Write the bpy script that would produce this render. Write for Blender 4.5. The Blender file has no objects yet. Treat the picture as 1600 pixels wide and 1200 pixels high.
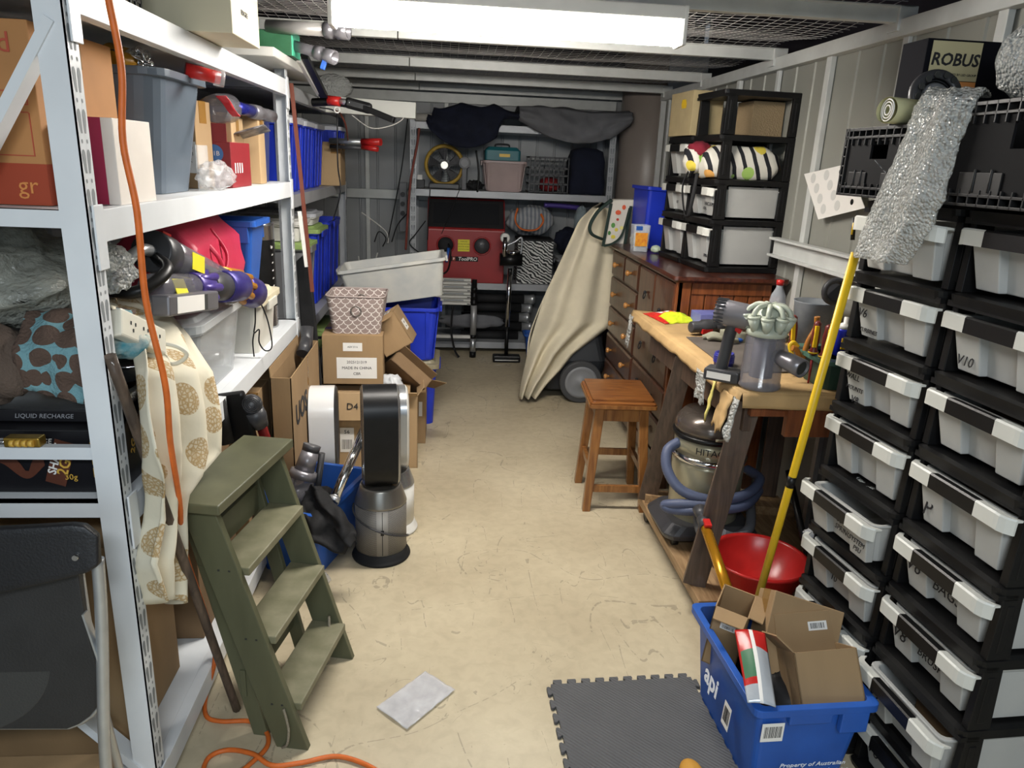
import bpy, bmesh, math, random
from math import sin, cos, pi, radians as rad
from mathutils import Vector as V, Matrix, noise
random.seed(7)
SC = bpy.context.scene
COL = SC.collection
# ---------------------------------------------------------------- camera
HC = 1.65
F = 1144.1066
R = Matrix(((0.99566887, 0.01523613, 0.09171348), (-0.08325001, -0.29304003, 0.95246888), (0.04138766, -0.95597877, -0.29050243)))
cd = bpy.data.cameras.new('camera'); cam = bpy.data.objects.new('camera', cd); COL.objects.link(cam)
rx, up, bk = R @ V((1, 0, 0)), R @ V((0, -1, 0)), R @ V((0, 0, -1))
cam.matrix_world = Matrix(((rx.x, up.x, bk.x, 0), (rx.y, up.y, bk.y, 0), (rx.z, up.z, bk.z, HC), (0, 0, 0, 1)))
cd.sensor_width = 36; cd.lens = F * 36 / 1600; cd.clip_start = 0.02; cd.clip_end = 60
SC.camera = cam
# ---------------------------------------------------------------- light and exposure
w = bpy.data.worlds.new('World'); SC.world = w; w.use_nodes = True
w.node_tree.nodes['Background'].inputs[0].default_value = (0.75, 0.87, 1.0, 1)
w.node_tree.nodes['Background'].inputs[1].default_value = 0.10
def area(name, loc, size, power, col, rot=(0, 0, 0)):
    l = bpy.data.lights.new(name, 'AREA'); l.shape = 'RECTANGLE'; l.size, l.size_y = size; l.energy = power; l.color = col
    o = bpy.data.objects.new(name, l); COL.objects.link(o); o.location = loc; o.rotation_euler = rot
    return o
area('batten_lamp_light', (0.21, 2.82, 2.055), (1.18, 0.08), 12, (1.0, 0.945, 0.87))
area('door_side_lamp_light', (0.1, -0.5, 2.2), (1.2, 0.25), 36, (0.88, 0.95, 1.0), (rad(20), 0, 0))
area('doorway_daylight', (-0.3, -2.3, 1.5), (2.4, 1.8), 20, (0.72, 0.88, 1.0), (rad(90), 0, 0))
vs = SC.view_settings
vs.view_transform = 'Standard'; vs.look = 'None'; vs.exposure = 0.45; vs.gamma = 1.0; vs.use_curve_mapping = False

# ---------------------------------------------------------------- helpers: pixel (1600x1200) to a point on a plane of the place
def _ray(x, y): return R @ V((x - 800, y - 600, F))
def onz(x, y, z=0.0):
    d = _ray(x, y); t = (z - HC) / d.z; return V((d.x * t, d.y * t, z))
def ony(x, y, Y):
    d = _ray(x, y); t = Y / d.y; return V((d.x * t, Y, HC + d.z * t))
def onx(x, y, X):
    d = _ray(x, y); t = X / d.x; return V((X, d.y * t, HC + d.z * t))

# ---------------------------------------------------------------- materials
def hexc(h):
    if not isinstance(h, str): return tuple(h)
    h = h.lstrip('#'); r = [int(h[i:i + 2], 16) / 255 for i in (0, 2, 4)]; g = 0.3 * r[0] + 0.55 * r[1] + 0.15 * r[2]; r = [g + (c - g) * 0.88 for c in r]
    return tuple((c / 12.92 if c < 0.04045 else ((c + 0.055) / 1.055) ** 2.4) for c in r)
MATS = {}
def mat(name, col, rough=0.5, metal=0.0, var=0.0, scale=12.0, bump=0.0, bscale=60.0, col2=None, alpha=1.0, trans=0.0, emit=0.0, spec=0.5, stretch=None, ior=1.45, coat=0.0, sss=0.0):
    if name in MATS: return MATS[name]
    m = bpy.data.materials.new(name); m.use_nodes = True; nt = m.node_tree; N = nt.nodes; L = nt.links
    b = N['Principled BSDF']; c = hexc(col)
    b.inputs['Base Color'].default_value = (*c, 1); b.inputs['Roughness'].default_value = rough; b.inputs['Metallic'].default_value = metal
    b.inputs['IOR'].default_value = ior; b.inputs['Alpha'].default_value = alpha; b.inputs['Transmission Weight'].default_value = trans
    b.inputs['Specular IOR Level'].default_value = spec; b.inputs['Coat Weight'].default_value = coat
    if emit: b.inputs['Emission Color'].default_value = (*c, 1); b.inputs['Emission Strength'].default_value = emit
    tc = N.new('ShaderNodeTexCoord'); mp = N.new('ShaderNodeMapping'); L.new(tc.outputs['Object'], mp.inputs['Vector'])
    if stretch: mp.inputs['Scale'].default_value = stretch
    if var or col2:
        n = N.new('ShaderNodeTexNoise'); n.inputs['Scale'].default_value = scale; n.inputs['Detail'].default_value = 5; L.new(mp.outputs[0], n.inputs['Vector'])
        cr = N.new('ShaderNodeValToRGB'); L.new(n.outputs['Fac'], cr.inputs['Fac'])
        c2 = hexc(col2) if col2 else tuple(max(0, v * (1 - var)) for v in c); c1 = c if col2 else tuple(min(1, v * (1 + var * 0.6)) for v in c)
        cr.color_ramp.elements[0].color = (*c2, 1); cr.color_ramp.elements[0].position = 0.33
        cr.color_ramp.elements[1].color = (*c1, 1); cr.color_ramp.elements[1].position = 0.66
        L.new(cr.outputs['Color'], b.inputs['Base Color'])
    if bump:
        n = N.new('ShaderNodeTexNoise'); n.inputs['Scale'].default_value = bscale; n.inputs['Detail'].default_value = 3; L.new(mp.outputs[0], n.inputs['Vector'])
        bp = N.new('ShaderNodeBump'); bp.inputs['Strength'].default_value = bump; bp.inputs['Distance'].default_value = 0.01
        L.new(n.outputs['Fac'], bp.inputs['Height']); L.new(bp.outputs['Normal'], b.inputs['Normal'])
    MATS[name] = m; return m
def nodes_of(m): return m.node_tree.nodes, m.node_tree.links, m.node_tree.nodes['Principled BSDF']

whitesteel = mat('white steel', '#d9dde0', 0.38, var=0.06, scale=5, spec=0.4)
greysteel = mat('grey steel', '#a4a6a9', 0.42, 0.2, var=0.1, scale=6)
slotdark = mat('slot dark', '#808588', 0.7)
darkslot = mat('dark slot', '#30312f', 0.8)
zinc = mat('zinc steel', '#b9bcbe', 0.35, 0.75, var=0.12, scale=14)
chrome = mat('chrome', '#dcdcdc', 0.12, 1.0)
cardb = mat('cardboard', '#9c7d56', 0.85, var=0.10, scale=7, stretch=(1, 1, 0.3), bump=0.05, bscale=90)
cardb2 = mat('cardboard pale', '#ae8f66', 0.85, var=0.08, scale=6, stretch=(1, 1, 0.3), bump=0.05, bscale=90)
cardb3 = mat('cardboard dark', '#7d6243', 0.85, var=0.12, scale=7, bump=0.05, bscale=90)
kraft = mat('kraft paper', '#b8945f', 0.75, var=0.16, scale=7, bump=0.25, bscale=30)
tape = mat('brown tape', '#94692c', 0.25, var=0.1, alpha=0.8)
blackp = mat('black plastic', '#111112', 0.38, var=0.3, scale=20, spec=0.35)
blackm = mat('matt black', '#18181a', 0.75, var=0.2, scale=20)
dustblack = mat('dusty black plastic', '#0d0d0f', 0.45, col2='#181716', scale=9, spec=0.28)
whitep = mat('white plastic', '#d8d6cf', 0.42, var=0.05)
bluep = mat('blue plastic', '#1f56b4', 0.4, var=0.12, scale=9)
bluep2 = mat('royal blue plastic', '#1c35c4', 0.36, var=0.12, scale=8)
redp = mat('red plastic', '#c31f1c', 0.28, var=0.08)
yellowp = mat('yellow plastic', '#e3b60c', 0.38, var=0.06)
orangep = mat('orange rubber', '#d9641c', 0.5, var=0.12, scale=30)
greyp = mat('grey plastic', '#6f7073', 0.42, var=0.08)
dgreyp = mat('dark grey plastic', '#3a3a3d', 0.4, var=0.15)
purplep = mat('purple plastic', '#4b3a8c', 0.35, 0.2)
ironp = mat('iron grey plastic', '#77757a', 0.3, 0.4, var=0.08)
nickel = mat('nickel', '#8c877f', 0.3, 0.7)
paperw = mat('white paper', '#e3e0da', 0.7)
ink = mat('black ink', '#1c1b1f', 0.7)
whiteink = mat('white ink', '#e8ecf4', 0.6)
tealp = mat('teal plastic', '#1d6c74', 0.45, var=0.1)
paleyel = mat('yellow label', '#dfd21a', 0.5)
frost = mat('frosted plastic', '#b6b6b2', 0.42, var=0.06, scale=5, alpha=0.84)
frostw = mat('frosted white handle', '#c6c6be', 0.42, var=0.04)
clearp = mat('clear plastic', '#dfe4e6', 0.12, alpha=0.30)
smokep = mat('smoky clear plastic', '#77757b', 0.12, alpha=0.62)
def bubbles(name, col, alpha, sc):
    m = mat(name, col, 0.1, alpha=alpha, spec=0.8); N, L, b = nodes_of(m); tc = N.new('ShaderNodeTexCoord'); v = N.new('ShaderNodeTexVoronoi'); v.inputs['Scale'].default_value = sc
    L.new(tc.outputs['Object'], v.inputs['Vector']); n = N.new('ShaderNodeTexNoise'); n.inputs['Scale'].default_value = sc * 0.6; L.new(tc.outputs['Object'], n.inputs['Vector'])
    a = N.new('ShaderNodeMath'); a.operation = 'ADD'; L.new(v.outputs['Distance'], a.inputs[0]); L.new(n.outputs['Fac'], a.inputs[1])
    bp = N.new('ShaderNodeBump'); bp.invert = True; bp.inputs['Strength'].default_value = 1.0; bp.inputs['Distance'].default_value = 0.012; L.new(a.outputs[0], bp.inputs['Height']); L.new(bp.outputs['Normal'], b.inputs['Normal'])
    return m
bubblem = bubbles('bubble wrap', '#d3d6d2', 0.5, 95)
filmm = mat('clear film', '#dfe0e2', 0.15, alpha=0.38, bump=0.7, bscale=30, var=0.2, scale=30)
navy = mat('navy cloth', '#10162b', 0.9, var=0.3, scale=8, bump=0.3, bscale=20)
greycloth = mat('grey cloth', '#6b6c70', 0.9, var=0.12, scale=8, bump=0.15, bscale=25)
creamcloth = mat('cream cloth', '#cfc4a8', 0.9, var=0.12, scale=5, bump=0.3, bscale=12)
blackcloth = mat('black cloth', '#121214', 0.8, var=0.3, scale=10, bump=0.5, bscale=18)

def wood(name, c1, c2, rough=0.35, stretch=(1, 1, 12), scale=6):
    m = mat(name, c1, rough, coat=0.25); N, L, b = nodes_of(m)
    tc = N.new('ShaderNodeTexCoord'); mp = N.new('ShaderNodeMapping'); mp.inputs['Scale'].default_value = [scale * 4 / s for s in stretch]
    L.new(tc.outputs['Object'], mp.inputs['Vector'])
    n = N.new('ShaderNodeTexNoise'); n.inputs['Scale'].default_value = 2.2; n.inputs['Detail'].default_value = 7; n.inputs['Distortion'].default_value = 0.6
    L.new(mp.outputs[0], n.inputs['Vector']); cr = N.new('ShaderNodeValToRGB'); L.new(n.outputs['Fac'], cr.inputs['Fac'])
    cr.color_ramp.elements[0].color = (*hexc(c2), 1); cr.color_ramp.elements[0].position = 0.35
    cr.color_ramp.elements[1].color = (*hexc(c1), 1); cr.color_ramp.elements[1].position = 0.65
    L.new(cr.outputs['Color'], b.inputs['Base Color']); return m
chestfront = wood('dark stained pine', '#5a3420', '#3b2013', 0.32)
chestside = wood('orange stained pine', '#8c4a20', '#653013', 0.38)
stoolwood = wood('honey pine', '#9a6530', '#77461d', 0.3)
stooltop = wood('worn amber pine', '#87501f', '#663514', 0.28, stretch=(6, 1, 1))
benchwood = wood('grey brown timber', '#5f4a3b', '#44342a', 0.6)
darktimber = wood('dark timber', '#4a2c1e', '#2e1a12', 0.5)
polewood = wood('weathered pole', '#5e4c3d', '#3e3128', 0.75)
plywood = wood('plywood', '#a4835a', '#84643f', 0.7, stretch=(1, 8, 1))
greenwood = mat('green painted timber', '#5f6046', 0.42, var=0.14, scale=9, col2='#4f5039', stretch=(1, 1, 0.2))
treadwood = mat('worn green tread', '#7f7b60', 0.5, col2='#69674b', scale=14)

# ---------------------------------------------------------------- mesh builder
def rrect(hx, hy, r, z, n=4, cx=0.0, cy=0.0):
    r = min(r, hx * 0.999, hy * 0.999); out = []
    for qx, qy, a0 in ((1, 1, 0), (-1, 1, 90), (-1, -1, 180), (1, -1, 270)):
        for k in range(n + 1):
            a = rad(a0 + 90 * k / n); out.append(V((cx + qx * (hx - r) + r * cos(a), cy + qy * (hy - r) + r * sin(a), z)))
    return out
def circ(r, z, n=24, cx=0.0, cy=0.0): return [V((cx + r * cos(2 * pi * k / n), cy + r * sin(2 * pi * k / n), z)) for k in range(n)]
def frame_to(d):
    d = V(d).normalized(); return d.to_track_quat('Z', 'Y').to_matrix()
def catmull(pts, sub=6, closed=False):
    P = [V(p) for p in pts]; out = []; n = len(P)
    if n < 3: return P
    for i in range(n if closed else n - 1):
        if closed: a, b, c, d = P[(i - 1) % n], P[i], P[(i + 1) % n], P[(i + 2) % n]
        else: a, b, c, d = P[max(i - 1, 0)], P[i], P[i + 1], P[min(i + 2, n - 1)]
        for k in range(sub):
            t = k / sub
            out.append(0.5 * ((2 * b) + (c - a) * t + (2 * a - 5 * b + 4 * c - d) * t * t + (3 * b - a - 3 * c + d) * t ** 3))
    if not closed: out.append(P[-1])
    return out
class MB:
    def __init__(s): s.bm = bmesh.new(); s.sm = set()
    def face(s, pts, mi=0, smooth=False):
        try: f = s.bm.faces.new([s.bm.verts.new(p) for p in pts]); f.material_index = mi; f.smooth = smooth
        except ValueError: pass
        return s
    def hexa(s, p, mi=0):
        v = [s.bm.verts.new(q) for q in p]
        for q in ((3, 2, 1, 0), (4, 5, 6, 7), (0, 1, 5, 4), (1, 2, 6, 5), (2, 3, 7, 6), (3, 0, 4, 7)):
            f = s.bm.faces.new([v[i] for i in q]); f.material_index = mi
        return s
    def box(s, x0, x1, y0, y1, z0, z1, mi=0):
        x0, x1 = sorted((x0, x1)); y0, y1 = sorted((y0, y1)); z0, z1 = sorted((z0, z1))
        return s.hexa([(x0, y0, z0), (x1, y0, z0), (x1, y1, z0), (x0, y1, z0), (x0, y0, z1), (x1, y0, z1), (x1, y1, z1), (x0, y1, z1)], mi)
    def obox(s, c, size, rot=None, mi=0):
        M = rot if rot is not None else Matrix.Identity(3)
        if isinstance(M, (tuple, list)): M = rotm(*M)
        a, b, c2 = [q / 2 for q in size]; c = V(c)
        return s.hexa([c + M @ V(p) for p in ((-a, -b, -c2), (a, -b, -c2), (a, b, -c2), (-a, b, -c2), (-a, -b, c2), (a, -b, c2), (a, b, c2), (-a, b, c2))], mi)
    def beam(s, p0, p1, w, t, upv=(0, 0, 1), mi=0):
        """bar from p0 to p1, w wide across, t thick along upv"""
        p0, p1 = V(p0), V(p1); d = (p1 - p0).normalized(); x = d.cross(V(upv)).normalized(); u = x.cross(d)
        q = []
        for p in (p0, p1):
            q += [p - x * w / 2 - u * t / 2, p + x * w / 2 - u * t / 2, p + x * w / 2 + u * t / 2, p - x * w / 2 + u * t / 2]
        return s.hexa(q, mi)
    def loft(s, rings, cap0=True, cap1=True, mi=0, smooth=False, M=None):
        rs = []
        for r in rings: rs.append([s.bm.verts.new(M @ V(p) if M is not None else p) for p in r])
        n = len(rs[0])
        for a, b in zip(rs, rs[1:]):
            for i in range(n):
                j = (i + 1) % n
                try: f = s.bm.faces.new((a[i], a[j], b[j], b[i])); f.material_index = mi; f.smooth = smooth
                except ValueError: pass
        if cap0: f = s.bm.faces.new(rs[0][::-1]); f.material_index = mi
        if cap1: f = s.bm.faces.new(rs[-1]); f.material_index = mi
        return s
    def lathe(s, prof, n=28, mi=0, M=None, cap0=True, cap1=True, smooth=True):
        return s.loft([circ(max(r, 1e-4), z, n) for r, z in prof], cap0, cap1, mi, smooth, M)
    def cyl(s, p0, p1, r0, r1=None, n=18, mi=0, smooth=True):
        p0, p1 = V(p0), V(p1); M = Matrix.Translation(p0) @ frame_to(p1 - p0).to_4x4()
        return s.loft([circ(r0, 0, n), circ(r0 if r1 is None else r1, (p1 - p0).length, n)], mi=mi, smooth=smooth, M=M)
    def axis_lathe(s, p0, p1, prof, n=24, mi=0, cap0=True, cap1=True):
        """prof: (radius, metres along p0->p1)"""
        p0, p1 = V(p0), V(p1); M = Matrix.Translation(p0) @ frame_to(p1 - p0).to_4x4()
        return s.lathe(prof, n, mi, M, cap0, cap1)
    def tube(s, pts, r, n=8, mi=0, sub=6, smooth=True, closed=False, flat=1.0):
        P = catmull(pts, sub, closed) if sub else [V(p) for p in pts]
        rr = r if callable(r) else (lambda t: r)
        rings = []; nrm = None; m = len(P)
        for i, p in enumerate(P):
            d = (P[(i + 1) % m] - P[i - 1]) if closed else (P[min(i + 1, m - 1)] - P[max(i - 1, 0)])
            if d.length < 1e-9: d = V((0, 0, 1))
            d.normalize()
            if nrm is None: nrm = d.orthogonal().normalized()
            nrm = (nrm - d * nrm.dot(d)).normalized(); bn = d.cross(nrm); q = rr(i / max(1, m - 1))
            rings.append([p + nrm * q * cos(2 * pi * k / n) + bn * q * flat * sin(2 * pi * k / n) for k in range(n)])
        if closed:
            rings.append(rings[0]); return s.loft(rings, False, False, mi, smooth)
        return s.loft(rings, True, True, mi, smooth)
    def sheet(s, fn, nu, nv, mi=0, smooth=True, mf=None):
        g = [[s.bm.verts.new(fn(i / nu, j / nv)) for j in range(nv + 1)] for i in range(nu + 1)]
        for i in range(nu):
            for j in range(nv):
                f = s.bm.faces.new((g[i][j], g[i + 1][j], g[i + 1][j + 1], g[i][j + 1])); f.smooth = smooth
                f.material_index = mf((i + .5) / nu, (j + .5) / nv) if mf else mi
        return s
    def sphere(s, c, r, n=16, mi=0, sq=(1, 1, 1)):
        prof = [(sin(pi * k / n) , -cos(pi * k / n)) for k in range(n + 1)]
        return s.loft([[V((c[0] + max(a, 1e-4) * r * sq[0] * cos(2 * pi * q / (2 * n)), c[1] + max(a, 1e-4) * r * sq[1] * sin(2 * pi * q / (2 * n)), c[2] + b * r * sq[2])) for q in range(2 * n)] for a, b in prof], True, True, mi, True)
    def xf(s, M): s.bm.transform(M if len(M) == 4 else M.to_4x4()); return s
    def jitter(s, a, f, seed=0.0):
        for v in s.bm.verts: v.co += noise.noise_vector(v.co * f + V((seed, seed * 2, 0))) * a
        return s
    def build(s, name, mats, parent=None, at=None, world=False, bevel=0.0, solid=0.0, sub=0, weld=False, off=0.0):
        if weld: bmesh.ops.remove_doubles(s.bm, verts=s.bm.verts, dist=1e-5)
        if not solid: bmesh.ops.recalc_face_normals(s.bm, faces=s.bm.faces)
        if parent is not None and world: s.bm.transform(parent.matrix_basis.inverted())
        if at is not None: s.bm.transform(Matrix.Translation(-V(at)))
        me = bpy.data.meshes.new(name); s.bm.to_mesh(me); s.bm.free()
        for m in (mats if isinstance(mats, (list, tuple)) else [mats]): me.materials.append(m)
        o = bpy.data.objects.new(name, me); COL.objects.link(o)
        if parent is not None: o.parent = parent
        if at is not None: o.location = at
        if solid: md = o.modifiers.new('thickness', 'SOLIDIFY'); md.thickness = solid; md.offset = off
        if sub: md = o.modifiers.new('smooth', 'SUBSURF'); md.levels = md.render_levels = sub
        if bevel: md = o.modifiers.new('edges', 'BEVEL'); md.width = bevel; md.segments = 2; md.limit_method = 'ANGLE'; md.angle_limit = rad(35)
        return o
def rotm(rx=0, ry=0, rz=0): return Matrix.Rotation(rad(rz), 3, 'Z') @ Matrix.Rotation(rad(ry), 3, 'Y') @ Matrix.Rotation(rad(rx), 3, 'X')
def tag(o, label, cat, group=None, kind=None):
    o['label'] = label; o['category'] = cat
    if group: o['group'] = group
    if kind: o['kind'] = kind
    return o
def T(name, label, cat, loc=(0, 0, 0), rz=0.0, group=None, rot=None):
    o = bpy.data.objects.new(name, None); COL.objects.link(o); o.empty_display_size = 0.05
    M = (rot if rot is not None else rotm(0, 0, rz)).to_4x4(); M.translation = V(loc); o.matrix_basis = M
    return tag(o, label, cat, group)
def struct(o): o['kind'] = 'structure'; return o
def children(o): return [c for c in bpy.data.objects if c.parent == o]
def copy_tree(o, parent=None):
    c = o.copy(); COL.objects.link(c)
    if parent is not None: c.parent = parent
    for ch in children(o): copy_tree(ch, c)
    return c
def setm(o, loc, rz=0.0, rot=None):
    M = (rot if rot is not None else rotm(0, 0, rz)).to_4x4(); M.translation = V(loc); o.matrix_basis = M; return o
_FONT = {}
def txt(s, size, m, parent, loc, rot=None, name='lettering', shear=0.0, bold=0.0, align='CENTER', space=1.0, ext=0.0004, world=False):
    c = bpy.data.curves.new(name, 'FONT'); c.body = s; c.size = size; c.align_x = align; c.align_y = 'CENTER'; c.shear = shear; c.offset = bold
    c.extrude = ext; c.space_character = space; c.resolution_u = 2
    t = bpy.data.objects.new(name, c); me = bpy.data.meshes.new_from_object(t); bpy.data.objects.remove(t)
    me.materials.clear(); me.materials.append(m)
    M = (rot if rot is not None else Matrix.Identity(3)).to_4x4(); M.translation = V(loc)
    if world and parent is not None: M = parent.matrix_basis.inverted() @ M
    me.transform(M)
    o = bpy.data.objects.new(name, me); COL.objects.link(o)
    if parent is not None: o.parent = parent
    return o
# facing matrices for text/labels (local x = reading direction, local y = up, z = out)
def face_m(xd, yd):
    x = V(xd).normalized(); y = V(yd); y = (y - x * y.dot(x)).normalized(); z = x.cross(y)
    return Matrix(((x.x, y.x, z.x), (x.y, y.y, z.y), (x.z, y.z, z.z)))
TOCAM = face_m((1, 0, 0), (0, 0, 1))       # on a face that looks to -Y
TOLEFT = face_m((0, -1, 0), (0, 0, 1))     # on a face that looks to -X
TORIGHT = face_m((0, 1, 0), (0, 0, 1))     # on a face that looks to +X
TOUP = Matrix.Identity(3)
def label_card(parent, loc, rot, w, h, lines=(), bars=False, m=None, size=None, name='label', world=False):
    """paper label with print and bars in the same mesh (second slot)"""
    mb = MB(); mb.box(-w / 2, w / 2, -h / 2, h / 2, 0, 0.0006)
    rnd = random.Random(int(w * 1000) + int(h * 777))
    if bars:
        x = -w * 0.38
        y0, y1 = (-h * 0.3, h * 0.32) if not lines else (-h * 0.38, h * 0.02)
        while x < w * 0.38:
            b = rnd.uniform(0.012, 0.04) * w; mb.box(x, x + b, y0, y1, 0.0005, 0.0009, 1); x += b + rnd.uniform(0.012, 0.04) * w
    M = rot.to_4x4(); M.translation = V(loc); mb.xf(M)
    o = mb.build(name, [m or paperw, ink], parent, world=world)
    n = len(lines)
    for i, l in enumerate(lines):
        s = size or h / (n + (2 if bars else 1)) * 0.8
        yy = (h * 0.5 - (i + 0.8) * h / (n + 0.6)) if not bars else h * 0.5 - (i + 0.7) * s * 1.15
        base = V(loc) if not world else parent.matrix_basis.inverted() @ V(loc)
        rr = rot if not world else parent.matrix_basis.to_3x3().inverted() @ rot
        t = txt(l, s, ink, parent, base + rr @ V((0, yy, 0.001)), rr); t.parent = o
    return o
# ================================================================ the room
XW = 1.70; XL = -1.42; YB = 6.98; ZC = 2.20
floorm = mat('polished concrete', '#b9ad97', 0.42)
def _floor():
    N, L, b = nodes_of(floorm)
    tc = N.new('ShaderNodeTexCoord')
    def noise_n(sc, det=4, dist=0.0, st=(1, 1, 1), rz=0.0):
        mp = N.new('ShaderNodeMapping'); mp.inputs['Scale'].default_value = st; mp.inputs['Rotation'].default_value = (0, 0, rz); L.new(tc.outputs['Object'], mp.inputs['Vector'])
        n = N.new('ShaderNodeTexNoise'); n.inputs['Scale'].default_value = sc; n.inputs['Detail'].default_value = det; n.inputs['Distortion'].default_value = dist
        L.new(mp.outputs[0], n.inputs['Vector']); return n.outputs['Fac']
    def math_n(op, a, b2=None):
        m = N.new('ShaderNodeMath'); m.operation = op
        for i, v in enumerate((a, b2)):
            if v is None: continue
            if isinstance(v, (int, float)): m.inputs[i].default_value = v
            else: L.new(v, m.inputs[i])
        return m.outputs[0]
    def line(sc, w, dist, st, rz, mask_sc, lo):
        a = math_n('ABSOLUTE', math_n('SUBTRACT', noise_n(sc, 1, dist, st, rz), 0.5)); a = math_n('LESS_THAN', a, w)
        k = math_n('GREATER_THAN', noise_n(mask_sc, 3, 0, (1, 1, 1), rz), lo); k2 = math_n('GREATER_THAN', noise_n(40, 2), 0.47)
        return math_n('MULTIPLY', math_n('MULTIPLY', a, k), k2)
    base = N.new('ShaderNodeValToRGB'); L.new(noise_n(1.6, 6), base.inputs['Fac'])
    base.color_ramp.elements[0].color = (*hexc('#b0a183'), 1); base.color_ramp.elements[0].position = 0.3
    base.color_ramp.elements[1].color = (*hexc('#cbbd9d'), 1); base.color_ramp.elements[1].position = 0.7
    sc = None
    for args in ((1.3, 0.0016, 0.3, (1, 1, 1), 0.3, 1.4, 0.5), (2.3, 0.0024, 0.0, (1, 0.35, 1), 0.9, 1.9, 0.56), (3.5, 0.003, 1.0, (1, 1, 1), 2.1, 3.0, 0.60),
                 (2.0, 0.002, 0.0, (0.4, 1, 1), -0.5, 2.2, 0.56), (9.0, 0.007, 2.0, (1, 1, 1), 1.1, 5.0, 0.62), (5.0, 0.003, 0.2, (1, 0.2, 1), 0.5, 2.6, 0.55), (5.5, 0.003, 0.2, (1, 0.2, 1), -0.9, 3.1, 0.56)):
        l = line(*args); sc = l if sc is None else math_n('MAXIMUM', sc, l)
    spk = math_n('MULTIPLY', math_n('GREATER_THAN', noise_n(70, 2), 0.73), 0.8)
    sc = math_n('MAXIMUM', sc, spk)
    mx = N.new('ShaderNodeMixRGB'); L.new(math_n('MULTIPLY', sc, 0.42), mx.inputs['Fac']); L.new(base.outputs['Color'], mx.inputs['Color1'])
    mx.inputs['Color2'].default_value = (*hexc('#6f6555'), 1)
    cl = N.new('ShaderNodeMixRGB'); cl.blend_type = 'MULTIPLY'; cl.inputs['Fac'].default_value = 0.25; L.new(mx.outputs[0], cl.inputs['Color1'])
    gr = N.new('ShaderNodeValToRGB'); L.new(noise_n(22, 6, 0.5), gr.inputs['Fac']); gr.color_ramp.elements[0].position = 0.3; gr.color_ramp.elements[1].position = 0.6
    gr.color_ramp.elements[0].color = (0.55, 0.52, 0.48, 1); L.new(gr.outputs['Color'], cl.inputs['Color2'])
    L.new(cl.outputs[0], b.inputs['Base Color'])
    rr = N.new('ShaderNodeMapRange'); L.new(noise_n(5, 4), rr.inputs['Value']); rr.inputs['To Min'].default_value = 0.32; rr.inputs['To Max'].default_value = 0.55
    L.new(rr.outputs[0], b.inputs['Roughness'])
_floor()
m = MB(); m.box(-2.6, 2.6, -2.6, 8.2, -0.12, 0); struct(m.build('floor', floorm))
wallm = mat('olive grey sheet steel', '#8f8f86', 0.5, 0.1, var=0.05, scale=3)
wallb = mat('grey sheet steel back', '#909293', 0.5, 0.15, var=0.08, scale=3)
studm = mat('galvanised stud', '#c6c8c4', 0.42, 0.1, var=0.08, scale=10)
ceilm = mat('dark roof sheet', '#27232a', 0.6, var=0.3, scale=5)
def ribbed(name, p0, p1, z0, z1, outn, material, pitch=0.19):
    """sheet wall of shallow pans from p0 to p1, small raised ribs on the room side"""
    p0, p1, n = V(p0), V(p1), V(outn); d = (p1 - p0); ln = d.length; d.normalize(); mb = MB()
    prof = []; k = 0.0
    while k < ln:
        for a, h in ((0, 0), (pitch - 0.022, 0), (pitch - 0.017, 0.007), (pitch - 0.006, 0.007)):
            if k + a <= ln: prof.append((k + a, h))
        k += pitch
    prof.append((ln, 0)); q = [p0 + d * a + n * h for a, h in prof] + [p0 + d * a - n * 0.01 for a, h in reversed(prof)]
    mb.loft([[V((v.x, v.y, z0)) for v in q], [V((v.x, v.y, z1)) for v in q]])
    return struct(mb.build(name, material))
ribbed('wall_right', (XW, -0.6, 0), (XW, 6.02, 0), 0, 2.21, (-1, 0, 0), wallm)
ribbed('wall_left', (XL, -0.6, 0), (XL, YB, 0), 0, 2.21, (1, 0, 0), wallb)
ribbed('wall_back', (XL, YB, 0), (2.3, YB, 0), 0, 2.5, (0, -1, 0), wallb, 0.16)
m = MB(); m.box(XW, 2.4, 6.02, 6.05, 0, 2.5); struct(m.build('wall_return', wallb))
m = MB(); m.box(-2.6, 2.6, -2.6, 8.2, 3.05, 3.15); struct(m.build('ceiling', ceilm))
m = MB(); m.box(2.3, 2.35, 6.0, YB, 0, 3.0); struct(m.build('wall_far_right', wallb))
colm = mat('taupe concrete', '#8f837a', 0.35, var=0.12, scale=3, bump=0.05)
m = MB(); m.lathe([(0.27, 0), (0.27, 3.05)], 40); m.xf(Matrix.Translation((1.73, 6.50, 0))); struct(m.build('column', colm))
for nm, b4 in (('light_blocker_left', (XL - .03, XL, -2.6, 8.2)), ('light_blocker_right', (XW + .3, XW + .33, -2.6, 6.0)), ('light_blocker_front', (-2.6, 2.6, -2.63, -2.6)), ('light_blocker_back', (XL, 2.3, 7.1, 7.13))):  # unseen dark panels added above the walls to keep world light off the ceiling
    m = MB(); m.box(*b4, 2.21, 3.05); struct(m.build(nm, ceilm))
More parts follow.
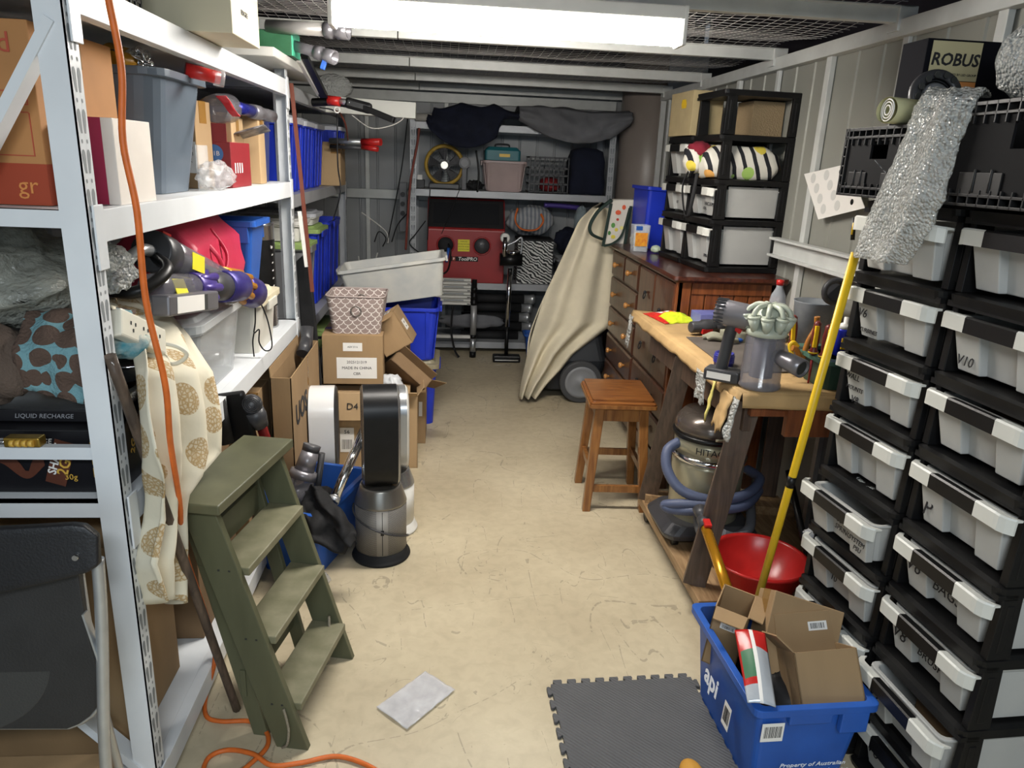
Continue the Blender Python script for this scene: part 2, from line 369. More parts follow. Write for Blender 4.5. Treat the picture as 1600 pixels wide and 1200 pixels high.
# studs, top plates, girts and roof battens
n = 1
def trim(mb, material=studm):
    global n
    struct(mb.build('trim_%d' % n, material, bevel=0.002)); n += 1
for y in (2.32, 3.385, 4.45, 5.45): trim(MB().box(XW - 0.03, XW - 0.006, y - 0.022, y + 0.022, 0, 2.16))
for y in (2.83, 3.93, 5.05, 5.88): trim(MB().box(XW - 0.022, XW - 0.005, y - 0.018, y + 0.018, 0, 2.16))
trim(MB().box(XW - 0.045, XW - 0.004, 6.0, 6.02, 0, 2.2))
trim(MB().box(XW - 0.05, XW - 0.002, -0.6, 6.02, 2.15, 2.21))
mb = MB(); mb.box(XW - 0.055, XW - 0.035, 2.1, 3.62, 1.25, 1.34); mb.box(XW - 0.085, XW - 0.035, 2.1, 3.62, 1.33, 1.342); mb.box(XW - 0.085, XW - 0.035, 2.1, 3.62, 1.248, 1.26); trim(mb)
for y in (1.75, 2.87, 3.95, 5.08, 5.95, 6.75):
    mb = MB(); mb.box(XL, -0.255, y - 0.02, y + 0.02, ZC, ZC + 0.055); mb.box(-0.25, XW, y - 0.02, y + 0.02, ZC, ZC + 0.055)
    mb.box(XL, XW, y - 0.035, y + 0.035, ZC + 0.05, ZC + 0.056); mb.box(XW - 0.06, XW + 0.01, y - 0.035, y + 0.035, ZC - 0.03, ZC + 0.056)
    trim(mb)
for x in (-1.30, -0.95, -0.72, -0.02): trim(MB().box(x - 0.018, x + 0.018, YB - 0.04, YB - 0.01, 0, 2.2))
trim(MB().box(XL, 0.1, YB - 0.06, YB - 0.01, 1.28, 1.36)); trim(MB().box(XL, 1.5, YB - 0.06, YB - 0.01, 2.12, 2.2))
trim(MB().box(XL, XL + 0.04, -0.6, YB, 2.12, 2.2))
# wire netting laid over the battens
mb = MB(); rw = 0.0008
def wire(pts):
    for a, b in zip(pts, pts[1:]): mb.beam(a, b, rw * 2, rw * 2)
def sag(x, y): return ZC + 0.085 - 0.030 * abs(sin((y - 1.75) * pi / 1.1)) + 0.02 * noise.noise(V((x * 1.4, y * 1.4, 0))) + 0.006 * noise.noise(V((x * 5, y * 5, 3)))
x = XL + 0.02
while x < XW:
    wire([(x + 0.012 * noise.noise(V((x * 9, k * 0.3, 1))), 1.5 + k * 0.22, sag(x, 1.5 + k * 0.22)) for k in range(25)]); x += 0.052
y = 1.5
while y < 6.9:
    wire([(XL + k * 0.208, y + 0.014 * noise.noise(V((y * 7, k * 0.4, 5))), sag(XL + k * 0.208, y)) for k in range(16)]); y += 0.05
struct(mb.build('ceiling_netting', mat('galvanised wire', '#b5b1ad', 0.4)))
# ---------------------------------------------------------------- batten light
t = T('batten_light', 'long white glowing strip light fixed under the ceiling battens', 'ceiling light', (0.21, 2.82, 2.06))
M = face_m((1, 0, 0), (0, 1, 0))
m = MB(); m.box(-0.615, 0.615, -0.055, 0.055, 0.09, 0.135); m.build('housing', whitep, t, bevel=0.004)
m = MB(); m.loft([[V((x * 0.605, a * 0.05, b)) for a, b in ((-1, 0.09), (-1, 0.05), (-0.8, 0.025), (-0.3, 0.012), (0.3, 0.012), (0.8, 0.025), (1, 0.05), (1, 0.09))] for x in (-1, 1)], smooth=False)
m.build('diffuser', mat('glowing diffuser', '#fff8ee', 0.5, emit=62.0), t)
for sx in (-1, 1):
    m = MB(); m.box(sx * 0.605, sx * 0.622, -0.056, 0.056, 0.008, 0.137); m.build('end_cap', whitep, t, bevel=0.004)
# ================================================================ shelving units
def upright(parent, x, y, H, sx, sy, wx=0.055, wy=0.048, m=whitesteel, ym=0.0):
    """L-profile upright with keyhole slots; outer corner at x,y; sx,sy point inward"""
    mb = MB(); mb.box(x, x + sx * wx, y, y + sy * 0.003, 0, H); mb.box(x, x + sx * 0.003, y, y + sy * wy, 0, H)
    def slot(c, along, outn, w0=0.0):
        a = V(along); o = V(outn) * 0.0006
        for u, tilt in ((0.013, 1), (0.034, -1)):
            z = 0.03
            while z < H - 0.06:
                b = V(c) + a * u + V((0, 0, z)) + o; q = []
                for k in range(9): q.append(b + a * 0.0068 * cos(pi * k / 8) + V((0, 0, 0.012 * sin(pi * k / 8))))
                mb.face(q + [b + a * (-.0035 + tilt * .003) - V((0, 0, .034)), b + a * (.0035 + tilt * .003) - V((0, 0, .034))], 1)
                b2 = b + V((0, 0, 0.027)); mb.face([b2 + a * 0.0032 * cos(2 * pi * k / 8) + V((0, 0, 0.0045 * sin(2 * pi * k / 8))) for k in range(8)], 1)
                z += 0.076
    slot((x, y, 0), (0, sy, 0), (-sx, 0, 0)); slot((x + sx * 0.006, y, 0), (sx, 0, 0), (0, -sy, 0)) if m is greysteel else None
    return mb.build('upright', [m, slotdark], parent, world=True)
def shelf_unit(label, x0, x1, y0, y1, H, levels, m=whitesteel, bh=0.06, long='y', group=None, deckm=None, diag=True):
    t = T('shelving_unit', label, 'shelving', ((x0 + x1) / 2, (y0 + y1) / 2, 0), group=group)
    for x, sx in ((x0, 1), (x1, -1)):
        for y, sy in ((y0, 1), (y1, -1)): upright(t, x, y, H, sx, sy, m=m)
    for z in levels:
        a, b = (0.006, 0.006)
        MB().box(x0 + a, x1 - a, y0 + b, y1 - b, z - 0.012, z).build('deck', deckm or m, t, world=True)
        for k in range(2):
            mb = MB()
            if long == 'y':
                x = (x0, x1)[k]; s = (1, -1)[k]; mb.box(x - s * 0.004, x + s * 0.03, y0 + 0.05, y1 - 0.05, z - bh, z + 0.001)
                for yy, d in ((y0, 1), (y1, -1)): mb.box(x - s * 0.007, x - s * 0.002, yy + d * 0.012, yy + d * 0.056, z - bh - 0.055, z + 0.012)
            else:
                y = (y0, y1)[k]; s = (1, -1)[k]; mb.box(x0 + 0.05, x1 - 0.05, y - s * 0.004, y + s * 0.03, z - bh, z + 0.001)
            mb.build('beam', m, t, world=True, bevel=0.0015)
            mb = MB()
            if long == 'y': y = (y0, y1)[k]; s = (1, -1)[k]; mb.box(x0 + 0.01, x1 - 0.01, y + s * 0.004, y + s * 0.03, z - 0.035, z)
            else: x = (x0, x1)[k]; s = (1, -1)[k]; mb.box(x + s * 0.004, x + s * 0.03, y0 + 0.01, y1 - 0.01, z - 0.045, z)
            mb.build('end_beam', m, t, world=True)
    return t
SH = shelf_unit('white slotted steel shelving unit nearest the camera, with the padlock on its end rail', -1.32, -0.72, 1.575, 3.60, 2.0, (0.095, 0.87, 1.518, 1.955), bh=0.066)
mb = MB(); mb.box(-1.31, -0.73, 1.584, 1.605, 0.975, 1.004); mb.build('end_rail', whitesteel, SH, world=True)
mb = MB(); mb.beam((-1.30, 1.592, 1.02), (-0.745, 1.592, 1.87), 0.02, 0.045, (0, 1, 0)); mb.build('diagonal_brace', whitesteel, SH, world=True)
mb = MB(); mb.beam((-1.30, 1.592, 0.78), (-0.745, 1.592, 0.10), 0.02, 0.045, (0, 1, 0)); mb.build('diagonal_brace', whitesteel, SH, world=True)
SF = shelf_unit('grey-white steel shelving unit full of blue bins, behind the first unit on the left wall', -1.32, -0.745, 3.66, 5.66, 1.97, (0.12, 0.76, 1.45, 1.95), greysteel)
SB = shelf_unit('grey slotted steel shelving unit along the back wall', -0.315, 1.40, 6.35, 6.90, 1.95, (0.10, 0.625, 1.40, 1.93), greysteel, bh=0.055, long='x', deckm=greysteel)

# ================================================================ plastic drawer towers
def drawer(parent, z0, h, w, dp, open_=0.0, writing=(), frontm=frost):
    """local: front looks to -X at x=0, width along Y 0..w"""
    x = -open_; g = 0.03; yc = w / 2; hy = w / 2 - g
    rb = []
    mb = MB(); n = 5
    def ring(hx, hyy, r, z, cx): return rrect(hx, hyy, r, z, 3, cx, yc)
    d2 = dp / 2 - 0.02; cx = x + 0.012 + d2
    zt, zb = z0 + h - 0.03, z0 + 0.014
    mb.loft([ring(d2 - 0.03, hy - 0.022, 0.02, zb, cx + .005), ring(d2 - 0.012, hy - 0.006, 0.02, zt, cx), ring(d2, hy + 0.006, 0.02, zt, cx), ring(d2, hy + 0.006, 0.02, zt + 0.008, cx),
             ring(d2 - 0.014, hy - 0.008, 0.02, zt + 0.006, cx), ring(d2 - 0.033, hy - 0.026, 0.02, zb + 0.004, cx + .005)], cap0=True, cap1=True, smooth=False)
    # raised side bands of the front
    for ya, yb in ((g + 0.004, g + hy * 0.62), (w - g - hy * 0.62, w - g - 0.004)):
        sl = 0.03
        mb.hexa([(x + 0.026, ya + .014, zb), (x + 0.026, yb, zb), (x + 0.05, yb, zb), (x + 0.05, ya + .014, zb),
                 (x - 0.002, ya, zt), (x - 0.002, yb, zt), (x + 0.03, yb, zt), (x + 0.03, ya, zt)] if ya < w / 3 else
                [(x + 0.026, ya, zb), (x + 0.026, yb - .014, zb), (x + 0.05, yb - .014, zb), (x + 0.05, ya, zb),
                 (x - 0.002, ya, zt), (x - 0.002, yb, zt), (x + 0.03, yb, zt), (x + 0.03, ya, zt)])
    b = mb.build('drawer', frontm, parent, bevel=0.003)
    # handle lip: pale ends and black middle, ends curl back and down
    ya, yb = 0.004, w - 0.004
    m1, m2 = ya + w * 0.27, yb - w * 0.27
    def lip(y0, y1, nm, material, curl):
        mb = MB(); seg = 8
        rings = []
        for k in range(seg + 1):
            y = y0 + (y1 - y0) * k / seg; e = min(y - ya, yb - y); c = max(0.0, 1 - e / 0.03); bx = x - 0.026 + 0.024 * c * c; dz = -0.004 * c
            rings.append([V((bx, y, zt - 0.022 + dz)), V((bx, y, zt + 0.012 + dz)), V((bx + 0.004, y, zt + 0.016 + dz)), V((bx + 0.022, y, zt + 0.014 + dz)), V((bx + 0.022, y, zt + 0.009 + dz)), V((bx + 0.005, y, zt + 0.009 + dz)), V((bx + 0.004, y, zt - 0.022 + dz))])
        mb.loft(rings, smooth=False); return mb.build(nm, material, b)
    lip(ya, m1, 'handle_end', frostw, True); lip(m1, m2, 'handle', blackp, False); lip(m2, yb, 'handle_end', frostw, True)
    for s, yy, zz, sz in writing:
        zz -= 0.03
        fr = (zz - zb) / (zt - zb); xs = (0.026 - 0.028 * fr) if (yy > w - g - hy * .62 or yy < g + hy * .62) else (0.045 - 0.033 * fr)
        t = txt(s, sz, ink, b, (x + xs - 0.003, yy, zz), TOLEFT, name='handwriting', shear=0.15)
    return b
def tower(label, loc, rz, w, dp, zs, drawers, group, open_top=0):
    t = T('drawer_tower', label, 'drawer tower', loc, rz, group)
    # frame shelves and corner posts
    n = len(zs)
    for i, z in enumerate(zs):
        mb = MB(); mb.loft([rrect(dp / 2, w / 2, 0.02, z - 0.028, 3, dp / 2, w / 2), rrect(dp / 2 + 0.005, w / 2, 0.02, z - 0.004, 3, dp / 2, w / 2), rrect(dp / 2 - 0.01, w / 2 - 0.01, 0.02, z, 3, dp / 2, w / 2)])
        if 0 < i < n: mb.box(0.0, 0.05, 0.0, w, z - 0.034, z - 0.02)
        mb.build('frame_shelf', dustblack, t)
        if i + 1 < n:
            z2 = zs[i + 1] - 0.028
            for xx in (0.012, dp - 0.075):
                for y0, s in ((0.0, 1), (w, -1)):
                    mb = MB(); a = 0.006 * s
                    mb.hexa([(xx, y0, z), (xx + 0.06, y0, z), (xx + 0.06, y0 + s * 0.022, z), (xx, y0 + s * 0.022, z),
                             (xx + 0.004, y0, z2), (xx + 0.052, y0, z2), (xx + 0.052, y0 + s * 0.02, z2), (xx + 0.004, y0 + s * 0.02, z2)])
                    mb.box(xx + 0.018, xx + 0.036, y0 - s * 0.002, y0 + s * 0.003, z + 0.02, z2 - 0.02); mb.build('post', dustblack, t, bevel=0.002)
            mb = MB(); mb.box(dp - 0.02, dp - 0.012, 0.02, w - 0.02, z, z2); 
            if i in drawers: mb.build('back_panel', dustblack, t)
            else: mb.bm.free()
    for i, d in drawers.items(): drawer(t, zs[i], zs[i + 1] - zs[i] - 0.028, w, dp, **d)
    return t
GT = 'drawer towers on the right'
zsT = [0.02, 0.215, 0.41, 0.605, 0.795, 1.005, 1.20, 1.395, 1.59]
# writing tuple: text, y along width (0 is near the camera), z, size
tw = tower('tall black drawer tower standing between the workbench and the nearer tower', (1.200, 1.672, 0), 6, 0.345, 0.42, zsT,
      {7: dict(open_=0.02), 6: dict(writing=(('V6', 0.285, 1.31, 0.035), ('TURBINES', 0.262, 1.262, 0.017))), 5: dict(writing=(('WALL', 0.275, 1.125, 0.024), ('MOUNTS', 0.268, 1.09, 0.018), ('V8', 0.27, 1.055, 0.03))),
       4: dict(), 3: dict(open_=0.045, writing=(('SB', 0.18, 0.715, 0.026), ('SPRING', 0.17, 0.685, 0.022), ('SYSTEM', 0.08, 0.70, 0.02), ('PSU', 0.08, 0.675, 0.02))), 2: dict(open_=0.01, writing=(('V10', 0.22, 0.50, 0.03), )),
       1: dict(writing=(('GEARS', 0.29, 0.33, 0.024),)), 0: dict()}, GT)
tw = tower('tall black drawer tower nearest the camera, with handwritten V6 and V8 drawers', (1.228, 1.315, 0), 3, 0.345, 0.44, zsT,
      {7: dict(), 6: dict(writing=(('V10', 0.27, 1.27, 0.034),)), 5: dict(), 4: dict(writing=(('P', 0.28, 0.88, 0.06),)), 3: dict(writing=(('V6', 0.272, 0.72, 0.05), ('BAGS', 0.172, 0.70, 0.040))),
       2: dict(writing=(('V8', 0.272, 0.515, 0.05), ('BRUSH', 0.172, 0.50, 0.032))), 1: dict(open_=0.035, writing=(('V7', 0.27, 0.325, 0.045), ('BAGS', 0.172, 0.315, 0.038))), 0: dict(writing=(('V8', 0.27, 0.13, 0.045), ('PARTS', 0.172, 0.11, 0.03)))}, GT)
# side panels with cardboard coloured contents showing through on the near face
side = frost
for i in range(8):
    z0, z1 = zsT[i] + 0.01, zsT[i + 1] - 0.035
    mb = MB(); mb.box(0.085, 0.35, 0.024, 0.028, z0, z1); mb.build('side_panel', frost, tw)
    mb = MB(); mb.box(0.09, 0.34, 0.05, 0.25, z0 + 0.01, z1 - 0.04)
    o = mb.build('carton_inside', [cardb3], tw)
GA = 'drawer towers on the chest of drawers'
za = [1.18, 1.415, 1.61, 1.82, 2.025]
ta = tower('black drawer tower on the chest with two empty top bays holding a lemon print bag', (1.31, 3.635, 0), 4, 0.345, 0.425, za,
      {0: dict(writing=(('SPRAY', 0.05, 1.26, 0.022),)), 1: dict(writing=(('VACUUM', 0.07, 1.515, 0.026), ('HEADS', 0.16, 1.49, 0.022)))}, GA)
tb = tower('shorter black drawer tower on the chest under the tan carton, towards the back wall', (1.283, 3.985, 0), 4, 0.345, 0.425, za[:4],
      {0: dict(), 1: dict(writing=(('V8', 0.2, 1.5, 0.024),)), 2: dict()}, GA)
for i in (0, 1):
    mb = MB(); mb.box(0.085, 0.35, 0.024, 0.028, za[i] + 0.012, za[i + 1] - 0.035); mb.build('side_panel', frost, ta)
    mb = MB(); mb.box(0.075, 0.36, 0.034, 0.3, za[i] + 0.03, za[i + 1] - 0.06); mb.build('inner_bin', frostw, ta)

# ================================================================ chest of drawers
CX0, CX1, CY0, CY1, CZ = 1.125, 1.665, 3.49, 4.93, 1.15
t = T('chest_of_drawers', 'large dark stained wooden chest of drawers behind the workbench', 'chest of drawers', (1.39, 4.2, 0))
mb = MB(); mb.box(CX0 + 0.02, CX1, CY0 + 0.02, CY1, 0.10, CZ - 0.03); mb.build('carcass', chestside, t, world=True)
mb = MB()
mb.box(CX0 + 0.0, CX0 + 0.075, CY0, CY0 + 0.02, 0.1, CZ - 0.03); mb.box(CX1 - 0.06, CX1, CY0, CY0 + 0.02, 0.1, CZ - 0.03); mb.box(CX0 + 0.08, CX1, CY0 + 0.0, CY0 + 0.02, CZ - 0.09, CZ - 0.03)
k = CX0 + 0.08
while k < CX1 - 0.07: mb.box(k, k + 0.068, CY0 + 0.006, CY0 + 0.02, 0.1, CZ - 0.09); k += 0.074
mb.build('side_boarding', chestside, t, world=True, bevel=0.003)
mb = MB(); mb.loft([rrect((CX1 - CX0) / 2 + 0.012, (CY1 - CY0) / 2 + 0.02, 0.012, CZ - 0.03, 3, (CX0 + CX1) / 2, (CY0 + CY1) / 2), rrect((CX1 - CX0) / 2 + 0.022, (CY1 - CY0) / 2 + 0.03, 0.015, CZ - 0.018, 3, (CX0 + CX1) / 2, (CY0 + CY1) / 2),
                    rrect((CX1 - CX0) / 2 + 0.018, (CY1 - CY0) / 2 + 0.026, 0.015, CZ, 3, (CX0 + CX1) / 2, (CY0 + CY1) / 2)])
mb.build('top', wood('dark varnished top', '#54281a', '#34160f', 0.28, stretch=(1, 8, 1)), t, world=True)
mb = MB(); mb.box(CX0 + 0.003, CX0 + 0.03, CY0, CY1, 0.10, 0.17); mb.build('plinth', chestfront, t, world=True)
for yy in (CY0 + 0.03, CY1 - 0.06):
    for xx in (CX0 + 0.02, CX1 - 0.05):
        MB().box(xx, xx + 0.05, yy, yy + 0.05, 0, 0.1).build('foot', chestfront, t, world=True)
mb = MB(); mb.box(CX0 + 0.012, CX0 + 0.03, CY0, CY1, 0.1, CZ - 0.03); mb.build('front_frame', darktimber, t, world=True)
knobw = mat('amber wood knob', '#b5793a', 0.25, coat=0.4)
def cdrawer(y0, y1, z0, z1, knobs, ring=False, nm='drawer'):
    mb = MB(); mb.loft([[V((CX0 + 0.012, a, b)) for a, b in ((y0, z0), (y1, z0), (y1, z1), (y0, z1))], [V((CX0 + 0.003, a, b)) for a, b in ((y0, z0), (y1, z0), (y1, z1), (y0, z1))], [V((CX0 - 0.004, a, b)) for a, b in ((y0 + .012, z0 + .012), (y1 - .012, z0 + .012), (y1 - .012, z1 - .012), (y0 + .012, z1 - .012))]])
    d = mb.build(nm, chestfront, t, world=True)
    for (ky, kz) in knobs:
        k = MB()
        if ring:
            k.sphere((CX0 - 0.014, ky, kz + 0.01), 0.009, 8); k.tube([(CX0 - 0.014, ky - 0.014, kz + 0.008), (CX0 - 0.018, ky - 0.016, kz - 0.014), (CX0 - 0.02, ky, kz - 0.026), (CX0 - 0.018, ky + 0.016, kz - 0.014), (CX0 - 0.014, ky + 0.014, kz + 0.008)], 0.0035, 6)
            kk = k.build('ring_pull', blackm, t, world=True)
        else:
            k.axis_lathe((CX0, ky, kz), (CX0 - 0.05, ky, kz), [(0.009, 0), (0.008, 0.014), (0.017, 0.022), (0.019, 0.03), (0.014, 0.038), (0.004, 0.041)], 16); kk = k.build('knob', knobw, t, world=True)
        kk.parent = d; kk.data.transform(Matrix.Identity(4))
YM = 4.20
cdrawer(4.57, CY1 - 0.01, 0.945, 1.105, [(4.74, 1.03)]); cdrawer(YM + 0.015, 4.555, 0.945, 1.105, [(4.38, 1.03)])
for z0, z1 in ((0.74, 0.93), (0.555, 0.725), (0.37, 0.54), (0.185, 0.355)): cdrawer(YM + 0.015, CY1 - 0.01, z0, z1, [(4.74, (z0 + z1) / 2), (4.36, (z0 + z1) / 2)])
cdrawer(3.86, YM - 0.015, 0.80, 1.105, [(4.00, 0.97)], True, 'cupboard_door'); cdrawer(CY0 + 0.02, 3.85, 0.80, 1.105, [(3.70, 0.93)], True, 'cupboard_door')
cdrawer(CY0 + 0.02, YM - 0.015, 0.56, 0.78, [(4.0, .68), (3.7, .68)], True); cdrawer(CY0 + 0.02, YM - 0.015, 0.375, 0.545, [(4.0, .46), (3.7, .46)], True); cdrawer(CY0 + 0.02, YM - 0.015, 0.185, 0.36, [(4.0, .28), (3.7, .28)], True)

# ================================================================ workbench
BZ = 0.93
t = T('workbench', 'home-made timber workbench topped with torn cardboard, on a wheeled plywood base', 'workbench', (1.3, 2.9, 0))
# top outline: near-left corner about (1.03,2.44), far-left (1.05,3.44)
top = [(1.035, 2.32), (1.64, 2.25), (1.64, 3.42), (0.995, 3.46)]
mb = MB(); mb.loft([[V((x, y, BZ - 0.05)) for x, y in top], [V((x, y, BZ - 0.004)) for x, y in top]]); mb.build('top_board', benchwood, t, world=True)
def cardtop(u, v):
    x0 = 1.005 + (0.975 - 1.005) * v; x = x0 + (1.655 - x0) * u; yn = 2.285 - 0.045 * u; yf = 3.70 if x < 1.085 else 3.462
    return V((x, yn + (yf - yn) * v, BZ + 0.004 + 0.003 * noise.noise(V((x * 9, v * 9, 0)))))
mb = MB(); mb.sheet(cardtop, 22, 30); mb.build('cardboard_cover', kraft, t, world=True, solid=0.004)
def edge_l(u, v):   # folded front flap on the aisle side
    a = cardtop(0, u); rag = 0.045 + 0.012 * noise.noise(V((u * 14, 1, 3))); return a + V((-0.014 * sin(v * 1.5) + 0.004 * noise.noise(V((u * 20, v * 3, 0))), 0, -v * rag))
mb = MB(); mb.sheet(edge_l, 40, 4); mb.build('folded_edge', kraft, t, world=True, solid=0.003)
def edge_n(u, v):
    a = cardtop(u, 0); return a + V((0, -0.012 * sin(v * 1.5), -v * (0.05 + 0.004 * noise.noise(V((u * 10, 5, 3))))))
mb = MB(); mb.sheet(edge_n, 24, 4); mb.build('folded_edge', kraft, t, world=True, solid=0.003)
mb = MB(); mb.box(1.05, 1.63, 2.30, 2.335, BZ - 0.085, BZ - 0.05); mb.box(1.17, 1.63, 2.275, 2.30, BZ - 0.15, BZ - 0.052); mb.build('front_rail', wood('orange rail', '#8a4a22', '#6a3416', .5), t, world=True)
mb = MB(); mb.beam((1.055, 2.33, BZ - 0.10), (1.02, 3.44, BZ - 0.10), 0.03, 0.10); mb.build('side_rail', benchwood, t, world=True)
mb = MB(); mb.beam((1.615, 2.30, BZ - 0.10), (1.615, 3.40, BZ - 0.10), 0.03, 0.10); mb.build('side_rail', benchwood, t, world=True)
for p0, p1 in (((0.975, 2.42, 0.116), (1.065, 2.36, BZ - 0.05)), ((0.985, 3.16, 0.116), (1.03, 2.97, BZ - 0.05)), ((1.60, 2.42, 0.12), (1.60, 2.42, BZ - 0.05)), ((1.60, 3.2, 0.12), (1.60, 3.2, BZ - 0.05))):
    mb = MB(); mb.beam(p0, p1, 0.085, 0.04, (0.35, 1, 0)); mb.build('leg', benchwood, t, world=True, bevel=0.002)
base = [(0.955, 2.30), (1.66, 2.30), (1.66, 3.20), (0.955, 3.205)]
mb = MB(); mb.loft([[V((x, y, 0.075)) for x, y in base], [V((x, y, 0.115)) for x, y in base]]); mb.build('base_board', plywood, t, world=True, bevel=0.002)
mb = MB(); mb.beam((0.97, 3.15, 0.135), (1.64, 3.0, 0.135), 0.07, 0.04); mb.build('cross_bar', plywood, t, world=True)
for x, y in ((0.995, 3.15), (1.02, 2.36), (1.6, 2.36), (1.6, 3.15)):
    mb = MB(); mb.cyl((x - 0.014, y, 0.034), (x + 0.014, y, 0.034), 0.034); mb.box(x - 0.02, x + 0.02, y - 0.02, y + 0.02, 0.06, 0.075); mb.build('caster', blackp, t, world=True)
for i, (u, ln, wd, mm, dx) in enumerate(((0.97, 0.16, 0.07, bubblem, -0.012), (0.24, 0.12, 0.10, bubblem, 0.004), (0.05, 0.13, 0.09, kraft, -0.03), (0.0, 0.15, 0.05, bubblem, -0.02), (0.14, 0.15, 0.02, paleyel, -0.02))):
    b0 = cardtop(0, u)
    def flapf(a, v, b0=b0, ln=ln, wd=wd, dx=dx, i=i):
        rag = 1 + 0.25 * noise.noise(V((a * 5, i * 3, 2)))
        return V((b0.x - 0.02 + dx * v + 0.012 * noise.noise(V((a * 4, v * 4, i))), b0.y - wd * (a - 0.5), b0.z - 0.02 - v * ln * rag))
    mb = MB(); mb.sheet(flapf, 8, 8); mb.build('torn_flap', kraft if mm is kraft else mm if mm is not paleyel else mat('yellowed tape', '#c9bb62', 0.5), t, world=True, solid=0.003)
# ================================================================ builders of common things
def carton(label, loc, size, rz=0.0, flaps=(), m=None, group=None, rot=None, name='carton', cat='box', open_top=None, tape_=True, mt=0.004):
    """loc = centre of base; flaps: list of (side 'x-','x+','y-','y+', degrees from vertical outward, length)"""
    m = m or cardb; L, W, H = size; t = T(name, label, cat, loc, rz, group, rot); a, b = L / 2, W / 2
    if open_top is None: open_top = bool(flaps)
    if not open_top:
        mb = MB(); mb.box(-a, a, -b, b, 0, H); mb.build('carton_body', m, t, bevel=0.0025)
        if tape_:
            mb = MB(); mb.box(-a + .001, a + .0012, -0.025, 0.025, H, H + 0.0008); mb.box(a, a + 0.0012, -0.025, 0.025, H - 0.07, H + 0.0008); mb.box(-a - 0.0012, -a, -0.025, 0.025, H - 0.07, H + .0008); mb.build('tape', tape, t)
    else:
        mb = MB(); mb.box(-a, a, -b, b, 0, mt); mb.box(-a, -a + mt, -b, b, 0, H); mb.box(a - mt, a, -b, b, 0, H); mb.box(-a, a, -b, -b + mt, 0, H); mb.box(-a, a, b - mt, b, 0, H)
        mb.build('carton_body', m, t)
        for sd, ang, ln in flaps:
            s = -1 if sd[1] == '-' else 1; o, u = sin(rad(ang)), cos(rad(ang)); mb = MB()
            if sd[0] == 'x':
                p = [V((s * a, -b + .003, H)), V((s * a, b - .003, H)), V((s * (a + ln * o), b - .006, H + ln * u)), V((s * (a + ln * o), -b + .006, H + ln * u))]; nn = V((-s * u, 0, o)) * mt
            else:
                p = [V((-a + .003, s * b, H)), V((a - .003, s * b, H)), V((a - .006, s * (b + ln * o), H + ln * u)), V((-a + .006, s * (b + ln * o), H + ln * u))]; nn = V((0, -s * u, o)) * mt
            mb.hexa(p + [q + nn for q in p]); mb.build('flap', m, t)
    return t
def tub(label, loc, size, rz=0.0, m=None, group=None, name='storage_tub', cat='tub', taper=0.03, rim=0.012, lid=None, lidh=0.03, rot=None, ribs=0, r=0.03, wall=0.003, handles=True, lip=0.02):
    L, W, H = size; m = m or bluep; t = T(name, label, cat, loc, rz, group, rot); a, b = L / 2 - rim, W / 2 - rim; mb = MB()
    w_ = wall
    rings = [rrect(a - taper, b - taper, r, 0), rrect(a - taper * .1, b - taper * .1, r, H - lip), rrect(a + rim, b + rim, r, H - lip), rrect(a + rim, b + rim, r, H), rrect(a - w_, b - w_, r, H), rrect(a - w_ - taper, b - w_ - taper, r, w_ * 1.5)]
    mb.loft(rings, smooth=False)
    for k in range(ribs):
        for sy in (-1, 1):
            x = -a * 0.75 + 1.5 * a * k / max(1, ribs - 1)
            mb.hexa([(x - .012, sy * (b - taper), 0.01), (x + .012, sy * (b - taper), 0.01), (x + .012, sy * (b - taper + .007), 0.01), (x - .012, sy * (b - taper + .007), 0.01),
                     (x - .012, sy * (b), H - lip), (x + .012, sy * (b), H - lip), (x + .012, sy * (b + .007), H - lip), (x - .012, sy * (b + .007), H - lip)])
            y = -b * 0.75 + 1.5 * b * k / max(1, ribs - 1)
            mb.hexa([(sy * (a - taper), y - .012, 0.01), (sy * (a - taper + .007), y - .012, 0.01), (sy * (a - taper + .007), y + .012, 0.01), (sy * (a - taper), y + .012, 0.01),
                     (sy * a, y - .012, H - lip), (sy * (a + .007), y - .012, H - lip), (sy * (a + .007), y + .012, H - lip), (sy * a, y + .012, H - lip)])
    mb.build('tub_body', m, t, bevel=0.0015)
    if handles:
        for s in (-1, 1):
            mb = MB(); mb.box(s * (a + rim), s * (a + rim + 0.012), -b * 0.45, b * 0.45, H - lip - 0.02, H - 0.004); mb.build('handle', m, t, bevel=0.002)
    if lid is not None:
        mb = MB(); mb.loft([rrect(a + rim + .006, b + rim + .006, r, H - 0.012), rrect(a + rim + .006, b + rim + .006, r, H + lidh * .45), rrect(a + rim - .02, b + rim - .02, r, H + lidh * .5), rrect(a + rim - .03, b + rim - .03, r, H + lidh)])
        mb.build('lid', lid, t, bevel=0.002)
    return t
def crate_api(label, loc, size, rz, group=None):
    """attached-lid style tote with thick rim, pockets, printed side"""
    t = tub(label, loc, size, rz, bluep, group, 'plastic_tote', 'tote', taper=0.03, rim=0.018, r=0.02, lip=0.022, handles=False); L, W, H = size
    for sy in (-1, 1):
        b = W / 2
        for x0, x1, dz in ((-L * .22, L * .12, .05), (L * .2, L * .42, .085)):
            mb = MB(); mb.box(x0, x1, sy * (b - .020), sy * (b - .001), H - dz, H - 0.02); mb.build('side_pocket', bluep, t, bevel=.003)
    return t
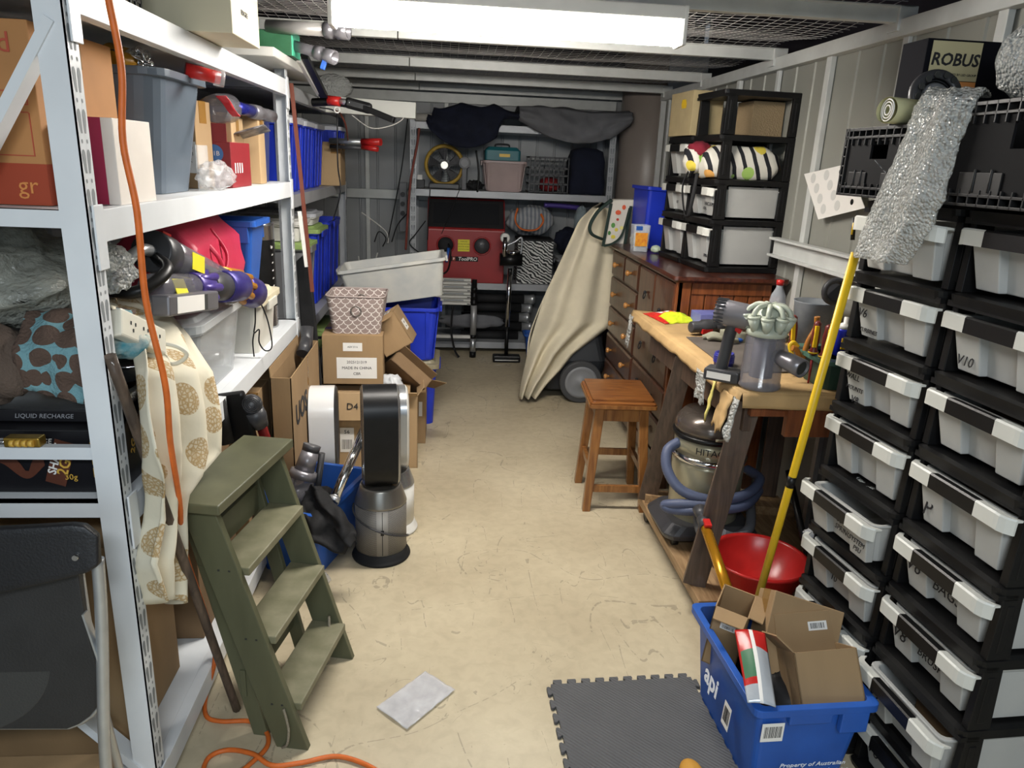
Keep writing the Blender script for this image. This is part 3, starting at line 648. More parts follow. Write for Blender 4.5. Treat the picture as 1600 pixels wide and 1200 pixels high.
def floppy(label, name, cat, fn, nu, nv, m, thick=0.003, group=None, base=None, sub=0, mf=None, parent=None):
    mb = MB(); mb.sheet(fn, nu, nv, mf=mf); bmesh.ops.recalc_face_normals(mb.bm, faces=mb.bm.faces)
    if parent is not None: return mb.build(name, m, parent, world=True, solid=thick, sub=sub)
    if base is None:
        zs = [v.co for v in mb.bm.verts]; base = V((sum(v.x for v in zs) / len(zs), sum(v.y for v in zs) / len(zs), min(v.z for v in zs)))
    o = mb.build(name, m, at=tuple(base), solid=thick, sub=sub); return tag(o, label, cat, group) if label else o
def heap(name, label, cat, c, r, m, seed=1.0, amp=0.35, freq=3.0, group=None, n=18, parent=None, flatb=True):
    """crumpled soft mass"""
    mb = MB(); mb.sphere((0, 0, 0), 1.0, n)
    for v in mb.bm.verts:
        d = v.co.copy(); k = 1 + amp * noise.fractal(d * freq * .5 + V((seed, seed * 3, 0)), 1.0, 2.0, 4) + 0.08 * abs(noise.noise(d * freq * 3 + V((seed, 0, 9))))
        v.co = V((c[0] + d.x * r[0] * k, c[1] + d.y * r[1] * k, max(c[2] + d.z * r[2] * k, c[2] - r[2] * (.96 if flatb else 9))))
    if parent is not None: return mb.build(name, m, parent)
    return tag(mb.build(name, m, at=(c[0], c[1], c[2] - r[2])), label, cat, group)
def cord(name, label, pts, r, m, group=None, cat='cord'):
    mb = MB(); mb.tube(pts, r, 8); p = pts[-1] if V(pts[-1]).z < V(pts[0]).z else pts[0]
    return tag(mb.build(name, m, at=tuple(p)), label, cat, group)
def hand_vac(label, loc, rot, body=None, cyc=None, binm=None, motor=None, group=None, nozzle=True, yellow=False, scale=1.0, cones=10):
    """cordless cyclone hand vacuum; local z = bin axis, base of the bin at z=0, nozzle to +X, motor and handle to -X"""
    body = body or ironp; cyc = cyc or ironp; binm = binm or smokep; motor = motor or body; s = scale
    t = T('handheld_vacuum', label, 'vacuum', loc, group=group, rot=rot)
    mb = MB(); mb.lathe([(0.050 * s, 0), (0.055 * s, 0.004 * s), (0.055 * s, 0.012 * s), (0.052 * s, 0.016 * s), (0.05 * s, 0.145 * s), (0.046 * s, 0.15 * s)], 32); mb.build('dust_bin', binm, t)
    mb = MB(); mb.lathe([(0.03 * s, 0.03 * s), (0.028 * s, 0.13 * s)], 20); mb.build('filter_core', mat('filter core', '#8a86a0', .5, .3), t)
    mb = MB(); mb.lathe([(0.047 * s, 0.140 * s), (0.053 * s, 0.144 * s), (0.053 * s, 0.158 * s), (0.034 * s, 0.162 * s), (0.034 * s, 0.205 * s), (0.022 * s, 0.214 * s), (0.0, 0.216 * s)], 28)
    for k in range(cones):
        a = 2 * pi * k / cones; d = V((cos(a), sin(a), 0)); mb.cyl(d * 0.046 * s + V((0, 0, 0.155 * s)), d * 0.052 * s + V((0, 0, 0.190 * s)), 0.008 * s, 0.0175 * s, 12); mb.cyl(d * 0.052 * s + V((0, 0, 0.190 * s)), d * 0.053 * s + V((0, 0, 0.196 * s)), 0.0185 * s, 0.0165 * s, 12)
        mb.tube([d * 0.056 * s + V((0, 0, .194 * s)), d * 0.050 * s + V((0, 0, 0.209 * s)), d * 0.034 * s + V((0, 0, 0.219 * s)), d * 0.010 * s + V((0, 0, 0.219 * s))], 0.0068 * s, 8, sub=3)
    mb.build('cyclone', cyc, t)
    mb = MB(); mb.axis_lathe((-0.03 * s, 0, 0.180 * s), (-0.15 * s, 0, 0.188 * s), [(0.03 * s, 0), (0.034 * s, 0.03 * s), (0.035 * s, 0.08 * s), (0.031 * s, 0.105 * s)], 28)
    for k in range(20):
        a = 2 * pi * k / 20; mb.obox((-0.122 * s, 0.035 * s * cos(a), (0.187 + 0.035 * sin(a)) * s), (0.026 * s, 0.004 * s, 0.004 * s), mi=1)
    mb.build('motor_housing', [motor, dgreyp], t)
    mb = MB(); mb.tube([(-0.085 * s, 0, 0.175 * s), (-0.095 * s, 0, 0.12 * s), (-0.10 * s, 0, 0.07 * s), (-0.105 * s, 0, 0.03 * s)], 0.017 * s, 12, flat=0.8); mb.build('handle', dgreyp, t)
    mb = MB(); mb.box(-0.145 * s, -0.05 * s, -0.028 * s, 0.028 * s, 0.0, 0.034 * s)
    bt = mb.build('battery', dgreyp, t, bevel=0.006 * s)
    mb = MB(); mb.box(-0.135 * s, -0.07 * s, -0.0286 * s, -0.0282 * s, 0.008 * s, 0.026 * s); mb.build('label', paperw, bt)
    mb = MB(); mb.obox((-0.073 * s, 0, 0.145 * s), (0.02 * s, 0.016 * s, 0.012 * s), (0, 30, 0)); mb.build('trigger', redp, t)
    if nozzle:
        mb = MB(); mb.axis_lathe((0.035 * s, -0.012 * s, 0.095 * s), (0.105 * s, -0.055 * s, 0.083 * s), [(0.018 * s, 0), (0.022 * s, 0.03 * s), (0.024 * s, 0.06 * s), (0.024 * s, 0.09 * s), (0.019 * s, 0.09 * s), (0.018 * s, 0.03 * s)], 22); nz = mb.build('nozzle', ironp, t); mb = MB(); mb.axis_lathe((0.035 * s, -0.012 * s, 0.095 * s), (0.105 * s, -0.055 * s, 0.083 * s), [(0.0185 * s, 0.082 * s), (0.0185 * s, 0.084 * s)], 18); mb.build('nozzle_opening', darkslot, nz)
    if yellow:
        mb = MB()
        mb.loft([[V((0.0508 * s * cos(a), 0.0508 * s * sin(a), z)) for a in [rad(-150 + 12 * k) for k in range(8)]] + [V((0.0503 * s * cos(a), 0.0503 * s * sin(a), z)) for a in [rad(-66 - 12 * k) for k in range(8)]] for z in (0.035 * s, 0.10 * s)])
        mb.build('warning_label', paleyel, t)
    return t
def pipe_r(x, y): return V((x, y))
def rays(y, *p): return [ony(a, b, y) for a, b in p]
# ================================================================ left shelf, middle deck (z 1.518)
D2, D1, D0, D3 = 1.519, 0.871, 0.096, 1.957
redink = mat('red print', '#b5472f', 0.6)
t = carton('tall brown carton with red print and a brick red base band at the shelf end', (-1.045, 1.86, D2), (0.42, 0.38, 0.36), m=mat('orange cardboard', '#b57c45', .8, var=.1, scale=5))
mb = MB(); mb.box(-.211, .211, -.191, -.190, 0.001, 0.085); mb.box(.2105, .2113, -.19, .19, 0.001, 0.085); mb.build('base_band', mat('brick red print', '#a43c1e', .7), t)
mb = MB()
for x0, x1, z0, z1 in ((.02, .19, .10, .185), (.02, .19, .2, .225)):
    mb.box(x0, x1, -.1915, -.190, z0, z0 + .002); mb.box(x0, x1, -.1915, -.190, z1, z1 + .002); mb.box(x0, x0 + .002, -.1915, -.190, z0, z1); mb.box(x1, x1 + .002, -.1915, -.190, z0, z1)
mb.build('printed_frame', redink, t)
txt('Bod', 0.055, redink, t, (.13, -.192, .315), TOCAM); txt('gr', 0.05, mat('orange print', '#d8853c', .6), t, (.17, -.192, .04), TOCAM)
t = T('product_box', 'crimson and cream carton on the middle shelf edge just behind the slotted post', 'box', (-.80, 1.865, D2))
MB().box(-.10, .07, -.105, .105, 0, .186).build('carton_body', mat('cream card', '#ded5cb', .6, var=.04), t, bevel=.002)
MB().box(-.10, .045, -.1062, -.1050, .001, .186).build('front_panel', mat('crimson card', '#a81a45', .5), t)
txt('LESCOLTON', 0.018, paperw, t, (.0, -.1068, .10), face_m((0, 0, -1), (1, 0, 0)))
# big translucent tub
tubm = mat('blue grey translucent plastic', '#64717f', .3, alpha=.80, var=.12, scale=4, bump=.1, bscale=8)
t = tub('large blue-grey translucent tub full of green cloth on the middle shelf', (-1.0, 2.35, D2), (.50, .42, .33), 0, tubm, taper=.045, rim=.014, r=.06, handles=False, wall=.004)
for o in children(t): o.data.materials[0] = tubm
o = heap('green_cloth', 'crumpled green cloth stuffed in the blue-grey tub', 'cloth', (-1.0, 2.35, D2 + .13), (.165, .13, .12), mat('green cloth', '#2f6b4c', .9, var=.4, scale=6), 4.0, .2)
# things on top of the tub
t = T('paper_level', 'long cream wooden rule with worn marks lying over the tub', 'ruler', (-1.05, 2.02, 1.86))
mb = MB(); mb.beam((-.16, -.30, .03), (.14, .12, .0), .008, .045); mb.build('rule_body', mat('worn cream paint', '#b3ac86', .7, col2='#8d8563', scale=30), t)
t = hand_vac('yellow and orange toy-like vacuum with silver claws lying on top of the blue-grey tub', (-.94, 2.30, 1.885), rotm(100, 0, 60), mat('amber plastic', '#c98a12', .4), chrome, mat('amber bin', '#b98322', .4), nozzle=False, scale=.62, cones=7)
t = T('red_nozzle', 'small red and clear tool head hanging over the tub corner', 'vacuum tool', (-.76, 2.36, 1.86))
mb = MB(); mb.cyl((0, 0, 0.005), (.085, .04, -.01), .02, .018); mb.build('head_body', redp, t); mb = MB(); mb.cyl((.07, .034, -.008), (.095, .045, -.012), .024, .024); mb.build('collar', clearp, t)
floppy('red ribbon strap hanging down from the tub rim', 'red_strap', 'strap', lambda u, v: ony(345 + 25 * v + (u - .5) * (16 - 4 * v), 150 + 32 * v, 2.5) + V((0, .01 * sin(v * 6), 0)), 3, 8, mat('red ribbon', '#c8232a', .45))
# brown boxes behind the tub, red open box, bag
t = carton('tall brown carton with two white stickers, right behind the blue-grey tub', (-.93, 2.70, D2), (.22, .12, .28), -8, m=cardb)
label_card(t, (.08, -.0615, .10), TOCAM, .055, .10, ('2101s', '32101', 'BLK', 'S')); label_card(t, (.085, -.0615, .22), TOCAM, .035, .10, ('a', 'b', 'c'))
carton('plain brown carton standing behind the red box', (-.90, 3.02, D2), (.2, .22, .25), 4, m=cardb2)
carton('narrow tan carton nearest the far post of the middle shelf', (-.84, 3.235, D2), (.16, .10, .27), 0, m=cardb2)
carton('brown carton with a torn open top peeking over the red box', (-.98, 2.86, D2), (.18, .14, .27), 2, [('y-', 20, .05), ('x+', 60, .06)])
t = T('product_box', 'open maroon product box with a round blue sticker on the middle shelf', 'box', (-.815, 2.88, D2), 0)
mar = mat('maroon card', '#8c1f26', .5, var=.06)
mb = MB(); mb.box(-.075, .06, -.13, .13, 0, .155); mb.build('box_body', mar, t, bevel=.002); mb = MB(); mb.box(-.07, .05, -.132, -.129, .155, .215); mb.build('flap', mar, t)
mb = MB(); mb.axis_lathe((0.005, -.1305, .115), (0.005, -.134, .115), [(.03, 0), (.03, .001)], 24); mb.build('round_sticker', mat('blue sticker', '#3a6fb5', .4), t)
txt('Y1B', .022, paperw, t, (.005, -.1325, .115), TOCAM); mb = MB(); mb.box(-.01, .02, -.1335, -.1315, .045, .075); mb.build('sticker', mat('cream sticker', '#d9d2b8', .5), t); txt('GO', .018, ink, t, (.005, -.1345, .06), face_m((0, 0, 1), (-1, 0, 0)))
for k in range(4): MB().box(.0605, .0613, -.09 + k * .03, -.078 + k * .03, .05, .085).build('white_mark', paperw, t)
floppy('folded magazine leaning out of the red box top', 'magazine', 'magazine', lambda u, v: V((-.86 + .16 * v, 2.95 + .18 * u, D2 + .165 + .05 * v + .01 * sin(u * 4))), 5, 5, mat('magazine print', '#8e8a88', .4, col2='#3b3639', scale=30), .004)
heap('plastic_bag', 'crumpled clear plastic bag of small parts on the shelf edge before the red box', 'bag', (-.765, 2.60, D2 + .045), (.045, .12, .045), filmm, 2.2, .3, 5)
t = T('clear_stand', 'upright clear acrylic sheet between the tub and the brown carton', 'acrylic sheet', (-.80, 2.58, D2)); MB().box(-.004, .004, -.05, .05, 0, .14).build('sheet_body', clearp, t)
# V-vac wand with purple band along the top of the middle bay
t = T('vacuum_wand', 'purple banded grey vacuum tube pointing along the shelf above the red box', 'vacuum', (-.80, 2.95, 1.80))
mb = MB(); mb.axis_lathe((0, -.20, -.02), (.02, .06, .0), [(.045, 0), (.05, .05), (.05, .13), (.02, .135), (.02, .2)], 24); mb.build('dust_bin', smokep, t)
mb = MB(); mb.cyl((.01, .0, 0), (.03, .20, -.004), .022); mb.build('tube', mat('cobalt tube', '#2a2f9a', .25, .6), t)
mb = MB(); mb.axis_lathe((.03, .18, -.004), (.055, .42, -.01), [(.027, 0), (.029, .08), (.022, .09), (.022, .14), (.025, .15), (.025, .24)], 24); mb.build('connector', ironp, t)
t = tub('dark blue bin standing at the far end of the middle shelf', (-.97, 3.44, D2), (.4, .2, .30), 0, mat('navy plastic', '#14246b', .4), handles=False, taper=.015)
# ================================================================ left shelf, top deck (z 1.957)
blackcrate = blackp
t = T('mesh_crate', 'black lattice crate on the top shelf beside the cream archive carton', 'crate', (-1.0, 1.93, D3))
mb = MB()
for z in (0.0, .035, .07, .105, .14): mb.box(-.2, .22, -.26, -.255, z, z + .016); mb.box(.215, .22, -.26, .2, z, z + .016)
for k in range(15): mb.box(-.2 + k * .03, -.192 + k * .03, -.26, -.255, 0, .15); mb.box(.215, .22, -.26 + k * .0325, -.252 + k * .0325, 0, .15)
mb.box(-.2, .22, -.26, .2, 0, .006); mb.build('lattice', blackp, t)
t = carton('cream archive carton with a hand hole on the top shelf edge', (-.79, 2.44, D3 + .001), (.38, .31, .26), 0, m=mat('cream archive card', '#c9c0a2', .7, var=.05, scale=3), tape_=False)
pp = ony(388, 20, 2.13); mb = MB(); mb.loft([[V((x, y, z)) for x, y in ((-.06, -.156), (.02, -.156))] + [V((.02, -.1545, z)), V((-.06, -.1545, z))] for z in (.10, .135)]); mb.build('hand_hole', darkslot, t)
# the carton end facing the aisle
mb = MB(); mb.box(.1895, .1908, -.07, .03, .12, .155); mb.build('hand_hole', darkslot, t); txt('FRAGILE', .02, ink, t, (.1912, -.02, .07), TORIGHT)
t = T('gift_box', 'flat green patterned box with a mint end sticking out of the top shelf', 'box', (-.80, 3.47, 2.037))
mb = MB(); mb.box(-.3, .14, -.06, .10, 0, .095); mb.build('box_body', mat('green printed card', '#2f6b45', .5, col2='#3c7d55', scale=10), t, bevel=.002); mb = MB(); mb.box(.141, .146, -.06, .10, 0, .096); mb.build('end_panel', mat('mint card', '#4fd0a4', .45), t)
t = T('white_board', 'long white board lying across the end of the top shelf', 'board', (-.80, 3.20, 2.0005)); mb = MB(); mb.box(-.45, .125, -.05, .95, 0, .035); mb.build('board_body', whitep, t, bevel=.004)
def stick_vac(label, p, d, c, r=.021, ln=.42, bandm=None):
    t = T('vacuum_wand', label, 'vacuum', p); d = V(d).normalized(); q = d * ln
    mb = MB(); mb.cyl((0, 0, 0), q, r); mb.build('tube', c, t)
    mb = MB(); mb.axis_lathe(q * .96, q * 1.3, [(r * 1.25, 0), (r * 1.3, .035), (r * 1.05, .036), (r * 1.05, .05), (r * 1.3, .055), (r * 1.3, .10), (r * .9, .10), (r * .85, .05)], 22); mb.build('connector', ironp, t); return t
stick_vac('upper silver vacuum tube jutting from the top shelf over the green box', tuple(ony(418, 41, 3.42)), tuple(ony(515, 47, 3.34) - ony(418, 41, 3.42)), mat('silver tube', '#c6c2bd', .3, .5), .026, .27)
stick_vac('lower silver vacuum tube jutting from the top shelf under its twin', tuple(ony(455, 70, 3.46)), tuple(ony(515, 88, 3.36) - ony(455, 70, 3.46)), ironp, .022, .14)
t = T('slim_vacuum', 'black and white slim vacuum handle leaning down from the top shelf to the clutter behind', 'vacuum', (-.62, 3.6, 1.95))
mb = MB(); mb.beam(rays(3.62, (474, 88))[0] - V((-.62, 3.6, 1.95)), rays(4.12, (506, 150))[0] - V((-.62, 3.6, 1.95)), .04, .022); mb.build('arm', blackp, t)
mb = MB(); mb.beam(rays(3.60, (466, 92))[0] - V((-.62, 3.6, 1.95)), rays(4.10, (498, 146))[0] - V((-.62, 3.6, 1.95)), .016, .028); mb.build('white_trim', whitep, t)
t = T('blue_clip', 'small blue clip hanging under the silver vacuum tubes', 'clip', tuple(ony(506, 96, 3.36))); mb = MB(); mb.obox((0, 0, -.01), (.022, .015, .045), (0, 20, 0)); mb.build('clip_body', bluep, t, bevel=.004)
# ================================================================ left shelf, lower deck (z .871)
t = T('drink_carton', 'black printed drink carton under the steel trays on the shelf with the padlock rail', 'box', (-1.02, 1.79, D1))
dk = mat('black printed card', '#17161a', .35, var=.3, scale=6)
mb = MB(); mb.box(-.235, .275, -.155, .14, 0, .155); mb.build('carton_body', dk, t, bevel=.003)
choc = mat('chocolate print', '#5f3222', .45, var=.3, scale=14); gold = mat('gold print', '#d9a83c', .4)
def onface(o): return o
mb = MB(); mb.sheet(lambda u, v: V((-.02 + .13 * u, -.1560 - .001 * v, .055 + .02 * sin(u * 7) + v * (.012 + .03 * abs(sin(u * 9))))), 18, 3); mb.build('splash_print', choc, t)
mb = MB(); mb.obox((.145, -.1565, .075), (.045, .001, .11), (0, 18, 0)); mb.build('bottle_print', choc, t)
txt('SHAKE', .026, paperw, t, (.137, -.158, .085), face_m((.35, 0, 1), (-1, 0, .35)), bold=.0006); txt('2GO', .034, gold, t, (.158, -.158, .078), face_m((.35, 0, 1), (-1, 0, .35)), bold=.0006)
txt('LIQUID RECHARGE', .017, paperw, t, (.06, -.158, .128), TOCAM, shear=.2); txt('30g', .02, gold, t, (.165, -.158, .04), TOCAM)
for k, s in enumerate(('HIGH PROT', 'LOW', '235')):
    z = .115 - k * .032; mb = MB(); x0, x1 = .215, .27
    for a, b, c, d in ((x0, x1, z - .012, z - .011), (x0, x1, z + .011, z + .012), (x0, x0 + .001, z - .012, z + .012)): mb.box(a, b, -.1568, -.1552, c, d)
    mb.build('printed_frame', gold, t); txt(s, .014 if k else .008, gold, t, (.243, -.158, z), TOCAM)
mb = MB(); mb.obox((.2755, -.03, .09), (.001, .05, .11), (15, 0, 0)); mb.build('bottle_print', choc, t); txt('2GO', .03, gold, t, (.277, -.075, .10), face_m((0, .4, 1), (0, -1, .4)), bold=.0006)
t = T('drink_carton', 'second black drink carton behind the first, its dark lid edge under the trays', 'box', (-1.02, 1.80, D1 + .157))
mb = MB(); mb.box(-.235, .20, -.12, .14, 0, .03); mb.build('carton_body', dk, t, bevel=.003); txt('LIQUID RECHARGE', .015, mat('grey print', '#8d8d92', .5), t, (.1, -.1215, .015), TOCAM, shear=.2)
t = T('padlock', 'brass combination padlock lying on the shelf end rail', 'padlock', (-.92, 1.592, 1.0045))
brass = mat('brass', '#b08a32', .3, .8, var=.2, scale=30)
mb = MB(); mb.obox((0, 0, .012), (.075, .03, .022)); mb.build('lock_body', brass, t, bevel=.003)
for k in range(4): mb = MB(); mb.cyl((-.022 + k * .013, -.017, .012), (-.013 + k * .013, -.017, .012), .008, n=12); mb.build('dial', gold, t)
mb = MB(); mb.tube([(-.037, -.008, .012), (-.08, -.008, .012), (-.095, 0, .012), (-.08, .008, .012), (-.037, .008, .012)], .004, 8); mb.build('shackle', chrome, t)
# steel trays
steelm = mat('stainless steel', '#b7b8b8', .22, .95, var=.08, scale=10)
t = tub('shallow stainless steel tray under the towels on the padlock shelf', (-.99, 1.80, 1.058), (.52, .31, .062), 2, steelm, name='steel_tray', cat='tray', taper=.02, rim=.012, r=.05, lip=.004, handles=False, wall=.002, rot=rotm(0, 4, 4))
t = tub('second steel tray nested askew in the first, its corner poking past the post', (-.90, 1.83, 1.10), (.34, .27, .05), 14, steelm, name='steel_tray', cat='tray', taper=.018, rim=.012, r=.045, lip=.004, handles=False, wall=.002)
heap('cream_sheet', 'folded cream sheet under the steel tray', 'sheet', (-1.15, 1.78, 1.055), (.18, .13, .03), creamcloth, 5, .2)
# towels
brownt = mat('brown towel', '#5d4d42', .95, var=.15, scale=10, bump=.5, bscale=120)
t = heap('brown_towel', 'crumpled plain brown towel at the end of the shelf beside the patterned one', 'towel', (-1.03, 1.67, 1.17), (.10, .08, .10), brownt, 7, .25)
tealt = mat('teal and brown towel', '#58412f', .95, bump=.6, bscale=150)
N, L, b = nodes_of(tealt); tc = N.new('ShaderNodeTexCoord'); vn = N.new('ShaderNodeTexVoronoi'); vn.inputs['Scale'].default_value = 21; vn.inputs['Randomness'].default_value = .35
L.new(tc.outputs['Object'], vn.inputs['Vector']); cr = N.new('ShaderNodeValToRGB'); cr.color_ramp.interpolation = 'CONSTANT'; L.new(vn.outputs['Distance'], cr.inputs['Fac'])
cr.color_ramp.elements[0].color = (*hexc('#5a463b'), 1); cr.color_ramp.elements[1].position = .60; cr.color_ramp.elements[1].color = (*hexc('#6c9aa2'), 1); L.new(cr.outputs[0], b.inputs['Base Color'])
def towel(u, v):
    x = -1.0 + .22 * u; return V((x, 1.66 + .02 * noise.noise(V((u * 3, v * 3, 1))) + .05 * (1 - v) * (1 - v) * 3 - .0 + (-.03 if v > .3 else 0), 1.30 - .20 * v + .015 * sin(u * 7 + v * 2) + .03 * noise.noise(V((u * 4, v * 4, 8)))))
t = floppy('teal and brown patterned towel draped over the steel tray', 'patterned_towel', 'towel', lambda u, v: V((-.955 + .19 * u + .02 * v, 1.86 - .22 * min(1, v * 1.7) + .015 * noise.noise(V((u * 5, v * 5, 1))), 1.28 - .16 * max(0, v - .35) / .65 * 1.05 + .02 * noise.noise(V((u * 4, v * 4, 8))) - .025 * u)), 20, 24, tealt, .009)
t = heap('teal_cloth', 'small twisted teal and white towel end beside the post above the steel tray', 'towel', tuple(ony(195, 535, 1.72)), (.055, .06, .035), mat('teal white towel', '#3f8795', .95, col2='#c4c2b2', scale=25, bump=.5), 9, .3)
# bubble wrap on the shelf
heap('bubble_wrap', 'pile of greyish bubble wrap filling the shelf end above the towels', 'bubble wrap', (-1.06, 1.86, 1.335), (.21, .20, .11), mat('dull bubble wrap', '#8b8c82', .22, alpha=.9, bump=1.0, bscale=60, var=.4, scale=9), 3, .35, 4)
heap('bubble_wrap', 'loose sheet of bubble wrap poking out just right of the slotted post', 'bubble wrap', tuple(ony(172, 420, 1.88)), (.05, .09, .055), bubblem, 6, .4, 5)
t = tub('red tray half hidden behind the orange cord on the lower shelf', (-.95, 2.12, 1.15), (.3, .2, .05), 0, redp, name='red_tray', cat='tray', handles=False)
# black hose loop and vacuums
cord('vacuum_hose', 'thick black hose curling over the clutter behind the orange cord', [ony(165, 452, 1.95), ony(200, 458, 1.90), ony(232, 448, 1.92), ony(262, 420, 2.0), ony(240, 400, 2.1)], .016, blackp, cat='hose')
PV = 'cordless vacuums piled on the lower shelf'
def axm(x, z):  # columns: local x, y, z in the place
    z = V(z).normalized(); x = V(x); x = (x - z * x.dot(z)).normalized(); y = z.cross(x); return Matrix(((x.x, y.x, z.x), (x.y, y.y, z.y), (x.z, y.z, z.z)))
A_ = onx(250, 398, -.80); B_ = onx(355, 440, -.78)
def lying(label, pa, pb, r, seq, group=PV):
    """cordless vacuum lying down as sections along pa->pb: (part, material, radius profile)"""
    pa, pb = V(pa), V(pb); t = T('cordless_vacuum', label, 'vacuum', tuple(pa), group=group); d = (pb - pa); ln = d.length; d.normalize(); q0 = 0
    for nm, mm, f0, f1, r0, r1 in seq:
        mb = MB(); mb.axis_lathe(d * ln * f0, d * ln * f0 + d, [(r0 * r * .9, 0), (r0 * r, .004), (r1 * r, ln * (f1 - f0) - .004), (r1 * r * .9, ln * (f1 - f0))], 26); o = mb.build(nm, mm, t)
    return t, d, ln
amber = mat('amber metallic plastic', '#c9861a', .35, .4); cobp = mat('violet metallic plastic', '#3d3583', .35, .4, var=.15)
v1, d, ln = lying('cordless vacuum with yellow label and amber cyclone on top of the vacuum pile', onx(236, 392, -.80), onx(395, 458, -.735), .058,
      [('bin_lid', dgreyp, 0, .1, 1.0, 1.0), ('dust_bin', smokep, .1, .62, .95, .75), ('inner_core', ironp, .12, .55, .5, .5), ('cyclone', amber, .60, .82, .7, .95), ('filter_cap', cobp, .82, 1.0, 1.0, 1.0)])
mb = MB(); y_ = d.cross(V((0, 0, 1))).normalized(); mb.obox(d * ln * .25 + V((.052, -.012, -.005)), (.003, .085, .06), face_m((0, 0, 1), d).to_4x4().to_3x3() @ rotm(0, 0, 0)); mb.bm.free()
mb = MB(); z_ = V((.9, -.25, .1)).normalized(); mb.obox(d * ln * .24 + z_ * .054, (.085, .05, .002), face_m(d, z_.cross(d))); lb = mb.build('warning_label', paleyel, v1)
for k in range(9):
    a = 2 * pi * k / 9; u1 = d.orthogonal().normalized(); u2 = d.cross(u1); q = u1 * cos(a) + u2 * sin(a); mb = MB(); mb.cyl(d * ln * .60 + q * .038, d * ln * .83 + q * .052, .008, .014, 8); mb.build('cyclone_cone', amber, v1)
mb = MB(); mb.tube([V((0, 0, 0)), d * -.03 + V((0, -.03, .0)), d * -.03 + V((-.02, -.07, -.02))], .016, 12); mb.build('hose_stub', zinc, v1); mb = MB(); mb.obox(d * .07 + V((.01, 0, .055)), (.05, .02, .012), face_m(d, (0, 0, 1))); mb.build('red_latch', redp, v1)
v2, d, ln = lying('cordless vacuum with a purple cyclone and large vented filter, lowest of the vacuum pile', onx(235, 450, -.77), onx(372, 447, -.715), .047,
      [('dust_bin', smokep, 0, .42, .8, .85), ('cyclone', purplep, .38, .56, .95, .9), ('motor_housing', dgreyp, .56, .76, .95, 1.0), ('filter_cap', cobp, .76, 1.0, 1.12, 1.12)])
mb = MB(); mb.axis_lathe(d * ln, d * (ln + 1), [(.045, 0), (.043, .003), (.012, .004)], 24); mb.build('filter_face', blackp, v2)
mb = MB()
for k in range(7): a = 2 * pi * k / 7; u1 = d.orthogonal().normalized(); u2 = d.cross(u1); mb.sphere(d * (ln + .004) + (u1 * cos(a) + u2 * sin(a)) * .024, .008, 6)
mb.build('filter_petals', zinc, v2); mb = MB()
for k in range(8): a = 2 * pi * k / 8; mb.cyl(d * ln * .38 + (u1 * cos(a) + u2 * sin(a)) * .035, d * ln * .56 + (u1 * cos(a) + u2 * sin(a)) * .045, .009, .013, 8)
mb.build('cyclone_cones', purplep, v2); mb = MB(); mb.obox(d * ln * .17 + V((.035, -.012, .005)), (.07, .045, .002), face_m(d, (0, 0, 1)) @ rotm(-20, 0, 0)); mb.build('warning_label', paleyel, v2)
t = T('battery_dock', 'boxy grey vacuum battery pack with a white spec sticker in front of the pile', 'battery pack', tuple(onx(250, 478, -.735)), group=PV)
a, b_ = onx(245, 478, -.735), onx(326, 468, -.70); d = (b_ - a); mid = (a + b_) / 2 - a; Mx = face_m(d, (0, 0, 1))
mb = MB(); mb.obox(mid, (d.length, .055, .05), Mx); mb.build('pack_body', ironp, t, bevel=.006); mb = MB(); mb.obox(mid + Mx @ V((-.02, -.0, .0262)), (d.length * .6, .044, .001), Mx); mb.build('spec_sticker', paperw, t)
mb = MB(); mb.obox(mid + Mx @ V((.06, -.0, .0262)), (.02, .044, .002), Mx); mb.build('terminal_slot', darkslot, t)
# pink bag
pinkm = mat('crimson pink bag', '#c22a48', .45, var=.12, scale=5, bump=.25, bscale=14)
t = T('shopping_bag', 'crumpled crimson pink shopping bag with loop handles on the lower shelf', 'bag', (-.93, 2.70, 1.14))
mb = MB(); mb.loft([rrect(.13, .22, .03, 0), rrect(.15, .27, .03, .08), rrect(.13, .26, .03, .2), rrect(.07, .24, .02, .27), rrect(.02, .25, .01, .31)], smooth=True); bmesh.ops.subdivide_edges(mb.bm, edges=mb.bm.edges, cuts=3, use_grid_fill=True); mb.jitter(.022, 9, 3); mb.build('bag_body', pinkm, t)
for dx in (.10, .06):
    mb = MB(); mb.tube([(dx, -.10, .22), (dx + .05, -.10, .16), (dx + .055, -.05, .10), (dx + .05, .0, .16), (dx, .0, .24)], .009, 6, flat=.4); mb.build('handle', pinkm, t)
def _lid_on(t, m): return t
# blue crate on white tub
t = crate_api('small blue tote standing on the dusty white tub of the lower shelf', (-.93, 3.10, 1.125), (.38, .26, .26), 0)
dirtyw = mat('dusty white plastic', '#cfccc0', .4, var=.08, scale=9, alpha=.95)
t = tub('dusty white lidded tub under the small blue tote', (-.93, 3.06, D1), (.42, .34, .205), 0, dirtyw, lid=mat('cream lid', '#d0c5a4', .45, var=.1), lidh=.03, r=.03, taper=.015)
cord('black_lanyard', 'black cord loop hanging in front of the dusty white tub', [ony(398, 455, 2.85), ony(399, 500, 2.86), ony(397, 520, 2.86), ony(405, 515, 2.85), ony(405, 535, 2.85), ony(415, 548, 2.85), ony(425, 540, 2.85), ony(418, 500, 2.86), ony(405, 468, 2.86), ony(400, 452, 2.87)], .0028, blackp)
cord('cord_tail', 'short frayed black cord end below the lanyard knot', [ony(397, 520, 2.855), ony(395, 535, 2.85), ony(397, 557, 2.85)], .0028, blackp)
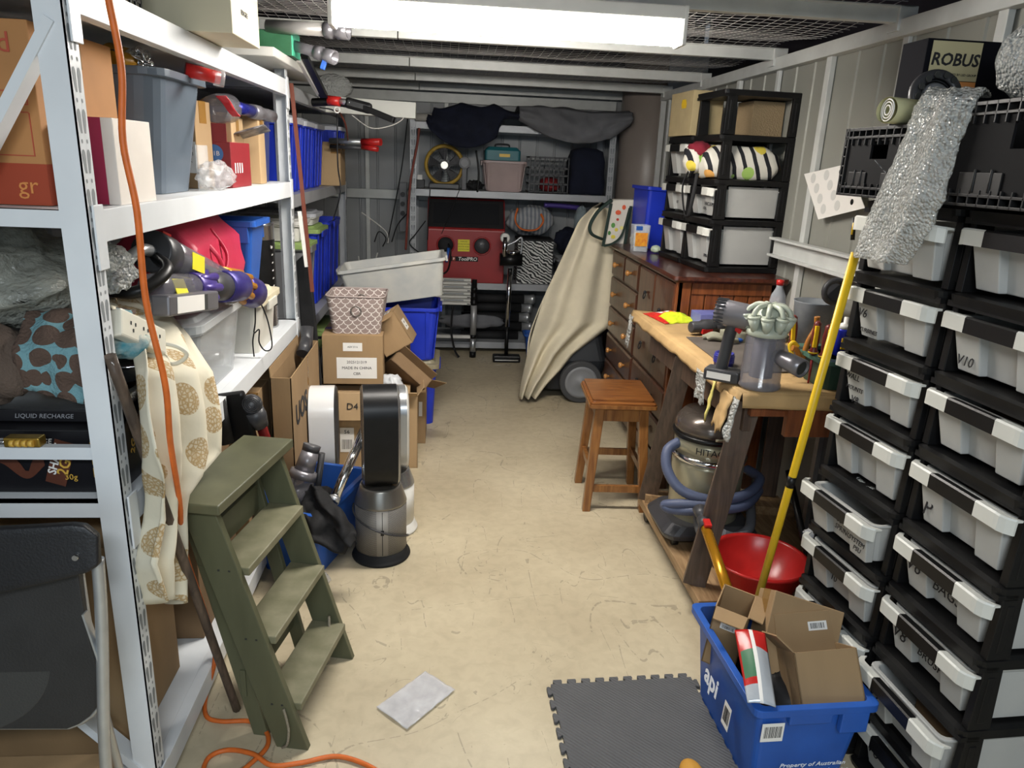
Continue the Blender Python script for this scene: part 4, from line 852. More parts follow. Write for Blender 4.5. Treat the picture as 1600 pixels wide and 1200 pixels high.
t = T('paint_can', 'tall black printed tin behind the small blue tote', 'tin', (-.85, 3.42, D1)); mb = MB(); mb.lathe([(.075, 0), (.077, .004), (.075, .01), (.075, .46), (.077, .47), (.07, .475)], 30); mb.build('tin_body', steelm, t)
mb = MB(); mb.lathe([(.0758, .1), (.0758, .40)], 30, cap0=False, cap1=False); mb.build('printed_sleeve', blackp, t)
for k in range(6): txt('Expert' if k == 0 else 'mixing', .02 if k == 0 else .012, paperw, t, (.072, -.03, .37 - k * .035), TORIGHT)
# clear tub with carton behind
t = tub('clear lidded tub with vacuum parts at the middle of the lower shelf', (-.95, 2.50, D1), (.42, .56, .25), 0, mat('clear tub plastic', '#c9ced0', .15, alpha=.42), lid=mat('clear lid', '#d5dadb', .15, alpha=.5), r=.05, taper=.03, handles=False)
t = carton('small brown carton lying beside the battery pack', (-.90, 2.12, 1.05), (.2, .10, .10), 0, m=cardb)
for i, (x, y) in enumerate(((-.84, 2.36), (-.95, 2.55), (-.86, 2.62))):
    t = T('vacuum_tool', ('black stub hose piece showing at the near side of the clear tub', 'grey round tool deep inside the clear tub', 'pale cylinder tool standing at the far side of the clear tub')[i], 'vacuum tool', (x, y, D1 + .02)); mb = MB(); mb.cyl((-.04, 0, .03), (.06, -.04 * (i == 0), .04), .026); mb.build('tool_body', (blackp, greyp, zinc)[i], t)
# power board
pwm = mat('cream power board', '#d8d3c0', .4)
t = T('power_board', 'cream power board with its looped cord resting on the printed cloth', 'power board', tuple(onx(180, 503, -.725)))
o0 = V(onx(180, 503, -.725)); a, b_ = V((0, 0, .0)), onx(252, 536, -.685) - o0; dd = b_ - a
Mx = face_m(dd, (0, 1, .55)); mb = MB(); mb.obox((a + b_) / 2, (dd.length, .065, .028), Mx); mb.build('board_body', pwm, t, bevel=.005)
for k in range(3):
    c0 = a + dd * (.25 + .27 * k) + Mx @ V((0, 0, .0145)); mb = MB()
    for q in ((-.008, .006), (.008, .006), (0, -.010)): mb.obox(c0 + Mx @ V((q[0], q[1], 0)), (.003, .008, .002), Mx)
    mb.build('socket', darkslot, t)
mb = MB(); mb.tube([b_, b_ + V((.035, .01, -.012)), b_ + V((.05, .02, -.035)), b_ + V((.02, .01, -.055)), b_ + V((-.03, -.01, -.03))], .0055, 8); mb.build('cable', pwm, t)
# printed cream cloth draped over shelf edge
prc = mat('cream cloth with leaf prints', '#d5c9a6', .9, bump=.2, bscale=20)
N, L, b = nodes_of(prc); tc = N.new('ShaderNodeTexCoord'); mp = N.new('ShaderNodeMapping'); mp.inputs['Scale'].default_value = (.4, 1, .85); L.new(tc.outputs['Object'], mp.inputs['Vector'])
vn = N.new('ShaderNodeTexVoronoi'); vn.inputs['Scale'].default_value = 9.5; vn.inputs['Randomness'].default_value = .45; L.new(mp.outputs[0], vn.inputs['Vector'])
v2n = N.new('ShaderNodeTexVoronoi'); v2n.feature = 'DISTANCE_TO_EDGE'; v2n.inputs['Scale'].default_value = 95; L.new(tc.outputs['Object'], v2n.inputs['Vector'])
lt = N.new('ShaderNodeMath'); lt.operation = 'LESS_THAN'; lt.inputs[1].default_value = .34; L.new(vn.outputs['Distance'], lt.inputs[0])
cv = N.new('ShaderNodeMapRange'); cv.inputs['From Max'].default_value = .25; cv.inputs['To Min'].default_value = 1; cv.inputs['To Max'].default_value = .35; L.new(v2n.outputs['Distance'], cv.inputs['Value'])
ml = N.new('ShaderNodeMath'); ml.operation = 'MULTIPLY'; L.new(lt.outputs[0], ml.inputs[0]); L.new(cv.outputs[0], ml.inputs[1])
mx = N.new('ShaderNodeMixRGB'); mx.inputs[1].default_value = (*hexc('#dad2ba'), 1); mx.inputs[2].default_value = (*hexc('#a8875030'[:7]), 1); L.new(ml.outputs[0], mx.inputs[0]); L.new(mx.outputs[0], b.inputs['Base Color'])
rows = [(466, 163, 240, -.86), (486, 170, 270, -.80), (525, 205, 298, -.735), (580, 215, 328, -.66), (650, 222, 338, -.645), (705, 228, 341, -.64), (742, 232, 318, -.65), (770, 236, 292, -.665), (810, 234, 286, -.68), (880, 219, 283, -.69), (938, 238, 281, -.69)]
def drape(u, v):
    f = v * (len(rows) - 1); i = min(int(f), len(rows) - 2); k = f - i; q = [rows[i][j] * (1 - k) + rows[i + 1][j] * k for j in range(4)]
    p = onx(q[1] + (q[2] - q[1]) * u, q[0] + 6 * sin(u * 9) * v, q[3]); amp = .012 + .012 * v
    return p + V((amp * 1.5 * sin(u * 17 + 2.5 * v + 1.5 * sin(v * 5)) + .012 * noise.noise(V((u * 4, v * 6, 2))), 0, 0))
floppy('cream cloth with brown leaf prints hanging over the shelf edge onto the ladder top', 'printed_cloth', 'cloth', drape, 40, 60, prc, .003)
t = carton('brown carton seen between the wooden pole and the printed cloth', (-.86, 1.98, D1), (.24, .16, .19), 0, m=cardb3)
# ================================================================ bottom deck cartons
carton('large plain brown carton standing on the bottom shelf nearest the slotted post', (-1.04, 1.83, D0), (.46, .36, .62), 0, m=cardb)
carton('large brown carton on the bottom shelf behind the wooden pole', (-1.04, 2.36, D0), (.52, .42, .60), 0, m=cardb3)
carton('tall brown carton at the middle of the bottom shelf behind the ladder', (-.98, 2.86, D0), (.46, .42, .62), 0, m=cardb)
carton('brown carton at the far end of the bottom shelf', (-.98, 3.32, D0), (.46, .36, .60), 0, m=cardb2)
carton('low brown carton lying on the bottom shelf under the folding chair', (-1.05, 1.45, 0.0), (.5, .16, .22), 0, m=cardb)
# ================================================================ folding chair in the near left corner
t = T('folding_chair', 'black folding chair with grey steel tubes leaning on the shelf end', 'chair', (-.90, 1.38, 0))
W_ = -.90
mb = MB(); mb.tube([(.175, -.05, 0.0), (.178, -.03, .36), (.196, .0, .70), (.200, .01, .84)], .0125, 12); mb.build('frame_tube', zinc, t)
mb = MB(); mb.tube([(.16, .10, 0.0), (.155, .03, .50), (.150, .03, .86)], .010, 10); mb.build('rear_tube', zinc, t)
def back_(u, v):
    x = -.32 + .535 * u; zt = .93 - .012 * (1 - u) - (.03 * max(0, (u - .93) / .07) ** 2); zb = .745 + .085 * u ** 1.5 + (.01 * max(0, (u - .93) / .07) ** 2)
    return V((x, -.012 - .018 * sin(u * pi) + .012 * v, zb + (zt - zb) * v))
mb = MB(); mb.sheet(back_, 24, 8); mb.build('backrest', mat('black grained plastic', '#1b1b1e', .45, var=.1, bump=.15, bscale=200), t, solid=.024, bevel=.005)
def seat_(off, yy): return [V((x, yy - .02 * (z - .42), z)) for x, z in [(-.40, .84), (.165, .86)] + [(.160 + .02 * 0 + .0 * k, .86 - .25 * k / 4) for k in range(1, 4)] + [(.085 + (.085 + off) * cos(a), .53 - (.09 + off) * sin(a) - .012 * (1 - cos(a)) * 2) for a in [rad(q) for q in (0, 18, 36, 54, 72, 90)]] + [(-.10, .422 - off), (-.40, .385 - off)]]
mb = MB(); mb.loft([seat_(.0, .012), seat_(.0, .034)]); mb.build('seat', mat('grey grained plastic', '#2c2c2d', .5, var=.12, bump=.15, bscale=200), t, bevel=.003)
mb = MB(); mb.tube(seat_(.004, .024)[4:], .0055, 6, sub=0); mb.build('seat_rim', zinc, t)
mb = MB(); mb.axis_lathe((-.13, .0105, .62), (-.13, 0, .62), [(.21, 0), (.208, .0015)], 48, cap0=False); mb.build('seat_pad', mat('grey scuffed plastic', '#3b3b3a', .55, bump=.15, bscale=200), t)
mb = MB(); mb.axis_lathe((.178, -.02, .865), (.178, -.03, .865), [(.006, 0), (.006, .012)], 10); mb.build('rivet', chrome, t)
mb = MB(); mb.beam((.165, 0, .72), (.19, -.01, .60), .004, .02, (0, 1, 0)); mb.build('hinge_plate', zinc, t)
# ================================================================ pole, cord, ladder
cord('wooden_pole', 'long weathered wooden pole leaning against the shelf beside the slotted post', [onx(172, 556, -.69), (onx(172, 556, -.69) + onz(370, 1108, .012)) / 2, onz(370, 1108, .012)], .0125, polewood, cat='pole')
op = [ony(160, -60, 1.45), ony(170, 0, 1.47), ony(190, 110, 1.48), ony(192, 220, 1.48), ony(214, 330, 1.48), ony(228, 470, 1.49), ony(258, 600, 1.50), ony(266, 690, 1.55), ony(280, 780, 1.68), ony(289, 860, 1.82), onx(330, 985, -.72), onz(335, 1035, .10), onz(322, 1085, .01), onz(322, 1118, .008), onz(345, 1127, .008), onz(390, 1127, .008), onz(415, 1142, .010), onz(418, 1165, .012), onz(395, 1190, .012), onz(360, 1215, .008), onz(320, 1215, .008), onz(325, 1185, .008), onz(355, 1172, .008), onz(395, 1178, .02), onz(425, 1196, .01), onz(470, 1192, .008), onz(530, 1182, .008), onz(590, 1205, .008), onz(610, 1240, .008)]
cord('extension_cord', 'orange extension cord hanging down the shelf and coiling on the floor by the ladder', op, .0068, orangep)
t = T('step_ladder', 'small green painted wooden step ladder with three worn treads', 'step ladder', (-.42, 1.76, 0), -11)
tx, tz = -.225, .745
for y, nm in ((.011, 'front_stile'), (.419, 'front_stile')):
    mb = MB(); mb.hexa([(-.05, y - .011, 0), (.045, y - .011, 0), (.045, y + .011, 0), (-.05, y + .011, 0), (tx - .05, y - .011, tz), (tx + .045, y - .011, tz), (tx + .045, y + .011, tz), (tx - .05, y + .011, tz)]); mb.build(nm, greenwood, t, bevel=.002)
mb = MB(); mb.box(tx - .09, tx + .075, -.03, .46, tz, tz + .028); mb.build('top_step', greenwood, t, bevel=.004)
for z in (.555, .345, .13):
    x = tx * z / tz; mb = MB(); mb.box(x - .055, x + .062, .0215, .4085, z - .012, z + .012); mb.build('tread', treadwood, t, bevel=.003)
for y in (.045, .385):
    mb = MB(); mb.hexa([(-.135, y - .01, 0), (-.09, y - .01, 0), (-.09, y + .01, 0), (-.135, y + .01, 0), (tx - .07, y - .01, .70), (tx - .02, y - .01, .70), (tx - .02, y + .01, .70), (tx - .07, y + .01, .70)]); mb.build('rear_stile', greenwood, t, bevel=.002)
for z in (.18, .60): x = -.112 + (tx - .045 + .112) * z / .7; mb = MB(); mb.box(x - .008, x + .008, .03, .40, z - .045, z + .045); mb.build('rear_rail', greenwood, t, bevel=.002)
ropem = mat('old rope', '#8f8570', .9, bump=.6, bscale=200)
for y in (-.003, .433):
    mb = MB(); mb.tube([(-.02, y, .14), (-.005, y - .008 if y < .1 else y + .008, .08), (-.01, y - .012 if y < .1 else y + .02, .03), (-.03, y if y < .1 else y + .01, .004)], .004, 6); mb.build('rope', ropem, t)
mb = MB(); mb.tube([(-.03, .40, .17), (-.015, .35, .07), (-.03, .36, .012), (-.09, .36, .006), (-.12, .40, .02)], .005, 6); mb.build('rope', ropem, t)
mb = MB()
for f in (.2, .48, .76): mb.obox((tx * f - .01, -.0005, tz * f), (.006, .002, .005)); mb.obox((tx * f + .02, -.0005, tz * f), (.006, .002, .004))
mb.build('screw', darkslot, t)
# ================================================================ clutter at the left of the aisle
t = carton('tall narrow brown carton with bold black letters leaning on the shelf end', (-.672, 3.28, 0), (.085, .66, .76), 0, [('x-', 5, .04)], m=cardb)
mb = MB(); mb.box(.0426, .0436, .02, .05, .01, .755); mb.build('tape', tape, t); txt('UOS', .13, ink, t, (.0442, -.14, .565), TORIGHT, bold=.004)
t = T('vacuum_tool', 'grey vacuum heads sticking out of the tall narrow carton', 'vacuum tool', (-.67, 3.45, .74)); mb = MB(); mb.cyl((0, -.03, 0), (.005, .04, .05), .03, .026); mb.cyl((0, .06, -.02), (0, .11, .10), .028, .03); mb.build('tool_body', dgreyp, t)
t = T('black_cover_bag', 'flat black cloth bag standing upright against the shelf post', 'bag', (-.69, 3.70, .42))
o = V((-.69, 3.70, .42)); q = [ony(463, 408, 3.70) - o, ony(483, 390, 3.70) - o, ony(503, 600, 3.70) - o, ony(480, 650, 3.70) - o]
mb = MB(); mb.loft([[p + V((0, -.012, 0)) for p in q], [p + V((0, .02, 0)) for p in q]]); mb.build('bag_body', blackcloth, t, bevel=.008)
browns = mat('red brown trim', '#6e3524', .4)
for i, (x0, y0, x1, y1, mm, nm, lb) in enumerate(((455, 130, 482, 395, browns, 'timber_strip', 'long reddish brown strip leaning behind the end post of the near shelf'), (468, 330, 477, 400, whitep, 'plastic_strip', 'short white strip leaning beside the reddish brown strip'))):
    a, b_ = ony(x0, y0, 3.63), ony(x1, y1, 3.63); mb = MB(); mb.beam(a, b_ + (b_ - a) * .25, .018, .006, (0, 1, 0)); tag(mb.build(nm, mm, at=tuple(b_)), lb, 'strip')
# blue tote with vacuum parts
t = crate_api('blue plastic tote of vacuum parts on the floor behind the green ladder', (-.555, 2.90, 0), (.335, .50, .30), -17)
label_card(t, (-.10, -.2335, .19), TOCAM, .05, .045, (), True, name='barcode_label'); label_card(t, (.10, -.236, .215), TOCAM, .04, .03, ('api',), False, size=.012)
TP = 'vacuum parts in the blue tote'
def part_v(nm, label, pts, prof_m, group=TP):
    t = T(nm, label, 'vacuum part', tuple(pts[0]), group=group)
    for seg in prof_m:
        m_, f0, f1, r0, r1 = seg[:5]; a = V(pts[0]).lerp(V(pts[1]), f0) - V(pts[0]); b_ = V(pts[0]).lerp(V(pts[1]), f1) - V(pts[0]); mb = MB(); mb.cyl(a, b_, r0, r1, 20); mb.build(seg[5], m_, t)
    return t
part_v('cyclone_head', 'large grey and clear cyclone head standing out of the blue tote', [ony(455, 800, 2.72), ony(488, 695, 2.80)], [(smokep, 0, .55, .045, .05, 'dust_bin'), (ironp, .5, .62, .058, .052, 'collar'), (ironp, .62, .9, .04, .034, 'neck'), (dgreyp, .9, 1.0, .034, .036, 'screw_end')])
part_v('crevice_tool', 'thin dark crevice tool poking out of the blue tote', [ony(492, 790, 2.80), ony(503, 708, 2.82)], [(dgreyp, 0, 1, .016, .013, 'tool_tube')])
part_v('chrome_wand', 'shiny chrome vacuum wand leaning out of the blue tote onto the black fan', [ony(520, 785, 2.72), ony(572, 665, 3.0)], [(chrome, 0, 1, .020, .020, 'wand_tube'), (zinc, .0, .06, .024, .024, 'wand_collar')])
def bagf(u, v):
    rows_ = [(765, 455, 500, 2.72), (790, 460, 520, 2.68), (812, 462, 540, 2.60), (838, 468, 556, 2.56), (856, 530, 556, 2.545)]
    f = v * 4; i = min(int(f), 3); k = f - i; q = [rows_[i][j] * (1 - k) + rows_[i + 1][j] * k for j in range(4)]
    return ony(q[1] + (q[2] - q[1]) * u, q[0] + 8 * sin(u * 6), q[3]) + V((0, .03 * noise.noise(V((u * 5, v * 5, 2))) + .015 * sin(u * 14), .02 * noise.noise(V((u * 6, v * 6, 7)))))
floppy('black cloth bag slumped over the front rim of the blue tote', 'black_cloth_bag', 'bag', bagf, 30, 24, blackcloth, .006)
heap('black_cloth', 'dark crumpled cloth filling the blue tote', 'cloth', (-.57, 2.87, .19), (.12, .19, .09), blackcloth, 3, .3)
heap('plastic_bag', 'small clear bag crushed on the floor under the blue tote corner', 'bag', tuple(onz(500, 905, .03)), (.035, .03, .03), filmm, 4, .3, 5)
# red wand vacuum behind the ladder
t = T('stick_vacuum', 'red tubed stick vacuum standing behind the green ladder', 'vacuum', tuple(ony(452, 800, 2.66)))
o = V(ony(452, 800, 2.66)); a, b_ = ony(405, 655, 2.42) - o, ony(446, 780, 2.62) - o
mb = MB(); mb.cyl(a, b_, .018); mb.build('tube', mat('dark red tube', '#8e2322', .25, .6), t)
mb = MB(); mb.sphere(ony(393, 632, 2.40) - o, .036, 12); mb.axis_lathe(ony(395, 640, 2.4) - o, ony(409, 668, 2.42) - o, [(.034, 0), (.036, .03), (.026, .07)], 20)
for k in range(4): mb.tube([ony(393, 632, 2.36) - o + V(((.012 + .006 * k) * cos(q), 0, (.012 + .006 * k) * sin(q))) for q in [2 * pi * j / 12 for j in range(12)]], .0018, 5, sub=0, closed=True)
mb.build('swivel_joint', dgreyp, t); mb = MB(); mb.cyl(ony(372, 632, 2.40) - o, ony(388, 632, 2.40) - o, .024, .028); mb.build('neck', ironp, t)
mb = MB(); mb.beam(ony(350, 615, 2.38) - o, ony(372, 690, 2.40) - o, .13, .035, (0, 1, 0)); mb.build('floor_head', blackp, t, bevel=.01); mb = MB(); mb.cyl(ony(338, 625, 2.34) - o, ony(352, 690, 2.36) - o, .028); mb.build('brush_roll', blackcloth, t)
mb = MB(); mb.cyl(b_, b_ + (b_ - a).normalized() * .10, .024, .026); mb.build('lower_connector', blackp, t)
# cartons stack
c1 = carton('brown carton with a big white address sheet, upper of the aisle stack', (-.49, 3.96, .475), (.315, .31, .27), 1.5, m=cardb)
label_card(c1, (.02, -.1556, .09), TOCAM, .21, .115, ('2025121319', 'MADE IN CHINA', 'CBR'), size=.021); label_card(c1, (.0, -.1556, .205), TOCAM, .10, .045, ('AZ4 2316',), size=.013)
t = T('storage_basket', 'pinkish taupe scallop patterned fabric basket on top of the address sheet carton', 'basket', (-.47, 3.945, .7462))
scal = mat('scallop cloth', '#9c8a83', .85)
N, L, b = nodes_of(scal); tc = N.new('ShaderNodeTexCoord'); sp = N.new('ShaderNodeSeparateXYZ'); L.new(tc.outputs['Object'], sp.inputs[0])
def mth(op, a, b2=None, c=None):
    m_ = N.new('ShaderNodeMath'); m_.operation = op
    for i, v in enumerate((a, b2, c)):
        if v is None: continue
        if isinstance(v, (int, float)): m_.inputs[i].default_value = v
        else: L.new(v, m_.inputs[i])
    return m_.outputs[0]
P_ = .046; Hh = .023; hx = mth('ADD', sp.outputs['X'], sp.outputs['Y']); row = mth('FLOOR', mth('DIVIDE', sp.outputs['Z'], Hh)); zz = mth('SUBTRACT', sp.outputs['Z'], mth('MULTIPLY', row, Hh))
off = mth('MULTIPLY', mth('MODULO', mth('ABSOLUTE', row), 2.0), P_ / 2); xm = mth('SUBTRACT', mth('MODULO', mth('ADD', mth('ADD', hx, off), 10 * P_), P_), P_ / 2)
arc = mth('MULTIPLY', mth('SUBTRACT', 1.0, mth('POWER', mth('DIVIDE', mth('ABSOLUTE', xm), P_ / 2), 2.0)), -Hh); dd_ = mth('ABSOLUTE', mth('ADD', mth('SUBTRACT', zz, Hh), mth('MULTIPLY', arc, -1.0)))
Hh2 = mth('SUBTRACT', zz, Hh); dd_ = mth('ABSOLUTE', mth('SUBTRACT', mth('SQRT', mth('ADD', mth('MULTIPLY', xm, xm), mth('MULTIPLY', Hh2, Hh2))), Hh - .0004))
mx = N.new('ShaderNodeMixRGB'); mx.inputs[1].default_value = (*hexc('#94817a'), 1); mx.inputs[2].default_value = (*hexc('#e2dad3'), 1); L.new(mth('LESS_THAN', dd_, .0018), mx.inputs[0]); L.new(mx.outputs[0], b.inputs['Base Color'])
mb = MB(); mb.loft([rrect(.125, .115, .03, 0, 5), rrect(.152, .14, .035, .20, 5), rrect(.149, .137, .034, .20, 5), rrect(.122, .112, .03, .004, 5)], smooth=False); mb.build('basket_body', scal, t)
mb = MB(); rr_ = rrect(.152, .14, .036, .20, 5); mb.tube(rr_, .0045, 6, sub=0, closed=True); mb.build('piping', mat('taupe piping', '#a3948e', .8), t)
for y, z in ((-.1325, .125), (.13, .14)):
    mb = MB(); mb.tube([V((.005 + .026 * cos(2 * pi * k / 16), y, z + .026 * sin(2 * pi * k / 16))) for k in range(16)], .004, 8, sub=0, closed=True); mb.build('ring_eyelet', mat('pewter', '#8e867e', .35, .8), t)
c2 = carton('large brown carton marked D4 under the address sheet carton', (-.44, 3.98, 0), (.50, .42, .43), 1, m=cardb2)
floppy('', 'flap', 'x', lambda u, v: V((-.235 + .35 * u, -.215 - .05 * v, .425 - .13 * v)), 3, 3, cardb2, .004, parent=None) if False else None
mb = MB(); mb.hexa([(-.235, -.212, .435), (.16, -.212, .435), (.15, -.262, .30), (-.225, -.262, .30), (-.235, -.208, .439), (.16, -.208, .439), (.15, -.258, .304), (-.225, -.258, .304)]); mb.build('flap', cardb2, c2)
txt('D4', .05, ink, c2, (-.05, -.2415, .37), face_m((1, 0, 0), (0, .35, 1)))
label_card(c2, (-.085, -.2125, .17), TOCAM, .075, .14, ('56',), True, size=.03, name='shipping_label'); label_card(c2, (.06, -.2125, .20), face_m((1, 0, .12), (0, 0, 1)), .12, .11, ('FBA20', 'ICN', 'ZIRC'), size=.03, name='shipping_label')
heap('packing_film', 'crumpled white plastic film tucked between the stacked cartons', 'plastic film', tuple(ony(612, 598, 3.85)), (.055, .05, .045), mat('white film', '#c3c6c9', .25, bump=.8, bscale=20), 8, .3, 4)
carton('plain brown carton standing behind the address sheet carton', (-.36, 4.30, .44), (.30, .22, .24), 4, m=cardb3)
t = carton('small brown carton with a white sticker tilted against the grey white tub', tuple(ony(628, 540, 4.02)), (.17, .20, .20), 0, [('x-', 10, .07), ('y-', 100, .08)], rot=rotm(0, -32, -4), m=cardb)
label_card(t, (.02, .0, .1995), TOUP, .05, .09, ('FROM', 'TO')) ; label_card(t, (.0862, -.02, .10), TORIGHT, .08, .06, ('A P', 'x x'))
t = carton('open brown carton lying on its side with flaps hanging over the aisle', tuple(ony(628, 590, 3.98)), (.25, .20, .07), 0, [('x+', 60, .09), ('y-', 70, .06), ('x-', 20, .05)], rot=rotm(-35, 42, 0), m=cardb3)
t = carton('brown carton with torn open top behind the black tower fan', (-.215, 3.93, 0), (.13, .30, .42), 3, [('x+', 35, .06), ('y-', 60, .07)], m=cardb2); label_card(t, (.0656, -.06, .24), TORIGHT, .03, .09, ())
t = carton('low brown carton on the floor at the aisle end of the stack', (-.175, 4.28, 0), (.13, .26, .36), 0, m=cardb)
label_card(t, (.035, -.1308, .22), TOCAM, .02, .09, ())
# white grey tub stack
t = tub('large royal blue tub standing beige-lidded at the bottom of the tub stack', (-.30, 4.66, 0), (.52, .40, .39), 0, bluep2, lid=mat('beige lid', '#948b6f', .5, var=.1), lidh=.04, taper=.02, r=.04)
t = tub('large royal blue tub in the middle of the tub stack under the tilted one', (-.30, 4.64, .435), (.53, .42, .335), 0, bluep2, taper=.03, r=.04, ribs=2)
t = tub('big scuffed grey white tub tilted on top of the blue tubs', (-.30, 4.64, .80), (.66, .42, .235), 0, mat('scuffed grey white plastic', '#aeb0ad', .45, col2='#c4c2b8', scale=7), taper=.04, r=.03, rot=rotm(0, -9, 2))
t = T('vacuum_tool', 'small black vacuum head lying on the floor beside the low carton', 'vacuum tool', tuple(onz(632, 712, 0))); mb = MB(); mb.sphere((.0, 0, .03), .035, 10, sq=(1, 1, .8)); mb.cyl((.01, -.0, .03), (.045, -.03, .022), .022, .026); mb.build('tool_body', blackp, t)
t = T('green_tool', 'lime green and black tool standing behind the black tower fan', 'tool', (-.375, 3.42, .12)); MB().box(-.02, .02, -.015, .015, -.12, -.03).build('stem', blackp, t); mb = MB(); mb.obox((0, 0, .0), (.05, .03, .09), (0, 25, 0)); mb.build('tool_body', mat('lime plastic', '#62b51d', .4), t, bevel=.01); mb = MB(); mb.obox((.0, -.018, .01), (.06, .012, .02), (0, -20, 0)); mb.build('grip', blackp, t)
# bladeless fans
def fan_loop(t, H0, H1, hw, dpth, thick, mo, mi_, z=0):
    """tall oval loop: opening faces local X; hw = half width in Y"""
    def ov(w_, x, e):
        out = []; top, bot = H1 - e, H0 + e; r = w_
        for k in range(17): a = pi * k / 16; out.append(V((x, r * cos(a), top - r + r * sin(a))))
        for k in range(17): a = pi + pi * k / 16; out.append(V((x, r * cos(a), bot + r + r * sin(a))))
        return out
    d = dpth / 2; mb = MB(); rings = [ov(hw, d, 0), ov(hw, -d, 0)]; mb.loft(rings, False, False, smooth=True); mb.build('loop_shell', mo, t)
    mb = MB(); mb.loft([ov(hw, d, 0), ov(hw - .012, d + .01, .012), ov(hw - thick, d, thick), ov(hw - thick + .006, -d + .01, thick - .006), ov(hw - .012, -d - .008, .012), ov(hw, -d, 0)], False, False, smooth=True); mb.build('loop_liner', mi_, t)
silverp = mat('silver plastic', '#a9abad', .25, .75)
def tower_fan(label, loc, rz, black=True, k=1.0):
    t = T('bladeless_fan', label, 'fan', loc, rz)
    fan_loop(t, .335 * k, .765 * k, .11, .135, .03, blackp if black else silverp, silverp if black else whitep)
    mb = MB(); mb.lathe([(.122, 0), (.125, .006), (.122, .014), (.112, .02), (.11, .045)], 40); mb.build('base', blackm if black else whitep, t)
    pm = perf if black else whitep
    mb = MB(); mb.lathe([(.108, .045), (.108, .255 * k)], 48); mb.build('filter_shroud', pm, t)
    mb = MB(); mb.lathe([(.109, .255 * k), (.108, .262 * k), (.088, .325 * k), (.084, .335 * k), (.078, .335 * k), (.07, .30 * k)], 48); mb.build('collar', nickel if black else silverp, t)
    mb = MB(); mb.box(-.0012, .0012, -.1095, -.106, .05, .25 * k); mb.build('shroud_seam', blackm, t)
    mb = MB(); mb.obox((0, -.1085, .155), (.014, .004, .024)); mb.build('release_button', blackp, t, bevel=.004)
    return t
perf = mat('perforated nickel', '#77726b', .5, .35)
N, L, b = nodes_of(perf); tc = N.new('ShaderNodeTexCoord'); sp = N.new('ShaderNodeSeparateXYZ'); L.new(tc.outputs['Object'], sp.inputs[0])
ang = mth('MULTIPLY', mth('ARCTAN2', sp.outputs['Y'], sp.outputs['X']), 24.0); rw_ = mth('MULTIPLY', sp.outputs['Z'], 220.0); r0_ = mth('FLOOR', rw_)
fx = mth('SUBTRACT', mth('FRACT', mth('ADD', mth('ADD', ang, 200.0), mth('MULTIPLY', mth('MODULO', r0_, 2.0), .5))), .5); fz = mth('SUBTRACT', mth('FRACT', rw_), .5)
dot = mth('LESS_THAN', mth('SQRT', mth('ADD', mth('MULTIPLY', fx, fx), mth('MULTIPLY', fz, fz))), .34)
ay = mth('ARCTAN2', sp.outputs['X'], mth('MULTIPLY', sp.outputs['Y'], -1.0)); dot = mth('MULTIPLY', dot, mth('GREATER_THAN', mth('ABSOLUTE', ay), .22))
mx = N.new('ShaderNodeMixRGB'); mx.inputs[1].default_value = (*hexc('#948f88'), 1); mx.inputs[2].default_value = (*hexc('#1b1a1a'), 1); L.new(dot, mx.inputs[0]); L.new(mx.outputs[0], b.inputs['Base Color'])
t = tower_fan('black bladeless tower fan with a perforated nickel base on the floor', (-.262, 2.86, 0), 8)
mb = MB(); mb.tube([V(((.116) * cos(a), .116 * sin(a), .235 - .175 * ((a + 3.5) / 3.9) ** 1.2 if a < .35 else .06)) for a in [-3.4 + .25 * k for k in range(16)]], .004, 6); mb.build('power_cable', dgreyp, t)
t = tower_fan('silver and white bladeless tower fan hidden behind the black one', (-.240, 3.10, 0), 8, False, .90)
t = T('bladeless_fan', 'white oval bladeless fan standing behind the blue tote', 'fan', (-.575, 3.36, 0), 5)
fan_loop(t, .17, .60, .12, .115, .03, mat('gloss white', '#dcdcdb', .2, coat=.5), dgreyp); mb = MB(); mb.lathe([(.10, 0), (.102, .01), (.085, .03), (.075, .16), (.05, .20)], 36); mb.build('base', mat('gloss white', '#dcdcdb'), t)
mb = MB(); mb.tube([(.06, -.05, .22), (.085, -.06, .17), (.07, -.07, .10), (.05, -.08, .02)], .003, 6); mb.build('power_cable', greyp, t)
# floor items
def zipf(u, v):
    c = [onz(588, 1106, .004), onz(665, 1050, .004), onz(711, 1079, .004), onz(636, 1141, .004)]
    p = c[0].lerp(c[1], u).lerp(c[3].lerp(c[2], u), v); return p + V((0, 0, .004 + .004 * noise.noise(V((u * 9 + v * 5, v * 3, 1)))))
o = floppy('empty clear zip bag lying flat on the floor in the middle of the aisle', 'zip_bag', 'bag', zipf, 30, 24, mat('zip bag film', '#dadade', .12, alpha=.55, bump=.8, bscale=22, var=.12, scale=20), .0008)
